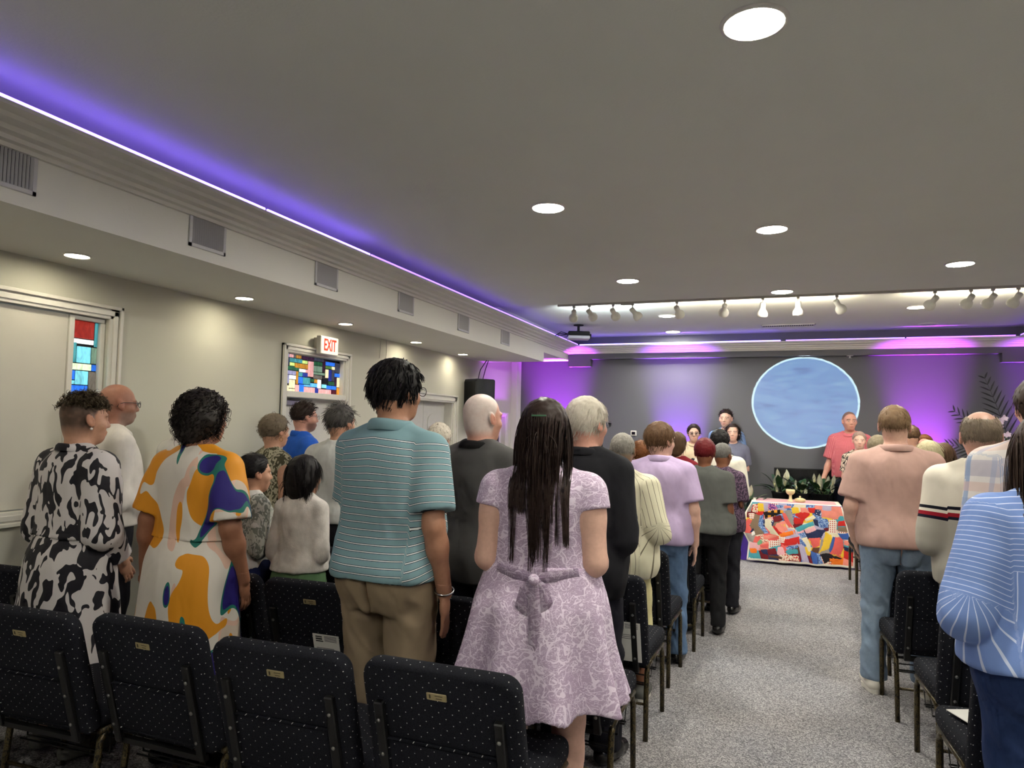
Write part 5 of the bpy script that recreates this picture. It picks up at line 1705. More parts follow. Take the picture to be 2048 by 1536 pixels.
# ------------------------------------------------------------------ garments
def garment_top(fig, kind, e, hem, sleeve, vox, fold=.004, seed=1, loose=0.0, neckcut=1.0, sl_e=.012, flare=0.0, puff=0.0):
    """kind: tee / shirt / jacket / sleeveless / dress top; sleeve = how far down the arm (0..2, 1 = elbow)"""
    xm = max(abs(w[1][0]) + .10 for w in fig.arm.values())
    xm = max(xm, max(abs(w[2][0]) + .09 for w in fig.arm.values()) if sleeve > 1 else 0)
    yl = [v[1] for w in fig.arm.values() for v in (w[:3] if sleeve > 1 else w[:2])]
    zlo = min(hem, min(w[2][2] for w in fig.arm.values()) - .02 if sleeve > 1 else hem)
    F = Field(axis(-xm, xm, vox), axis(min(-.26, min(yl) - .1), max(.28, max(yl) + .1), vox), axis(zlo - .04, 1.56, vox))
    z = np.array(TZ)
    hang = np.interp(z, [hem, hem + .12, 1.20, 1.36, 1.48], [e + loose + flare, e + loose, e + loose * .9, e, e * .8])
    a = fig.a + hang; b = fig.b + hang
    # cloth hangs from the chest instead of following the waist
    if kind != 'fitted':
        ia = np.interp(1.28, z, a); ib = np.interp(1.28, z, b)
        m = (z < 1.28) & (z > 0.95)
        a[m] = np.maximum(a[m], np.interp(z[m], [.95, 1.28], [max(ia * .97, np.interp(.95, z, a)), ia]))
        b[m] = np.maximum(b[m], np.interp(z[m], [.95, 1.28], [ib * .92, ib]))
    F.add(loft(TZ, list(a), list(b), list(fig.yc)), .02)
    fig.shoulders(F, e + .002, .03)
    F.above(hem)
    for sd in ('r', 'l'):
        S, E, W, d, n, sg = fig.arm[sd]
        k = fig.armr
        if sleeve <= 0:
            F.add(cone(S - np.array([sg * .035, 0, 0], F32), S - np.array([sg * .005, 0, .03], F32), .055 * k + e * .5, .050 * k + e * .4), .02)
            continue
        f1 = min(sleeve, 1.0)
        end = S + (E - S) * f1
        G = Field(F.x, F.y, F.z)
        G.add(cone(S + (E - S) * .02, end + (E - S) * .18, .053 * k + sl_e + puff * .3, (.050 if sleeve <= 1 else .044) * k + sl_e + (.010 if sleeve <= 1 else 0) + puff), .02)
        if puff:
            G.add(ellipsoid(S + (E - S) * .45, (.062 + puff, .066 + puff, .11)), .03)
        if sleeve > 1:
            f2 = sleeve - 1
            endw = E + (W - E) * f2
            G.add(cone(E, endw + (W - E) * .12, .043 * k + sl_e, .032 + sl_e * .9), .02)
            dr = (W - E) / np.linalg.norm(W - E); pt = endw
        else:
            dr = (E - S) / np.linalg.norm(E - S); pt = end
        X, Y, Z = G.grid((slice(None),) * 3)
        pl = (X - pt[0]) * dr[0] + (Y - pt[1]) * dr[1] + (Z - pt[2]) * dr[2]
        # only trim near the cuff so a bent arm keeps its upper part
        near = ((X - pt[0]) ** 2 + (Y - pt[1]) ** 2 + (Z - pt[2]) ** 2) < .15 ** 2
        G.F = np.where(near, np.maximum(G.F, pl.astype(F32)), G.F)
        h = np.clip(.5 + .5 * (F.F - G.F) / .022, 0, 1)
        F.F = F.F * (1 - h) + G.F * h - .022 * h * (1 - h)
    if neckcut:
        F.cut(ellipsoid((0, .012, 1.515), (.074 * neckcut * fig.s.get('neck', 1.0), .084 * neckcut, .062 * neckcut)), .006)
    V, Q = F.mesh()
    # coordinates along the cloth, for stripes
    sv = V[:, 2].copy(); su = np.arctan2(V[:, 0], -V[:, 1]) * .17
    on = np.zeros(len(V))
    if sleeve > 0:
        for sd in ('r', 'l'):
            S, E, W, d, n, sg = fig.arm[sd]
            L = np.linalg.norm(E - S); u = (E - S) / L
            t = (V - S) @ u
            rad = np.linalg.norm(V - S - t[:, None] * u, axis=1)
            tw = np.clip((np.abs(V[:, 0]) - (abs(S[0]) - .030)) / .02, 0, 1) * (V[:, 0] * sg > 0) * (t > -.03)
            wv = (W - E) / np.linalg.norm(W - E)
            t2 = L + np.maximum(0, (V - E) @ wv)
            ta = np.where(t > L, t2, t)
            m = tw > .5
            sv[m] = 1.40 - ta[m]
            def around(O, ax):
                a_ = np.cross(ax, [0.0, 1.0, 0.15]); a_ /= np.linalg.norm(a_); b_ = np.cross(ax, a_)
                return np.arctan2((V - O) @ b_, (V - O) @ a_) * .06
            su[m] = np.where(t > L, around(E, wv), around(S, u))[m]
            on[m & (t <= L)] = 1
    sv = sv + .10 * np.abs(V[:, 0]) * (V[:, 1] < 0) * np.clip((V[:, 2] - 1.2) / .2, 0, 1)
    V = folds(V, Q, fold, seed)
    return V, Q, dict(sv=sv, su=su, sleeve=on)
def garment_trousers(fig, vox, waist=1.02, e=.012, hem=.075, fold=.005, seed=2, legw=1.0, shorts=None):
    F = Field(axis(-.34, .34, vox), axis(-.26, .26, vox), axis((shorts or hem) - .03, waist + .03, vox))
    lo = [(z, a + e, b + e, y) for z, a, b, y in zip(TZ, fig.a, fig.b, fig.yc) if z <= 1.08]
    F.add(loft([q[0] for q in lo], [q[1] for q in lo], [q[2] for q in lo], [q[3] for q in lo]), .02)
    for sd in ('r', 'l'):
        H, K, A = fig.leg[sd]
        q = fig.legr
        sg = 1 if sd == 'r' else -1
        F.add(cone(H + np.array([0, 0, -.02], F32), K, .090 * q + e, (.062 * q + e) * legw), .02)
        F.add(cone(K, A + np.array([0, 0, -.03], F32), (.062 * q + e) * legw, (.052 + e) * legw), .015)
        F.add(ellipsoid(H + np.array([sg * .004, -.052 * fig.s.get('d', 1), -.005], F32), (.086 * q, .075 * q, .098)), .03)
    # seat crease
    F.cut((lambda X, Y, Z: np.abs(X) * 1.0 + np.maximum(Y + .10, 0) * .12 + np.maximum(Z - .93, 0) * .35 + np.maximum(.80 - Z, 0) * .3 - .006, [(-.03, .03), (-.26, -.04), (.74, .97)]), .02)
    F.below(waist).above(shorts or hem)
    V, Q = F.mesh()
    w = np.clip((.93 - V[:, 2]) / .12, .08, 1)[:, None]
    V = V + (folds(V, Q, fold, seed, (9, 9, 11), True, 1.2) - V) * w
    return V, Q, dict(sv=V[:, 2], su=np.arctan2(V[:, 0], -V[:, 1]) * .15)
def garment_skirt(fig, vox, waist, hem, flare, n=11, amp=.05, seed=1, fold=.003, hipe=.016, tilt=0.0, phase=0.4):
    zz = np.linspace(hem, waist, 8)
    t = (waist - zz) / (waist - hem)
    A = np.interp(zz, TZ, fig.a); B = np.interp(zz, TZ, fig.b); Yc = np.interp(zz, TZ, fig.yc)
    ha, hb = np.interp(.92, TZ, fig.a), np.interp(.92, TZ, fig.b)
    below = zz < .92
    A = np.where(below, ha, A) + hipe + flare * t ** 1.2
    B = np.where(below, hb, B) + hipe + flare * t ** 1.2
    Yc = np.where(below, np.interp(.92, TZ, fig.yc), Yc)
    m = max(A.max(), B.max()) * 1.2
    F = Field(axis(-m, m, vox), axis(-m, m, vox), axis(hem - .05, waist + .03, vox))
    ampf = lambda z: amp * np.clip((waist - .04 - z) / (waist - hem), 0, 1)
    F.add(loft(list(zz - 0.0), list(A), list(B), list(Yc), 2.1, (ampf, n, phase)), 0)
    X, Y, Z = F.grid((slice(None),) * 3)
    hz = hem + .012 * np.sin(n * np.arctan2(Y, X) + phase) + tilt * X
    F.F = np.maximum(F.F, (hz + .015 - Z).astype(F32))
    V, Q = F.mesh()
    V = folds(V, Q, fold, seed, (10, 10, 2.5), True, 0.1)
    return V, Q, dict(sv=V[:, 2], su=np.arctan2(V[:, 0], -V[:, 1]) * .2)
def collar_mesh(fig, h=.040, out=.012, e=.006, drop=.030):
    """folded shirt collar: a stand and a fall"""
    n = 40
    nk = fig.s.get('neck', 1.0)
    V = []; Q = []
    prof = [(0.000, -.012), (0.000, h), (.006, h + .004), (out, h - .006), (out + .007, -.002), (out + .003, -.006), (.006, h - .012)]
    for i in range(n):
        th = 2 * PI * i / n
        cx, sy = math.cos(th), math.sin(th)
        front = max(0, sy) ** 1.5
        for (o, z) in prof:
            r = 1
            a = (.066 * nk + e + o); b = (.068 * nk + e + o)
            V.append((a * cx, b * sy - .012 + front * .012, 1.470 + z * (1 - .35 * front) - drop * front * 1.4 - .010 * (abs(cx) ** 2)))
    k = len(prof)
    for i in range(n):
        for j in range(k):
            Q.append((i * k + j, ((i + 1) % n) * k + j, ((i + 1) % n) * k + (j + 1) % k, i * k + (j + 1) % k))
    return np.array(V), np.array(Q)
def shoe_mesh(fig, side, vox=.008, sole=True):
    H, K, A = fig.leg[side]
    sg = 1 if side == 'r' else -1
    F = Field(axis(A[0] - .09, A[0] + .09, vox), axis(A[1] - .13, A[1] + .26, vox), axis(-.004, .16, vox))
    c = A.copy()
    F.add(cone((c[0], c[1] - .035, .048), (c[0] + sg * .006, c[1] + .09, .044), .042, .044), .02)
    F.add(cone((c[0] + sg * .004, c[1] + .05, .042), (c[0] + sg * .014, c[1] + .165, .030), .044, .036), .02)
    F.add(cone((c[0], c[1] - .005, .06), (c[0], c[1], .11), .044, .042), .02)
    F.cut(ellipsoid((c[0], c[1] - .005, .145), (.037, .044, .045)), .004)
    F.above(.004)
    return F.mesh()

# ------------------------------------------------------------------ hair
def strands(root, nrm, comb, L, steps=7, r=.0016, curl=0.0, cfreq=3.0, grav=.15, lift=.35, seed=0, fig=None, clear=1.02, jitter=.25, lenvar=.3, taper=.35):
    """tubes of hair growing from the scalp in the head frame; root, nrm, comb are (n,3)"""
    rs = np.random.RandomState(seed)
    n = len(root)
    Ls = L * (1 + lenvar * (rs.rand(n) * 2 - 1)) if np.ndim(L) == 0 else L * (1 + lenvar * (rs.rand(n) * 2 - 1))
    d = nrm * lift + comb + jitter * (rs.rand(n, 3) * 2 - 1)
    d /= np.linalg.norm(d, axis=1, keepdims=True) + 1e-9
    p = root.copy(); pts = [p.copy()]
    g = np.array([0, 0, -1.0])
    for s in range(steps):
        p = p + d * (Ls / steps)[:, None]
        # stay outside the skull
        q = (p - SKULL_C) / SKULL_R
        rr = np.linalg.norm(q, axis=1, keepdims=True)
        ins = rr < clear
        p = np.where(ins, SKULL_C + q / np.maximum(rr, 1e-6) * clear * SKULL_R, p)
        d = d + g * grav + .10 * jitter * (rs.rand(n, 3) * 2 - 1)
        d /= np.linalg.norm(d, axis=1, keepdims=True) + 1e-9
        pts.append(p.copy())
    P = np.stack(pts, 1)
    if curl > 0:
        ph = rs.rand(n) * 6.28
        t = np.linspace(0, 1, steps + 1)
        a = np.cross(comb + nrm * .5, rs.rand(n, 3) - .5); a /= np.linalg.norm(a, axis=1, keepdims=True) + 1e-9
        b = np.cross(comb + nrm * .3, a); b /= np.linalg.norm(b, axis=1, keepdims=True) + 1e-9
        w = curl * np.minimum(1, t * 3)
        ang = ph[:, None] + cfreq * 6.28 * t[None]
        P = P + (a[:, None] * np.cos(ang)[..., None] + b[:, None] * np.sin(ang)[..., None]) * w[None, :, None]
    return P, rs.rand(n)
def clump(P, m, amount, seed, width=.006):
    """gather strands into m locks towards their tips"""
    rs = np.random.RandomState(seed)
    n = len(P)
    gi = rs.choice(n, min(m, n), replace=False)
    d = ((P[:, None, P.shape[1] // 2] - P[None, gi, P.shape[1] // 2]) ** 2).sum(-1)
    k = gi[d.argmin(1)]
    t = (np.linspace(0, 1, P.shape[1]) ** .8 * amount)[None, :, None]
    off = (rs.rand(n, 1, 3) - .5) * width
    return P * (1 - t) + (P[k] + off) * t
def tubes(P, rad, tint, sides=3, taper=.35):
    n, m, _ = P.shape
    D = np.gradient(P, axis=1); D /= np.linalg.norm(D, axis=2, keepdims=True) + 1e-9
    up = np.array([.31, .77, .55])
    A = np.cross(D, up); A /= np.linalg.norm(A, axis=2, keepdims=True) + 1e-9
    B = np.cross(D, A)
    w = rad * (1 - (1 - taper) * np.linspace(0, 1, m) ** 2)[None, :, None]
    V = np.stack([P + (A * math.cos(2 * PI * k / sides) + B * math.sin(2 * PI * k / sides)) * w for k in range(sides)], 2)   # n,m,s,3
    idx = np.arange(n * m * sides).reshape(n, m, sides)
    q = []
    for k in range(sides):
        q.append(np.stack([idx[:, :-1, k], idx[:, :-1, (k + 1) % sides], idx[:, 1:, (k + 1) % sides], idx[:, 1:, k]], -1).reshape(-1, 4))
    return V.reshape(-1, 3), np.concatenate(q), np.repeat(tint, m * sides)
SKULL_C = np.array([0, -.012, .030]); SKULL_R = np.array([.0775, .097, .089])
def scalp(n, seed, region):
    """random points on the skull kept by region(p) (head frame)"""
    rs = np.random.RandomState(seed)
    v = rs.randn(n * 6, 3); v /= np.linalg.norm(v, axis=1, keepdims=True)
    p = SKULL_C + v * SKULL_R
    m = region(p)
    p, v = p[m][:n], (v / SKULL_R)[m][:n]
    v /= np.linalg.norm(v, axis=1, keepdims=True)
    return p, v
def hairline(p, front=.055, side=-.005, nape=-.060):
    """usual region covered by hair: not the face; ends above ears and at the nape"""
    x, y, z = p[:, 0], p[:, 1], p[:, 2]
    lim = np.interp(y, [-.11, -.05, .0, .03, .06, .10], [nape, nape * .8, side, side + .02, front, .12])
    return z > lim
CAPVOX = [.006]
def cap_mesh(thick, region_lim, vox=None, noise=.004, nscale=60, seed=0, extra=None, grow=1.0):
    """solid hair mass around the skull (head frame)"""
    vox = CAPVOX[0]
    F = Field(axis(-.16, .16, vox), axis(-.17, .15, vox), axis(-.20, .20, vox))
    X, Y, Z = F.grid((slice(None),) * 3)
    y = F.y; lim = region_lim(y)[None, :, None]
    d = ellipsoid(SKULL_C, SKULL_R * grow + thick)[0](X, Y, Z) + thick * .85 * (1 - np.clip((Z - lim) / .035, 0, 1))
    cutv = lim - Z
    d = np.maximum(d, np.broadcast_to(cutv, d.shape))
    F.F = np.broadcast_to(d, F.F.shape).astype(F32).copy()
    for e in (extra or []):
        F.add(e, .015)
    V, Q = F.mesh()
    if noise:
        N = vnormals(V, Q)
        V = V + N * (vnoise(V * nscale + seed) * noise + vnoise(V * nscale * 2.3 + seed) * noise * .5)[:, None]
    return V, Q
# ------------------------------------------------------------------ putting a person together
LOD = {'hero': (.0085, .0065), 'mid': (.0115, .0085), 'far': (.015, .0075)}
def put(fig, root, name, V, Q, m, attrs=None, label=None, parent=None):
    o = from_np(name, V * fig.k, Q, m, parent or root, True, attrs)
    if label: o['label'] = label
    return o
def back_push(fig, P, gap=.012):
    """keep hair outside the back and shoulders (figure frame)"""
    z = P[..., 2]
    A = np.interp(z, TZ, fig.a) + .016; B = np.interp(z, TZ, fig.b) + .016; C = np.interp(z, TZ, fig.yc)
    sh = (z < 1.47)
    u = np.clip(np.abs(P[..., 0]) / A, 0, .999)
    lim = C - B * (1 - u ** 2.3) ** (1 / 2.3) - gap
    y = P[..., 1].copy()
    m = sh & (y < .03) & (y > lim)
    P = P.copy(); P[..., 1] = np.where(m, lim, y)
    return P
def add_hair(fig, root, style, mat, n=900, seed=1, **o):
    g = o.get
    parts = []
    def out(V, Q, tint=None, name='hair', par=None):
        V = fig.from_head(V)
        return put(fig, root, name, V, Q, mat, {'tint': np.full(len(V), .3) if tint is None else tint}, None, par)
    def region(p):
        return hairline(p, g('front', .055), g('side', -.005), g('nape', -.060))
    rl = lambda y: np.interp(y, [-.16, -.11, -.05, .0, .03, .06, .10, .13], [g('nape', -.06), g('nape', -.06), g('nape', -.06) * .8, g('side', -.005), g('side', -.005) + .02, g('front', .055), .12, .14])
    if style in ('short', 'perm', 'curlybob', 'bob', 'long', 'afro', 'curlytop', 'balding'):
        th = g('thick', .008)
        if style == 'curlytop':
            rl2 = lambda y: np.interp(y, [-.16, -.10, -.06, 0, .06, .13], [.16, .10, .072, .066, .066, .09])
            V, Q = cap_mesh(th, rl2, .006, .006, 90, seed)
        elif style == 'balding':
            rl2 = rl
            V, Q = cap_mesh(th, rl, .006, .002, 90, seed)
            crown = (V[:, 2] > .085) & (np.abs(V[:, 0]) < .055) & (V[:, 1] < .09)
            keep = ~crown[Q].any(1)
            Q = Q[keep]
        else:
            ex = []
            if style == 'bob':
                ex = [ellipsoid((0, -.030, -.02), (.094, .090, .095)), ellipsoid((0, -.055, -.075), (.070, .060, .065))]
            if style == 'curlybob':
                ex = [ellipsoid((0, -.030, -.005), (.110, .100, .095)), ellipsoid((0, -.055, -.06), (.085, .065, .06))]
            if style == 'long':
                ex = [ellipsoid((0, -.045, -.05), (.082, .072, .13))]
            V, Q = cap_mesh(th, rl, .006, g('noise', .003), g('nscale', 70), seed, ex, g('grow', 1.0))
            if style in ('bob', 'curlybob', 'long'):
                # keep the face open
                V = V.copy()
                m = (V[:, 1] > .045) & (V[:, 2] < .075)
                keep = ~m[Q].any(1)
                Q = Q[keep]
        base = out(V, Q)
    if style == 'afro':
        root_p, nr = scalp(n, seed, region)
        P, tint = strands(root_p, nr, nr * .2, g('len', .07), 5, 0, g('curl', .006), 2.5, 0, 1.0, seed, jitter=.3, clear=1.0)
        V, Q, tt = tubes(P, g('rad', .003), tint)
        out(V, Q, tt, 'hair_strands', base)
        return
    if n <= 0:
        return
    reg = region
    if style == 'curlytop':
        reg = lambda p: (p[:, 2] > .062) & (p[:, 1] < .075)
    if style == 'balding':
        reg = lambda p: region(p) & ~((p[:, 2] > .088) & (np.abs(p[:, 0]) < .055))
    rp, nr = scalp(n, seed, reg)
    down = np.array([0, 0, -1.0]); bk = np.array([0, -1.0, 0])
    comb = g('comb')
    cd = np.tile(np.array(comb if comb is not None else (0, -.5, -.8), float), (len(rp), 1))
    if g('part', False):        # fall to both sides from a parting
        cd = np.stack([np.sign(rp[:, 0]) * .7, -.35 + 0 * rp[:, 0], -.5 + 0 * rp[:, 0]], 1)
    cd = cd - nr * (cd * nr).sum(1, keepdims=True)
    cd /= np.linalg.norm(cd, axis=1, keepdims=True) + 1e-6
    rp = rp + nr * g('thick', .008) * .6
    P, tint = strands(rp, nr, cd, g('len', .03), g('steps', 6), 0, g('curl', 0.0), g('cfreq', 2.5), g('grav', .2), g('lift', .35), seed,
                      jitter=g('jit', .25), clear=g('clear', 1.06), lenvar=g('lenvar', .3))
    W = fig.from_head(P.reshape(-1, 3)).reshape(P.shape)
    if g('clump'):
        W = clump(W, g('clump'), g('camt', .8), seed, g('cw', .02))
    if style in ('long',):
        W = back_push(fig, W)
        # smooth the polyline a little after pushing
        W[:, 1:-1] = (W[:, :-2] + W[:, 1:-1] * 2 + W[:, 2:]) / 4
    V, Q, tt = tubes(W, g('rad', .0018), tint, taper=g('taper', .4))
    put(fig, root, 'hair_strands', V, Q, mat, {'tint': tt}, None, base)
def add_glasses(fig, root, col=(0.02, 0.02, 0.02), rim=True):
    m = plain('spectacle_frame_%d' % int(col[0] * 255), (*col, 1), 0.3, 0.5)
    bm = bmesh.new()
    for sg in (1, -1):
        pts = [(sg * .033 + .024 * math.cos(a), .108 - .004 * abs(math.cos(a)), .004 + .017 * math.sin(a) * (1.0 if math.sin(a) > 0 else 1.1)) for a in [2 * PI * k / 14 for k in range(15)]]
        tube(bm, [tuple(fig.from_head([p])[0] * fig.k) for p in pts], .0016 * fig.k, 6, False)
        pts = [(sg * .057, .104, .010), (sg * .076, .06, .012), (sg * .084, .01, .012), (sg * .086, -.018, .004), (sg * .084, -.026, -.014)]
        tube(bm, [tuple(fig.from_head([p])[0] * fig.k) for p in pts], .0018 * fig.k, 6)
    tube(bm, [tuple(fig.from_head([p])[0] * fig.k) for p in [(-.010, .112, .008), (0, .115, .010), (.010, .112, .008)]], .0016 * fig.k, 6)
    g = from_bm('glasses', bm, m, root, True)
    for sg in (1, -1):
        bm = bmesh.new()
        c = [(sg * .033 + .022 * math.cos(a), .107, .004 + .016 * math.sin(a)) for a in [2 * PI * k / 14 for k in range(14)]]
        bm.faces.new([bm.verts.new(tuple(fig.from_head([p])[0] * fig.k)) for p in c])
        from_bm('lens', bm, M_SPEC, g)
def add_eyes(fig, root):
    for sg in (1, -1):
        V, Q = Field(*(axis(-.014, .014, .0035),) * 3).add(ellipsoid((0, 0, 0), (.0095, .0095, .0095)), 0).mesh()
        e = put(fig, root, 'eye', fig.from_head(V * np.array([1.15, 1, .62]) + np.array([sg * .031, .0835, .003])), Q, M_EYEWHITE)
        V, Q = Field(*(axis(-.012, .012, .002),) * 3).add(ellipsoid((0, 0, 0), (.0048, .0040, .0052)), 0).mesh()
        put(fig, root, 'iris', fig.from_head(V + np.array([sg * .031, .0905, .003])), Q, M_EYEIRIS, None, None, e)
COUNT = {}
def person(label, X, Y, H, face, **s):
    """face = heading in degrees to the right of the aisle direction"""
    root = empty('person', (X, Y, 0), math.radians(-face), label, 'person', s.get('group'))
    if s.get('bottom', {}).get('kind', 'trousers') == 'trousers' and not s.get('bottom', {}).get('shorts'):
        s['leg_in'] = .82
    fig = Fig(H=H, **s)
    vox, fh = LOD[s.get('lod', 'mid')]
    V, Q = fig.body_mesh({'hero': .0125, 'mid': .017, 'far': .018}[s.get('lod', 'mid')], fh, s.get('hands'))
    body = put(fig, root, 'body', V, Q, M_SKIN, {'tone': skin_tone(fig, V, s)})
    sd = s.get('seed', int(abs(X * 31 + Y * 17)))
    top = s.get('top')
    if top:
        t = dict(kind='tee', e=.014, hem=.94, sleeve=.62, fold=.007)
        t.update(top)
        V, Q, at = garment_top(fig, t['kind'], t['e'], t['hem'], t['sleeve'], vox, t['fold'], sd, t.get('loose', .008), t.get('neckcut', 1.0),
                               t.get('sl_e', .012), t.get('flare', 0), t.get('puff', 0))
        o = put(fig, root, t.get('name', 'shirt'), V, Q, t['m'], at)
        if t.get('collar'):
            V, Q = collar_mesh(fig, *t['collar'])
            put(fig, root, 'collar', V, Q, t.get('cm', t['m']), {'sv': np.full(len(V), 9.0), 'su': V[:, 0], 'sleeve': np.zeros(len(V))}, None, o)
    ov = s.get('over')
    if ov:
        t = dict(kind='jacket', e=.024, hem=.94, sleeve=1.9, fold=.004); t.update(ov)
        V, Q, at = garment_top(fig, t['kind'], t['e'], t['hem'], t['sleeve'], vox, t['fold'], sd + 3, t.get('loose', .012), t.get('neckcut', 1.5), t.get('sl_e', .022), t.get('flare', 0), 0)
        put(fig, root, t.get('name', 'jacket'), V, Q, t['m'], at)
    bot = s.get('bottom')
    if bot:
        b = dict(kind='trousers'); b.update(bot)
        if b['kind'] == 'skirt':
            V, Q, at = garment_skirt(fig, vox, b['waist'], b['hem'], b['flare'], b.get('n', 11), b.get('amp', .05), sd, b.get('fold', .003), b.get('hipe', .016), b.get('tilt', 0), b.get('phase', .4))
            put(fig, root, b.get('name', 'skirt'), V, Q, b['m'], at)
        else:
            V, Q, at = garment_trousers(fig, vox * (1.15 if s.get('lod') == 'hero' else 1.7), b.get('waist', 1.02), b.get('e', .010), b.get('hem', .075), b.get('fold', .007), sd + 1, b.get('legw', 1.0), b.get('shorts'))
            put(fig, root, b.get('name', 'trousers'), V, Q, b['m'], at)
    sh = s.get('shoes')
    if sh:
        for side in ('r', 'l'):
            V, Q = shoe_mesh(fig, side, .007 if s.get('shoe_detail') else .016)
            o = put(fig, root, 'shoe', V, Q, sh)
            if s.get('sole'):
                Hh, K, A = fig.leg[side]
                bm = bmesh.new(); sg = 1 if side == 'r' else -1
                pts = [(A[0] + sg * (.010 * (t > 0)) + .047 * (1 - .25 * max(0, t)) * math.cos(a), A[1] + .058 + .137 * math.sin(a)) for a in [2 * PI * k / 24 for k in range(24)] for t in [math.sin(a)]]
                f = bm.faces.new([bm.verts.new((p[0] * fig.k, p[1] * fig.k, 0.002)) for p in pts])
                r = bmesh.ops.extrude_face_region(bm, geom=[f])
                for v in r['geom']:
                    if isinstance(v, bmesh.types.BMVert): v.co.z += .026 * fig.k
                from_bm('sole', bm, s['sole'], o)
    h = s.get('hair')
    if h:
        h = dict(h)
        CAPVOX[0] = .0065 if s.get('lod') == 'hero' else .0085
        add_hair(fig, root, h.pop('style'), h.pop('m'), int(h.pop('n', 500) * {'hero': .66, 'mid': .38, 'far': .4}[s.get('lod', 'mid')]), sd + 5, **h)
    if s.get('glasses'):
        add_glasses(fig, root, s['glasses'])
    if s.get('eyes'):
        add_eyes(fig, root)
    ea = s.get('earring')
    if ea:
        for sg in (1, -1):
            p = fig.from_head([(sg * .089, -.004, -.042)])[0] * fig.k
            bm = bmesh.new()
            if ea == 'pearl':
                bmesh.ops.create_icosphere(bm, subdivisions=2, radius=.0065, matrix=Matrix.Translation(p))
                from_bm('earring', bm, M_PEARL, root, True)
            else:
                R = .014
                pts = [tuple(np.array(p) + np.array([0, R * math.cos(a), R * math.sin(a) - R])) for a in [2 * PI * k / 14 for k in range(15)]]
                tube(bm, pts, .0016, 6, False)
                from_bm('earring', bm, M_SILVER if ea == 'silver' else M_GOLD, root, True)
    return root, fig
def world_of(root, fig, p):
    """figure-frame point -> world"""
    c, s_ = math.cos(root.rotation_euler.z), math.sin(root.rotation_euler.z)
    x, y, z = [float(q) * fig.k for q in p]
    return Vector((root.location.x + c * x - s_ * y, root.location.y + s_ * x + c * y, z))
# ------------------------------------------------------------------ cloth patterns
def band(t, v, period, lo, hi, off=0.0):
    f = t.math('FRACT', t.math('DIVIDE', t.math('ADD', v, off), period))
    return t.math('MULTIPLY', t.math('GREATER_THAN', f, lo), t.math('LESS_THAN', f, hi))
def between(t, v, lo, hi):
    return t.math('MULTIPLY', t.math('GREATER_THAN', v, lo), t.math('LESS_THAN', v, hi))
def wrinkle(t, s=.35, scale=9, rot=.5):
    b = t.bump(t.noise(t.mapping(t.tc(), (1, 1, .55), rot=(0, rot, 0)), scale, 2, .5, .25), s * 1.4, .04)
    t.bump(t.noise(t.tc(), 500, 1), .2, .001, b)
def mat_polo_stripes():
    t = NT('cloth_teal_striped_polo'); v = t.attr('sv')
    wob = t.math('MULTIPLY', t.math('SUBTRACT', t.noise(t.tc(), 4, 2), .5), .012)
    v = t.math('ADD', v, wob)
    on = t.math('LESS_THAN', v, 1.445)
    c = t.mix(t.math('MULTIPLY', t.math('ADD', band(t, v, .0265, .0, .07), band(t, v, .0265, .19, .26)), on), rgb(128, 160, 168), rgb(26, 34, 42))
    c = t.mix(t.math('MULTIPLY', band(t, v, .0265, .07, .19), on), c, rgb(236, 240, 238))
    t.base(c, .85, .2); wrinkle(t, .35, 7); return t.m
def mat_cow():
    t = NT('cloth_black_white_print')
    co = t.mapping(t.tc(), (1, 1, .55))
    n = t.noise(co, 20, 1.0, .4, .9)
    t.base(t.mix(t.math('GREATER_THAN', n, .505), rgb(34, 33, 40), rgb(214, 208, 208)), .6, .3); wrinkle(t, .3, 8, .1); return t.m
def mat_colour_dress():
    t = NT('cloth_orange_blue_green_print')
    co = t.mapping(t.tc(), (1, 1, .5), rot=(.2, .35, 0))
    a = t.noise(co, 6.2, .6, .4, .7); b = t.noise(t.mapping(co, loc=(7, 3, 1)), 6.0, .6, .4, .8); c_ = t.noise(t.mapping(co, loc=(2, 9, 5)), 5.0, .5, .4, .6)
    c = t.mix(t.math('GREATER_THAN', c_, .60), rgb(226, 218, 208), rgb(228, 190, 170))
    c = t.mix(t.math('GREATER_THAN', c_, .66), c, rgb(214, 196, 178))
    c = t.mix(t.math('GREATER_THAN', a, .495), c, rgb(226, 150, 36))
    c = t.mix(t.math('GREATER_THAN', b, .59), c, rgb(38, 118, 106))
    c = t.mix(t.math('GREATER_THAN', b, .615), c, rgb(46, 36, 122))
    t.base(c, .55, .3); wrinkle(t, .35, 7, .2); return t.m
def mat_lace():
    t = NT('cloth_lilac_lace')
    co = t.tc()
    n = t.noise(co, 15, 1.5, .5, 1.8)
    l1 = t.math('LESS_THAN', t.math('ABSOLUTE', t.math('SUBTRACT', n, .5)), .028)
    n2 = t.noise(t.mapping(co, (1, 1, 1.8), loc=(3, 1, 7)), 34, 2, .5, 1.4)
    l2 = t.math('LESS_THAN', t.math('ABSOLUTE', t.math('SUBTRACT', n2, .5)), .03)
    ln = t.math('MAXIMUM', l1, t.math('MULTIPLY', l2, .7))
    t.base(t.mix(ln, rgb(190, 168, 194), rgb(234, 220, 236)), .8, .2)
    b = t.bump(t.noise(t.mapping(co, (1, 1, .3)), 10, 3), .3, .03)
    t.bump(t.math('ADD', ln, t.math('MULTIPLY', n, .5)), .55, .003, b); return t.m
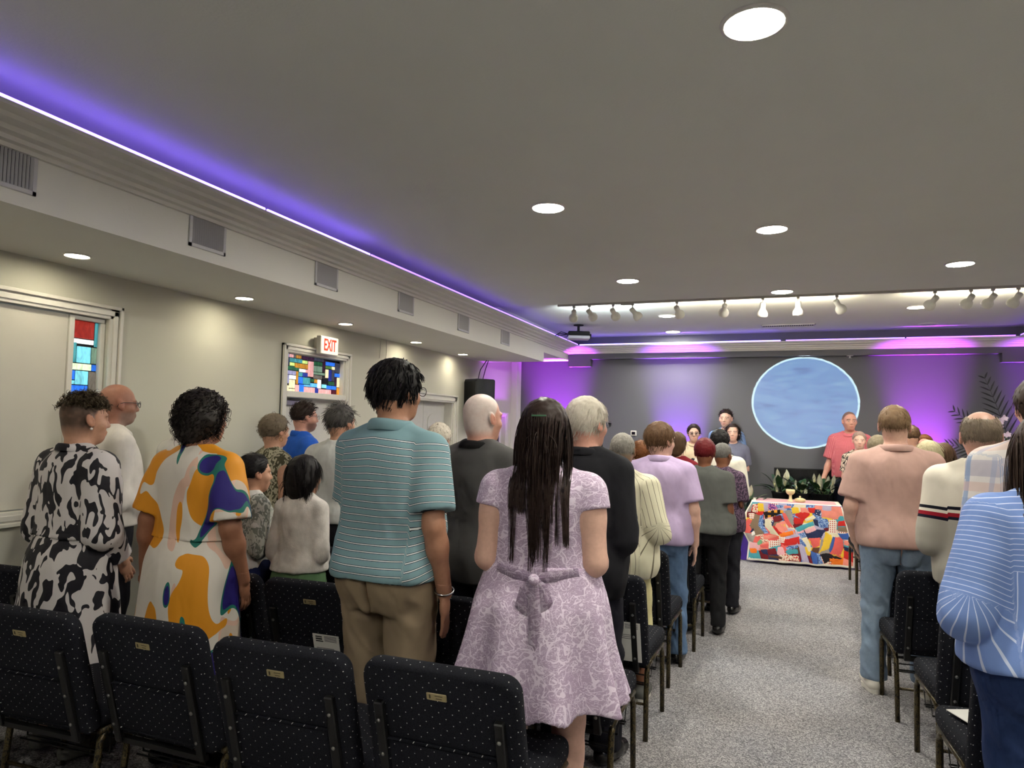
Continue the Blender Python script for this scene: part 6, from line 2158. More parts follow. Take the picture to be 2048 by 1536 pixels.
def mat_sweater():
    t = NT('cloth_cream_sweater_with_bands'); v = t.attr('sv')
    v = t.math('ADD', v, t.math('MULTIPLY', t.math('SUBTRACT', t.noise(t.tc(), 3, 1), .5), .01))
    c = t.mix(t.math('LESS_THAN', v, 1.192), rgb(222, 214, 198), rgb(168, 164, 152))
    c = t.mix(between(t, v, 1.245, 1.263), c, rgb(26, 26, 36))
    c = t.mix(between(t, v, 1.206, 1.228), c, rgb(150, 30, 44))
    c = t.mix(between(t, v, 1.190, 1.206), c, rgb(30, 28, 44))
    t.base(c, .9, .15); wrinkle(t, .35, 7); return t.m
def mat_plaid():
    t = NT('cloth_pale_blue_pink_plaid'); u, v = t.attr('su'), t.attr('sv')
    c = t.mix(band(t, v, .17, .0, .42), rgb(212, 206, 202), rgb(184, 178, 186))
    c = t.mix(t.math('MULTIPLY', band(t, u, .16, .0, .30), .8), c, rgb(126, 150, 186))
    c = t.mix(t.math('MULTIPLY', band(t, v, .17, .60, .85), .5), c, rgb(206, 170, 158))
    c = t.mix(t.math('MULTIPLY', band(t, u, .16, .55, .63), .5), c, rgb(150, 160, 190))
    t.base(c, .85, .2); wrinkle(t, .3, 9); return t.m
def mat_blue_blouse():
    t = NT('cloth_blue_white_striped_blouse'); u, v, s = t.attr('su'), t.attr('sv'), t.attr('sleeve')
    w = t.math('MULTIPLY', t.math('SUBTRACT', t.noise(t.tc(), 5, 2), .5), .014)
    hor = t.math('MAXIMUM', s, t.math('GREATER_THAN', v, 1.24))
    st = t.math('ADD', t.math('MULTIPLY', hor, band(t, t.math('ADD', v, w), .0180, .0, .14)),
                t.math('MULTIPLY', t.math('SUBTRACT', 1.0, hor), band(t, t.math('ADD', u, w), .0180, .0, .14)), clamp=True)
    t.base(t.mix(st, rgb(112, 138, 196), rgb(196, 206, 230)), .7, .25); wrinkle(t, .4, 9); return t.m
def mat_thin_plaid(name, base, l1, l2, p=.055):
    t = NT('cloth_' + name); u, v = t.attr('su'), t.attr('sv')
    c = t.mix(t.math('MULTIPLY', band(t, v, p, 0, .3), .7), base, l1)
    c = t.mix(t.math('MULTIPLY', band(t, u, p, 0, .3), .7), c, l1)
    c = t.mix(t.math('MULTIPLY', band(t, v, p, .6, .68), .8), c, l2)
    c = t.mix(t.math('MULTIPLY', band(t, u, p, .6, .68), .8), c, l2)
    t.base(c, .85, .2); wrinkle(t, .3); return t.m
def mat_blotch(name, c0, c1, scale=38, stretch=.6, dist=1.5, th=.5):
    t = NT('cloth_' + name)
    n = t.noise(t.mapping(t.tc(), (1, 1, stretch), rot=(0, .5, 0)), scale, 1.0, .5, dist)
    t.base(t.mix(t.math('GREATER_THAN', n, th), c0, c1), .8, .2); wrinkle(t, .25); return t.m
def mat_pinstripe(name, c0, c1, p=.026, w=.1):
    t = NT('cloth_' + name); u = t.attr('su')
    t.base(t.mix(band(t, u, p, 0, w), c0, c1), .75, .2); wrinkle(t, .3); return t.m
def mat_denim(name, c0, c1):
    t = NT('cloth_denim_' + name)
    n = t.noise(t.tc(), 6, 4, .6); f = t.noise(t.mapping(t.tc(), (1, 1, .25)), 260, 1)
    t.base(t.mix(t.math('ADD', t.math('MULTIPLY', n, .75), t.math('MULTIPLY', f, .25)), c0, c1), .85, .2); wrinkle(t, .45, 12); return t.m
SK = dict(fair=rgb(228, 184, 164), tan=rgb(204, 156, 130), olive=rgb(178, 130, 104), ruddy=rgb(214, 160, 140), brown=rgb(140, 92, 66), dark=rgb(104, 70, 54), deep=rgb(96, 62, 46), bald=rgb(172, 122, 102))
H_BLACK = mat_hair('black', rgb(14, 13, 14), rgb(46, 42, 42)); H_DKBROWN = mat_hair('dark_brown', rgb(24, 18, 17), rgb(66, 50, 44))
H_BROWN = mat_hair('brown', rgb(58, 42, 30), rgb(112, 86, 62)); H_WHITE = mat_hair('white', rgb(176, 164, 146), rgb(232, 226, 212), .5)
H_SALT = mat_hair('salt_and_pepper', rgb(60, 58, 56), rgb(150, 146, 140), .5); H_GREY = mat_hair('grey', rgb(96, 92, 86), rgb(176, 170, 160), .5)
H_RED = mat_hair('wine_red', rgb(66, 14, 18), rgb(128, 34, 38)); H_AUBURN = mat_hair('auburn', rgb(76, 42, 24), rgb(150, 96, 52))
H_BLOND = mat_hair('pale_blond', rgb(170, 156, 116), rgb(222, 214, 180), .5); H_ESPRESSO = mat_hair('espresso', rgb(40, 30, 26), rgb(84, 66, 56))
H_CURLBLACK = mat_hair('curly_black', rgb(16, 15, 15), rgb(66, 58, 52), .42); H_CURLSALT = mat_hair('curly_dark_blond_tips', rgb(26, 22, 18), rgb(120, 104, 78), .4)
M_KHAKI = cloth('khaki', rgb(150, 132, 108), .85, fold=.45, fscale=8); M_DKTROUSER = cloth('charcoal_trousers', rgb(40, 40, 46), .85)
M_JEAN = mat_denim('mid_blue', rgb(58, 84, 120), rgb(120, 146, 178)); M_JEANLT = mat_denim('light_blue', rgb(92, 114, 140), rgb(160, 178, 196))
M_JEANNAVY = mat_denim('navy', rgb(24, 36, 74), rgb(52, 74, 120)); M_JEANGREY = mat_denim('grey', rgb(86, 90, 94), rgb(140, 142, 142))
M_SHOEBLK = plain('shoe_black_leather', rgb(22, 20, 20), .25, .5); M_SHOEWHT = plain('shoe_white_leather', rgb(226, 220, 208), .45, .4); M_SHOEGREY = plain('shoe_grey_knit', rgb(104, 104, 100), .8, .2)
M_SOLEWHT = plain('sole_white', rgb(222, 218, 208), .5); M_SHOEPINK = plain('shoe_pale_pink', rgb(216, 190, 178), .5)
WHITE_SHIRT = cloth('white_shirt', rgb(228, 222, 216), .8, fold=.4)
# ------------------------------------------------------------------ the congregation, left of the aisle
COW, COLD, LACE, POLO = mat_cow(), mat_colour_dress(), mat_lace(), mat_polo_stripes()
person('person in a black and white patterned belted dress with shaved sides and curls on top', -3.20, 2.54, 1.72, 8, sex='f', lod='hero', w=1.22, ww=1.22, d=1.12, armr=1.25, neck=1.12, head=1.06,
       skin=SK['tan'], fade=(rgb(66, 52, 42), -.085, -.02, .92), hyaw=-10, arm_r=((.055, -.01, -.265), (-.03, .13, -.20), (-.3, .6, -.7), (1, .3, 0)), arm_l='low', hands={'r': .0045}, brow=rgb(40, 30, 26),
       top=dict(m=COW, hem=1.05, sleeve=1.88, e=.016, loose=.014, name='dress_bodice', sl_e=.030, collar=(.026, .016, .010), fold=.005),
       bottom=dict(kind='skirt', m=COW, waist=1.075, hem=.30, flare=.075, n=10, amp=.05, name='dress_skirt'),
       hair=dict(style='curlytop', m=H_CURLSALT, n=1100, thick=.010, len=.036, steps=8, grav=.05, lift=.55, jit=.5, curl=.006, cfreq=1.6, rad=.0019, comb=(0, .5, -.3)), earring='pearl', shoes=M_SHOEGREY)
person('bald person with glasses and a white shirt by the covered window', -3.78, 3.22, 1.82, 22, sex='m', w=.92, skin=SK['bald'], hyaw=-6, glasses=(.03, .02, .02), stubble=rgb(150, 128, 118), brow=rgb(70, 50, 40),
       arm_r='low', arm_l='low', top=dict(m=WHITE_SHIRT, hem=.92, sleeve=1.9, collar=(.036, .014, .008), sl_e=.02, loose=.014), bottom=dict(m=M_DKTROUSER), shoes=M_SHOEBLK)
person('person with a close-cropped brown head and white shirt behind the orange print dress', -3.66, 3.68, 1.75, 5, sex='m', w=.95, skin=SK['dark'], fade=(rgb(52, 40, 32), -.075, .0, .9),
       arm_r='low', arm_l='low', top=dict(m=WHITE_SHIRT, hem=.92, sleeve=1.9, collar=(.036, .014, .008), sl_e=.02, loose=.014), bottom=dict(m=M_DKTROUSER), shoes=M_SHOEBLK)
r4, f4 = person('person with a black curly bob in an orange, blue and green print dress', -2.57, 2.66, 1.74, 2, sex='f', lod='hero', w=1.18, ww=1.12, d=1.08, armr=1.32, head=1.05, neck=1.05, skin=rgb(162, 112, 86), hyaw=-14,
       arm_r=((.060, -.02, -.275), (.01, .085, -.245), (-.05, .25, -1), (1, .2, 0)), arm_l='out', hands={'r': .0042}, curl=.75,
       top=dict(m=COLD, hem=1.055, sleeve=.86, e=.014, loose=.010, name='dress_bodice', puff=.014, neckcut=1.15, fold=.005),
       bottom=dict(kind='skirt', m=COLD, waist=1.08, hem=.30, flare=.055, n=8, amp=.045, name='dress_skirt'),
       hair=dict(style='curlybob', m=H_CURLBLACK, n=1700, thick=.018, len=.085, steps=12, nape=-.105, side=-.07, front=.06, grav=.28, lift=.35, jit=.4, curl=.0085, cfreq=2.4, rad=.0021), earring='silver', shoes=M_SHOEBLK)
person('child with dark hair tied back in a pale hooded jacket over a navy dress', -2.93, 3.46, 1.39, 15, sex='f', w=.80, head=1.20, hyaw=-16, skin=SK['tan'], brow=rgb(30, 24, 22), eyes=True, arm_r='low', arm_l='low',
       top=dict(m=cloth('white_tee', rgb(222, 218, 214)), hem=.94, sleeve=.6, name='tee_shirt'), over=dict(m=mat_blotch('grey_sage_print', rgb(128, 132, 124), rgb(196, 196, 188), 42), hem=1.06, sleeve=1.8, neckcut=1.7),
       bottom=dict(kind='skirt', m=cloth('navy', rgb(34, 42, 84)), waist=1.12, hem=.55, flare=.06, name='dress_skirt'),
       hair=dict(style='short', m=H_BLACK, n=900, thick=.010, len=.05, lift=.05, jit=.06, nape=-.075, side=-.01, front=.05, comb=(0, -1, -.1), grav=.05, rad=.0018), shoes=M_SHOEBLK)
person('person with short curly grey-brown hair in a sleeveless olive leaf print dress', -3.43, 4.25, 1.65, 12, sex='f', w=1.05, ww=1.15, armr=1.15, hyaw=-8, head=1.04, skin=SK['tan'], earring='gold', arm_r='low', arm_l='low',
       top=dict(m=mat_blotch('olive_leaf_print', rgb(82, 80, 62), rgb(178, 172, 148), 36, .6, 1.6, .50), hem=1.0, sleeve=0, name='dress_bodice', e=.012), bottom=dict(kind='skirt', m=MATS.get('x') or mat_blotch('olive_leaf_print_skirt', rgb(82, 80, 62), rgb(178, 172, 148), 36, .6, 1.6, .50), waist=1.04, hem=.45, flare=.06, name='dress_skirt'),
       hair=dict(style='perm', m=mat_hair('grey_brown', rgb(74, 64, 54), rgb(150, 134, 112), .5), n=1000, thick=.018, len=.030, lift=.5, jit=.5, curl=.005, cfreq=1.4, nape=-.075, side=-.02, front=.05, rad=.0018), shoes=M_SHOEBLK)
r7, f7 = person('person with dark swept hair and glasses in a bright blue shirt holding a tablet', -3.72, 4.98, 1.77, 30, sex='m', w=.92, hyaw=-6, skin=SK['ruddy'], stubble=rgb(86, 60, 50), brow=rgb(40, 28, 24), glasses=(.25, .22, .2), arm_r='fwd', arm_l='fwd',
       top=dict(m=cloth('bright_blue', rgb(34, 92, 196), .6), hem=.92, sleeve=1.0, collar=(.034, .014, .008), sl_e=.028), bottom=dict(m=M_DKTROUSER),
       hair=dict(style='short', m=H_DKBROWN, n=900, thick=.014, len=.04, lift=.35, jit=.15, comb=(0, .6, .3), grav=-.05, nape=-.05, side=.0, front=.06, rad=.002), shoes=M_SHOEBLK)
person('child with a straight black bob in a fuzzy pale grey sweater', -2.57, 3.46, 1.39, -6, sex='f', w=.92, head=1.24, skin=SK['tan'], hyaw=-14, arm_r='low', arm_l='low', stance=.0,
       top=dict(m=cloth('fuzzy_sweater', rgb(198, 192, 186), .95, 160, .9, .16, .3), hem=.95, sleeve=1.85, e=.018, loose=.02, sl_e=.022, name='sweater'), bottom=dict(kind='skirt', m=cloth('sage_green', rgb(96, 128, 92)), waist=1.04, hem=.55, flare=.07),
       hair=dict(style='bob', m=H_BLACK, n=1500, thick=.010, len=.13, steps=9, lift=.05, jit=.05, nape=-.10, side=-.07, front=.05, grav=.35, part=True, rad=.0020, clump=60, camt=.5), shoes=M_SHOEBLK)
person('person with messy grey hair in a pale tee shirt in front of the exit door', -2.88, 4.27, 1.73, 0, sex='m', w=1.1, ww=1.1, head=1.02, hyaw=-14, skin=SK['tan'], arm_r='low', arm_l='low',
       top=dict(m=cloth('pale_grey_tee', rgb(202, 204, 202)), hem=.92, sleeve=.7, sl_e=.022, loose=.02, name='tee_shirt'), bottom=dict(m=M_DKTROUSER),
       hair=dict(style='short', m=mat_hair('dark_grey', rgb(44, 42, 42), rgb(112, 108, 104), .5), n=1100, thick=.014, len=.045, lift=.7, jit=.4, nape=-.085, side=-.03, front=.05, grav=.05, rad=.0020), shoes=M_SHOEBLK)
person('child in a grey plaid shirt half hidden behind the striped polo', -2.10, 3.47, 1.42, 0, sex='m', w=.92, head=1.15, skin=SK['tan'], arm_r='low', arm_l='low',
       top=dict(m=mat_thin_plaid('grey_violet_plaid', rgb(168, 160, 166), rgb(98, 90, 104), rgb(220, 214, 216)), hem=.90, sleeve=1.85, sl_e=.02, loose=.016), bottom=dict(m=M_JEAN), hair=dict(style='short', m=H_BLACK, n=300), shoes=M_SHOEGREY)
r10, f10 = person('tall person with messy black hair in a teal striped polo and khaki trousers', -1.525, 2.66, 1.88, 6, sex='m', lod='hero', w=1.04, ww=1.16, wh=1.05, d=1.08, skin=SK['olive'], hyaw=-16, armr=1.08, neck=1.05, head=1.0,
       arm_r=((.055, -.045, -.275), (.012, .070, -.255), (-.02, .10, -1), (1, .25, 0)), arm_l=((.040, .04, -.262), (-.06, .20, .0), (-.7, .6, 0), (.3, .9, .3)), hands={'r': .0042}, curl=.22,
       top=dict(m=POLO, hem=.905, sleeve=.80, e=.014, loose=.020, collar=(.036, .014, .010), sl_e=.018, fold=.009), bottom=dict(m=M_KHAKI, legw=1.12, e=.014, fold=.009),
       hair=dict(style='short', m=H_BLACK, n=2400, thick=.016, len=.046, lift=.42, jit=.35, nape=-.090, side=-.03, front=.05, rad=.0021, grav=.25, clump=130, camt=.55), glasses=(.02, .02, .02), shoes=M_SHOEBLK)
person('person with pale curly hair seen over the shoulder of the striped polo', -2.49, 5.05, 1.61, 0, sex='f', skin=SK['fair'], arm_r='low', arm_l='low', top=dict(m=cloth('soft_rose', rgb(190, 150, 150)), hem=.92, sleeve=.8), bottom=dict(m=M_DKTROUSER),
       hair=dict(style='perm', m=H_WHITE, n=1000, thick=.022, len=.035, lift=.5, jit=.5, curl=.006, cfreq=1.4, nape=-.07, side=-.03, front=.05, rad=.0018), shoes=M_SHOEBLK)
person('old person with cropped white hair in a dark grey suit jacket', -1.465, 3.47, 1.77, 14, sex='m', lod='hero', w=1.06, ww=1.12, skin=SK['ruddy'], fade=(rgb(222, 206, 198), -.09, -.05, .95), hyaw=-14, head=1.08, neck=1.1, arm_r='fwd', arm_l='fwd',
       top=dict(m=cloth('charcoal_wool', rgb(80, 79, 78), .9, fold=.3), hem=.80, sleeve=1.92, e=.024, loose=.022, collar=(.030, .018, .012), cm=cloth('black_collar', rgb(34, 33, 34)), sl_e=.024, name='suit_jacket'), bottom=dict(m=M_DKTROUSER), shoes=M_SHOEBLK)
r13, f13 = person('person with long dark hair in a lilac lace dress with a tied back bow', -0.855, 2.66, 1.71, -8, sex='f', lod='hero', w=1.16, ww=1.20, wh=1.08, d=1.1, armr=1.42, legr=1.28, skin=SK['fair'], head=1.05, arm_r='fwd', arm_l='fwd', stance=-.01, step=.02,
       top=dict(m=LACE, hem=1.075, sleeve=.26, e=.012, loose=.0, kind='fitted', name='dress_bodice', sl_e=.012, fold=.003), bottom=dict(kind='skirt', m=LACE, waist=1.10, hem=.56, flare=.085, n=10, amp=.14, name='dress_skirt', tilt=.06, phase=2.1),
       hair=dict(style='long', m=H_DKBROWN, n=1000, thick=.014, len=.40, steps=16, nape=-.13, side=-.07, front=.055, grav=.55, lift=.02, jit=.05, rad=.0018, comb=(0, -.9, -.6), clump=34, camt=.9, cw=.02, lenvar=.30), shoes=M_SHOEBLK)
person('person with white hair and glasses in a black suit at the aisle', -0.90, 3.49, 1.75, 12, sex='m', lod='hero', w=1.06, ww=1.15, d=1.05, skin=SK['ruddy'], hyaw=-16, head=1.08, neck=1.08, glasses=(.05, .05, .05), arm_r='fwd', arm_l='fwd', stance=.03, shoe_detail=True,
       top=dict(m=cloth('black_wool', rgb(36, 36, 40), .9, fold=.25), hem=.78, sleeve=1.92, e=.024, loose=.024, collar=(.030, .018, .012), sl_e=.026, name='suit_jacket'), bottom=dict(m=cloth('black_trousers', rgb(32, 32, 40)), legw=1.15),
       hair=dict(style='short', m=H_WHITE, n=2200, thick=.014, len=.040, lift=.18, jit=.16, nape=-.085, side=-.02, front=.055, rad=.0018, comb=(0, -.6, -.8)), shoes=M_SHOEBLK)
person('person with cropped grey hair in a cream pinstripe blouse and pale shorts', -0.885, 4.32, 1.58, 0, sex='f', lod='mid', w=1.12, ww=1.15, armr=1.1, skin=SK['brown'], fade=(rgb(130, 124, 108), -.08, -.01, .9), arm_r=((.075, -.05, -.25), (-.06, .18, -.03), (-.7, .6, 0), (.3, .9, .3)), arm_l='fwd', stance=.03, shoe_detail=True,
       top=dict(m=mat_pinstripe('cream_pinstripe', rgb(226, 220, 192), rgb(120, 112, 92)), hem=.80, sleeve=1.6, sl_e=.035, loose=.03, flare=.02, name='blouse'), bottom=dict(m=cloth('pale_yellow', rgb(222, 212, 160)), shorts=.42, legw=1.2),
       hair=dict(style='short', m=H_GREY, n=700, thick=.005, len=.012, lift=.3, jit=.3, nape=-.07, side=-.02, front=.05, rad=.0016), shoes=M_SHOEGREY, sole=M_SOLEWHT)
person('person with auburn curls in a brown top in front of the lavender polo', -1.06, 5.92, 1.50, 0, sex='f', skin=SK['tan'], arm_r='low', arm_l='low', top=dict(m=cloth('dark_brown_top', rgb(62, 44, 40)), hem=.92, sleeve=1.8), bottom=dict(m=M_DKTROUSER),
       hair=dict(style='perm', m=H_AUBURN, n=900, thick=.020, len=.045, lift=.4, jit=.45, curl=.007, cfreq=1.5, nape=-.08, side=-.04, front=.05, rad=.0019), shoes=M_SHOEBLK)
person('person with brown hair in a lavender polo and blue jeans at the aisle', -0.775, 5.10, 1.64, 0, sex='m', lod='hero', w=1.12, ww=1.28, wh=1.08, d=1.12, armr=1.18, skin=SK['fair'], hyaw=-38, head=1.12, neck=1.05, hands={'r': .005}, arm_l='fwd', stance=.02, shoe_detail=True,
       arm_r=((.060, -.03, -.275), (.005, .06, -.25), (-.02, .12, -1), (1, .2, 0)), curl=.5,
       top=dict(m=cloth('lavender', rgb(186, 166, 200), .85, fold=.5), hem=.87, sleeve=.78, e=.016, loose=.016, collar=(.038, .014, .010), sl_e=.020, fold=.011), bottom=dict(m=M_JEAN, legw=1.1),
       hair=dict(style='short', m=mat_hair('warm_brown', rgb(66, 46, 32), rgb(122, 92, 64)), n=1300, thick=.015, len=.045, lift=.18, jit=.15, nape=-.080, side=-.03, front=.05, rad=.0019, comb=(.2, -.5, -.8)), shoes=M_SHOEBLK)
person('person with brown hair in a dark red top behind the lavender polo', -0.86, 6.68, 1.58, 0, sex='f', w=1.05, skin=SK['fair'], hyaw=-20, arm_r='low', arm_l='low', top=dict(m=cloth('wine_red', rgb(120, 28, 38)), hem=.86, sleeve=1.0, loose=.02), bottom=dict(m=M_DKTROUSER),
       hair=dict(style='bob', m=H_BROWN, n=700, thick=.012, len=.09, lift=.1, jit=.12, nape=-.10, side=-.06, front=.05, grav=.3), shoes=M_SHOEBLK)
person('person with short wine red hair in a charcoal tee shirt at the aisle', -0.545, 5.92, 1.53, 4, sex='f', lod='mid', w=1.22, ww=1.25, wh=1.05, armr=1.15, head=1.08, skin=SK['brown'], arm_r=((.036, -.02, -.27), (-.01, .09, -.235), (-.3, .4, -.8), (1, .3, 0)), arm_l='low',
       top=dict(m=cloth('charcoal_tee', rgb(88, 90, 86), .9, fold=.5), hem=.90, sleeve=.80, e=.016, loose=.02, sl_e=.024, name='tee_shirt'), bottom=dict(m=cloth('black_leggings', rgb(36, 36, 38))),
       hair=dict(style='short', m=H_RED, n=700, thick=.012, len=.03, lift=.15, jit=.2, nape=-.085, side=-.02, front=.05, rad=.0018), shoes=M_SHOEBLK)
person('person with a black afro in a cream shirt beyond the wine red hair', -0.53, 7.32, 1.60, 4, sex='m', w=1.1, skin=SK['deep'], arm_r='clasp', arm_l='clasp', top=dict(m=cloth('cream_shirt', rgb(226, 220, 204)), hem=.88, sleeve=1.85, loose=.025, sl_e=.03, collar=(.03, .014, .008)), bottom=dict(m=M_DKTROUSER),
       hair=dict(style='afro', m=H_BLACK, n=1000, thick=.026, noise=.006, nape=-.06, side=-.02, front=.05, len=.03, rad=.003), shoes=M_SHOEBLK)
person('person with grey hair and glasses in a plum patterned blouse beside the charcoal tee', -0.455, 6.62, 1.49, 12, sex='f', w=1.1, skin=SK['brown'], hyaw=-20, glasses=(.02, .02, .02), arm_r='clasp', arm_l='clasp',
       top=dict(m=mat_blotch('plum_print', rgb(58, 46, 62), rgb(110, 88, 108), 60), hem=.84, sleeve=.9, loose=.02, sl_e=.025, name='blouse'), bottom=dict(m=M_DKTROUSER), hair=dict(style='short', m=H_SALT, n=500, thick=.010, len=.02, nape=-.075, side=-.02, front=.05), shoes=M_SHOEBLK)
# ------------------------------------------------------------------ singers before the front wall
person('singer in a beige shirt with glasses and dark hair pinned up', -1.08, 10.12, 1.67, 172, sex='f', lod='far', skin=SK['fair'], eyes=True, brow=rgb(60, 40, 34), glasses=(.35, .3, .28), arm_r='low', arm_l='fwd', head=1.05,
       top=dict(m=cloth('beige_shirt', rgb(214, 192, 160)), hem=.90, sleeve=1.0, collar=(.030, .016, .008), loose=.02, sl_e=.022), bottom=dict(m=M_JEANGREY),
       hair=dict(style='short', m=H_DKBROWN, n=500, thick=.016, len=.05, lift=.2, jit=.3, nape=-.08, side=-.03, front=.055, comb=(0, -.8, .2)), shoes=M_SHOEBLK)
person('young singer with short dark hair in a pale blue shirt', -0.69, 10.72, 1.905, 196, sex='m', lod='far', w=.95, hyaw=8, skin=SK['fair'], eyes=True, brow=rgb(50, 36, 30), fade=(rgb(110, 84, 68), -.03, .03, .5), arm_r='low', arm_l='low',
       top=dict(m=cloth('pale_blue_shirt', rgb(120, 148, 190)), hem=.90, sleeve=1.0, loose=.018, sl_e=.022), bottom=dict(m=M_DKTROUSER),
       hair=dict(style='short', m=H_DKBROWN, n=500, thick=.012, len=.035, lift=.5, jit=.2, nape=-.02, side=.03, front=.062, comb=(0, .3, .3), grav=0), shoes=M_SHOEBLK)
person('singer with shoulder length dark hair in a slate grey tee shirt', -0.56, 10.05, 1.69, 176, sex='f', lod='far', hyaw=-4, skin=SK['fair'], eyes=True, brow=rgb(46, 32, 30), arm_r='fwd', arm_l='fwd', head=1.04,
       top=dict(m=cloth('slate_tee', rgb(104, 106, 124)), hem=.90, sleeve=.8, loose=.022, sl_e=.024, name='tee_shirt'), bottom=dict(m=M_JEANGREY, legw=1.15),
       hair=dict(style='bob', m=H_DKBROWN, n=700, thick=.010, len=.13, lift=.08, jit=.12, nape=-.10, side=-.08, front=.058, grav=.3, part=True), shoes=M_SHOEBLK)
r26, f26 = person('person with short hair in a coral red checked short-sleeved shirt before the wall', 0.905, 10.42, 1.89, 192, sex='m', lod='far', hyaw=22, skin=SK['ruddy'], eyes=True, brow=rgb(70, 50, 44), fade=(rgb(96, 76, 68), -.02, .05, .85), arm_r=((.06, -.01, -.27), (.07, .08, -.235), (.1, .2, -1), (1, .2, 0)), arm_l='down', curl=1.1, hands={'r': .007},
       top=dict(m=mat_thin_plaid('coral_check', rgb(214, 120, 126), rgb(186, 78, 92), rgb(226, 150, 152), .016), hem=.93, sleeve=.85, collar=(.032, .015, .008), loose=.02, sl_e=.026), bottom=dict(m=cloth('ink_trousers', rgb(36, 40, 52))), shoes=M_SHOEBLK)
person('small person with short grey hair in a black and cream print blouse', 0.965, 9.86, 1.62, 190, sex='f', lod='far', w=1.05, hyaw=8, skin=SK['fair'], eyes=True, brow=rgb(140, 120, 110), arm_r='fwd', arm_l='fwd',
       top=dict(m=mat_blotch('black_cream_print', rgb(44, 40, 42), rgb(214, 196, 176), 44), hem=.90, sleeve=.7, loose=.02, name='blouse'), bottom=dict(m=cloth('ink_trousers', rgb(36, 40, 52))),
       hair=dict(style='short', m=mat_hair('silver_auburn', rgb(130, 96, 84), rgb(196, 176, 164), .5), n=400, thick=.012, len=.025, nape=-.05, side=.0, front=.056), shoes=M_SHOEBLK)
# ------------------------------------------------------------------ the congregation, right of the aisle
person('person in a pale blue shirt half hidden behind the dusty pink polo', 1.375, 8.78, 1.70, 10, sex='m', lod='far', skin=SK['tan'], hyaw=0, arm_r='down', arm_l='down', top=dict(m=cloth('powder_blue', rgb(170, 176, 214)), hem=.92, sleeve=.9, sl_e=.025, loose=.02), bottom=dict(m=M_DKTROUSER), hair=dict(style='short', m=H_BROWN, n=300), shoes=M_SHOEBLK)
person('person with reddish brown hair and glasses facing the room, far right of the altar', 1.575, 9.25, 1.60, 190, sex='f', lod='far', skin=SK['ruddy'], eyes=True, glasses=(.1, .05, .05), arm_r='low', arm_l='low', top=dict(m=cloth('wine_blouse', rgb(110, 60, 70)), hem=.92, sleeve=1.2), bottom=dict(m=M_DKTROUSER),
       hair=dict(style='short', m=H_AUBURN, n=400, thick=.014, len=.04, nape=-.07, side=-.02, front=.055), shoes=M_SHOEBLK)
person('person with short light brown hair in a dusty pink polo and light jeans', 0.70, 5.07, 1.78, -4, sex='m', lod='hero', w=1.10, ww=1.22, wh=1.02, d=1.08, armr=1.22, neck=1.18, head=1.06, skin=SK['fair'], hyaw=-12, stubble=rgb(84, 60, 48), fade=(rgb(132, 100, 78), -.085, -.01, .75), stance=.03, shoe_detail=True,
       arm_l=((.065, -.01, -.275), (-.04, .12, -.22), (-.3, .5, -.8), (1, .3, 0)), arm_r='fwd',
       top=dict(m=cloth('dusty_pink', rgb(186, 152, 142), .85, fold=.45), hem=.89, sleeve=.80, e=.015, loose=.014, collar=(.034, .014, .010), sl_e=.018, fold=.009), bottom=dict(m=M_JEANLT, legw=1.05, fold=.009),
       hair=dict(style='short', m=mat_hair('light_brown', rgb(92, 72, 54), rgb(150, 122, 92)), n=1300, thick=.008, len=.022, lift=.25, jit=.2, nape=-.03, side=.015, front=.055, rad=.0016), shoes=M_SHOEWHT, sole=M_SOLEWHT)
person('person with pale blond hair seen past the dusty pink shoulder', 1.14, 6.52, 1.55, 0, sex='f', skin=SK['fair'], arm_r='low', arm_l='low', top=dict(m=cloth('cream_knit', rgb(200, 190, 170)), hem=.92, sleeve=1.2), bottom=dict(m=M_DKTROUSER),
       hair=dict(style='bob', m=H_BLOND, n=900, thick=.018, len=.08, lift=.25, jit=.2, nape=-.09, side=-.06, front=.05, grav=.25), shoes=M_SHOEBLK)
person('person with long brown hair seen beyond the pale blond hair', 1.38, 7.22, 1.53, 0, sex='f', skin=SK['fair'], arm_r='low', arm_l='low', top=dict(m=cloth('umber_top', rgb(84, 70, 60)), hem=.92, sleeve=1.2), bottom=dict(m=M_DKTROUSER),
       hair=dict(style='long', m=H_BROWN, n=700, thick=.012, len=.26, steps=12, lift=.05, jit=.1, nape=-.12, side=-.07, front=.05, grav=.4, comb=(0, -.8, -.6)), shoes=M_SHOEBLK)
person('person with short ash hair left of the dusty pink polo', 0.86, 7.24, 1.58, 0, sex='f', skin=SK['fair'], arm_r='low', arm_l='low', top=dict(m=cloth('dark_slate', rgb(62, 62, 70)), hem=.92, sleeve=1.2), bottom=dict(m=M_DKTROUSER),
       hair=dict(style='perm', m=mat_hair('ash', rgb(104, 92, 74), rgb(166, 152, 124), .5), n=900, thick=.020, len=.035, lift=.3, jit=.3, nape=-.08, side=-.03, front=.05), shoes=M_SHOEBLK)
person('balding person in a cream and grey sweater with navy and red bands', 0.985, 4.28, 1.72, 4, sex='m', lod='hero', w=1.10, ww=1.18, d=1.08, armr=1.12, neck=1.12, head=1.12, skin=SK['ruddy'], fade=(rgb(120, 104, 90), -.085, -.03, .55), arm_l='low', arm_r='low', stance=.02, shoe_detail=True,
       top=dict(m=mat_sweater(), hem=.86, sleeve=1.9, e=.018, loose=.018, collar=(.034, .014, .012), sl_e=.024, fold=.010, name='sweater'), bottom=dict(m=M_JEANGREY, legw=1.08),
       hair=dict(style='balding', m=mat_hair('grey_tan', rgb(84, 74, 64), rgb(152, 136, 116), .5), n=1600, thick=.006, len=.018, lift=.25, jit=.25, nape=-.075, side=-.02, front=.04, rad=.0015), shoes=M_SHOEPINK, sole=M_SOLEWHT)
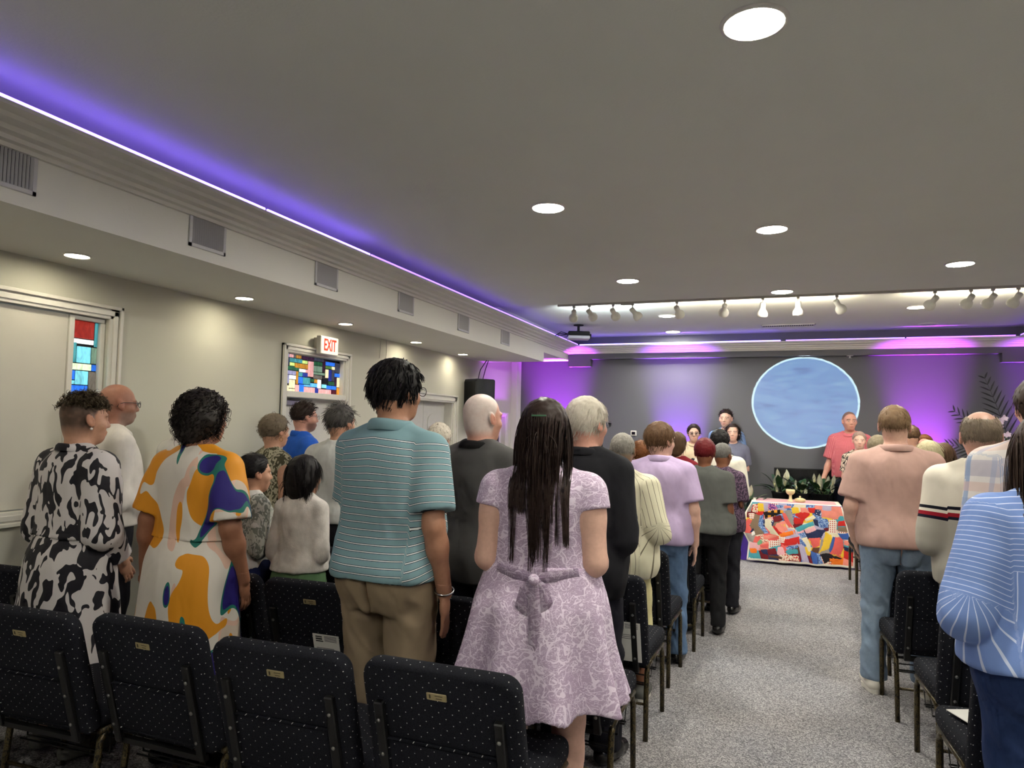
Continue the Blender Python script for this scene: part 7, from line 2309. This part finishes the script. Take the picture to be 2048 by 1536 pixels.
person('tall dark-haired person in a pale blue and pink plaid shirt at the right edge', 1.05, 3.60, 1.86, 0, sex='m', lod='mid', w=1.10, skin=SK['fair'], arm_r='low', arm_l='low', top=dict(m=mat_plaid(), hem=.90, sleeve=1.9, e=.016, loose=.018, sl_e=.024), bottom=dict(m=M_JEAN),
       hair=dict(style='short', m=H_ESPRESSO, n=900, thick=.014, len=.04, lift=.2, jit=.2, nape=-.08, side=-.02, front=.05), shoes=M_SHOEBLK)
r36, f36 = person('person with long dark hair in a blue and white striped blouse and navy jeans', 0.81, 2.71, 1.68, -4, sex='f', lod='hero', w=1.14, ww=1.22, wh=1.1, d=1.12, armr=1.2, skin=SK['fair'], hyaw=-12, glasses=(.05, .04, .04), arm_r='fwd', head=1.05,
       arm_l=((.085, -.06, -.255), (-.05, .17, -.10), (-.6, .6, -.3), (.3, .9, .3)),
       top=dict(m=mat_blue_blouse(), hem=.925, sleeve=1.65, e=.018, loose=.026, sl_e=.034, fold=.008, name='blouse'), bottom=dict(m=M_JEANNAVY, legw=1.05, waist=1.03, e=.012),
       hair=dict(style='long', m=H_ESPRESSO, n=1300, thick=.012, len=.28, steps=14, lift=.03, jit=.06, nape=-.12, side=-.07, front=.055, grav=.5, comb=(0, -.8, -.6), clump=36, camt=.6), shoes=M_SHOEBLK)

# ------------------------------------------------------------------ what they wear and hold
# bow and ties on the back of the lilac dress
def back_y(fig, z, x=0.0):
    A, B, C = (np.interp(z, TZ, q) for q in (fig.a, fig.b, fig.yc))
    return C - (B + .030) * (1 - min(.99, abs(x) / A) ** 2.3) ** (1 / 2.3)
def ribbon(fig, root, pts, w, name, m, th=.004):
    """flat ribbon along points in the figure frame, facing backwards"""
    bm = bmesh.new(); prev = None
    n = len(pts)
    for i, p in enumerate(pts):
        p = np.array(p, float)
        d = np.array(pts[min(i + 1, n - 1)], float) - np.array(pts[max(i - 1, 0)], float)
        s = np.cross(d, [0, 1.0, 0]); s /= np.linalg.norm(s) + 1e-9
        ww = w[i] if isinstance(w, (list, tuple)) else w
        row = [bm.verts.new((p + s * ww * f + np.array([0, -.006 * (1 - f * f), 0])) * fig.k) for f in (-1, -.5, 0, .5, 1)]
        if prev:
            for a in range(4): bm.faces.new((prev[a], prev[a + 1], row[a + 1], row[a]))
        prev = row
    bmesh.ops.solidify(bm, geom=list(bm.faces), thickness=th)
    return from_bm(name, bm, m, root, False)
by = back_y(f13, 1.06) - .012
ribbon(f13, r13, [(-.16, back_y(f13, 1.08, .16), 1.085), (-.08, back_y(f13, 1.08, .08) - .004, 1.075), (0, by, 1.068), (.08, back_y(f13, 1.08, .08) - .004, 1.075), (.16, back_y(f13, 1.08, .16), 1.085)], .020, 'sash', LACE)
ribbon(f13, r13, [(0, by - .01, 1.07), (-.030, by - .020, 1.03), (-.040, by - .026, .97), (-.022, by - .028, .935), (-.004, by - .022, .97), (.0, by - .012, 1.06)], [.010, .022, .028, .024, .018, .010], 'bow_loop', LACE)
ribbon(f13, r13, [(0, by - .01, 1.07), (.035, by - .020, 1.04), (.05, by - .026, .99), (.036, by - .028, .95), (.014, by - .022, .98), (.0, by - .012, 1.06)], [.010, .020, .026, .022, .016, .010], 'bow_loop', LACE)
ribbon(f13, r13, [(.008, by - .018, 1.06), (.012, by - .035, .97), (.022, by - .050, .87), (.03, by - .060, .78)], [.012, .018, .022, .020], 'bow_tail', LACE)
ribbon(f13, r13, [(-.002, by - .018, 1.06), (.0, by - .030, .98), (.010, by - .045, .90), (.012, by - .055, .84)], [.012, .018, .022, .020], 'bow_tail', LACE)
bm = bmesh.new(); bmesh.ops.create_icosphere(bm, subdivisions=2, radius=.022, matrix=Matrix.Translation((0, (by - .018) * f13.k, 1.066 * f13.k))); from_bm('bow_knot', bm, LACE, r13, True)
p = f13.from_head([(0, -.135, .060)])[0] * f13.k
bm = bmesh.new(); box(bm, p[0] - .028, p[0] + .028, p[1] - .006, p[1] + .004, p[2] - .003, p[2] + .003, bevel=.001, seg=1); from_bm('hair_clip', bm, plain('clip_green', rgb(70, 120, 90), .3), r13)
# bracelet on the striped polo wearer's wrist
S, E, Wr, d, n, sg = f10.arm['r']
u = (Wr - E) / np.linalg.norm(Wr - E)
c = Wr - u * .01
a = np.cross(u, [0, 1, 0]); a /= np.linalg.norm(a); b = np.cross(u, a)
bm = bmesh.new(); tube(bm, [tuple((c + (a * math.cos(t) + b * math.sin(t)) * .036 + u * .006 * math.cos(t)) * f10.k) for t in [2 * PI * k / 20 for k in range(21)]], .004, 8, False)
from_bm('bracelet', bm, M_SILVER, r10, True)
# belt of the blue blouse wearer
zz = .965
A, B, C = (np.interp(zz, TZ, q) for q in (f36.a, f36.b, f36.yc))
bm = bmesh.new()
rings = [[bm.verts.new(((A + .024 + o_) * math.cos(t) * f36.k, (C + (B + .024 + o_) * math.sin(t)) * f36.k, (zz + h_) * f36.k)) for t in [2 * PI * k / 40 for k in range(40)]] for o_, h_ in ((0, -.02), (.006, -.018), (.006, .018), (0, .02))]
for q in range(3):
    for k in range(40): bm.faces.new((rings[q][k], rings[q][(k + 1) % 40], rings[q + 1][(k + 1) % 40], rings[q + 1][k]))
from_bm('belt', bm, plain('belt_black_leather', rgb(26, 24, 26), .4), r36, True)
# tablet
S, E, Wr, d, n, sg = f7.arm['r']
w0 = world_of(r7, f7, (Wr + f7.arm['l'][2]) / 2 + np.array([0.02, .10, .10]))
tb2 = empty('tablet_computer', w0, r7.rotation_euler.z + .35, 'tablet in a black case held up by the person in bright blue', 'tablet')
bm = bmesh.new(); box(bm, -.10, .10, -.006, .006, -.13, .15, Matrix.Rotation(-.35, 4, 'X'), .004, 1); from_bm('case', bm, M_BLACK, tb2)
bm = bmesh.new(); box(bm, -.085, .085, -.009, -.006, -.11, .13, Matrix.Rotation(-.35, 4, 'X')); from_bm('display', bm, emitter('tablet_display', rgb(190, 215, 235)[:3], 1.2, False), tb2)
# handheld microphone of the coral shirt
S, E, Wr, d, n, sg = f26.arm['r']
w0 = world_of(r26, f26, Wr + d / np.linalg.norm(d) * .075)
mc = empty('handheld_microphone', w0, 0, 'dark handheld microphone hanging in the hand of the coral shirt', 'microphone')
bm = bmesh.new(); tube(bm, [(.06, 0, .02), (-.07, 0, -.02)], [.010, .013], 10); from_bm('handle', bm, M_BLACK, mc)
bm = bmesh.new(); bmesh.ops.create_icosphere(bm, subdivisions=2, radius=.024, matrix=Matrix.Translation((-.085, 0, -.024))); from_bm('grille', bm, M_STEEL, mc, True)
# microphone in front of the beige singer
mk = empty('microphone_stand', (-1.03, 9.55, 0), 0, 'slim microphone stand in front of the singer in beige', 'microphone stand')
bm = bmesh.new(); tube(bm, [(.25, 0, .02), (.25, 0, 1.22)], .010, 8); from_bm('pole', bm, M_BLACK, mk)
bm = bmesh.new(); lathe(bm, [(.12, 0), (.12, .012), (.02, .025), (.001, .025)], 20, Matrix.Translation((.25, 0, 0))); from_bm('base', bm, M_BLACK, mk)
bm = bmesh.new(); tube(bm, [(.32, 0, 1.36), (.25, 0, 1.27), (.04, 0, 1.20)], .007, 8); from_bm('boom', bm, M_BLACK, mk)
bm = bmesh.new(); tube(bm, [(.06, 0, 1.205), (.015, 0, 1.20)], .014, 8); bmesh.ops.create_icosphere(bm, subdivisions=2, radius=.026, matrix=Matrix.Translation((0, 0, 1.20))); from_bm('microphone', bm, M_BLACK, mk, True)
# song sheet held by the small person in the print blouse
bm = bmesh.new(); box(bm, -.10, .10, -.07, .07, 0, .003); o = from_bm('song_sheet', bm, M_PAPER); o.location = (.90, 9.58, 1.01); o.rotation_euler = (.15, .22, .2)
tag(o, 'white song sheet held by the small person in the print blouse', 'paper', 'printed bulletins')
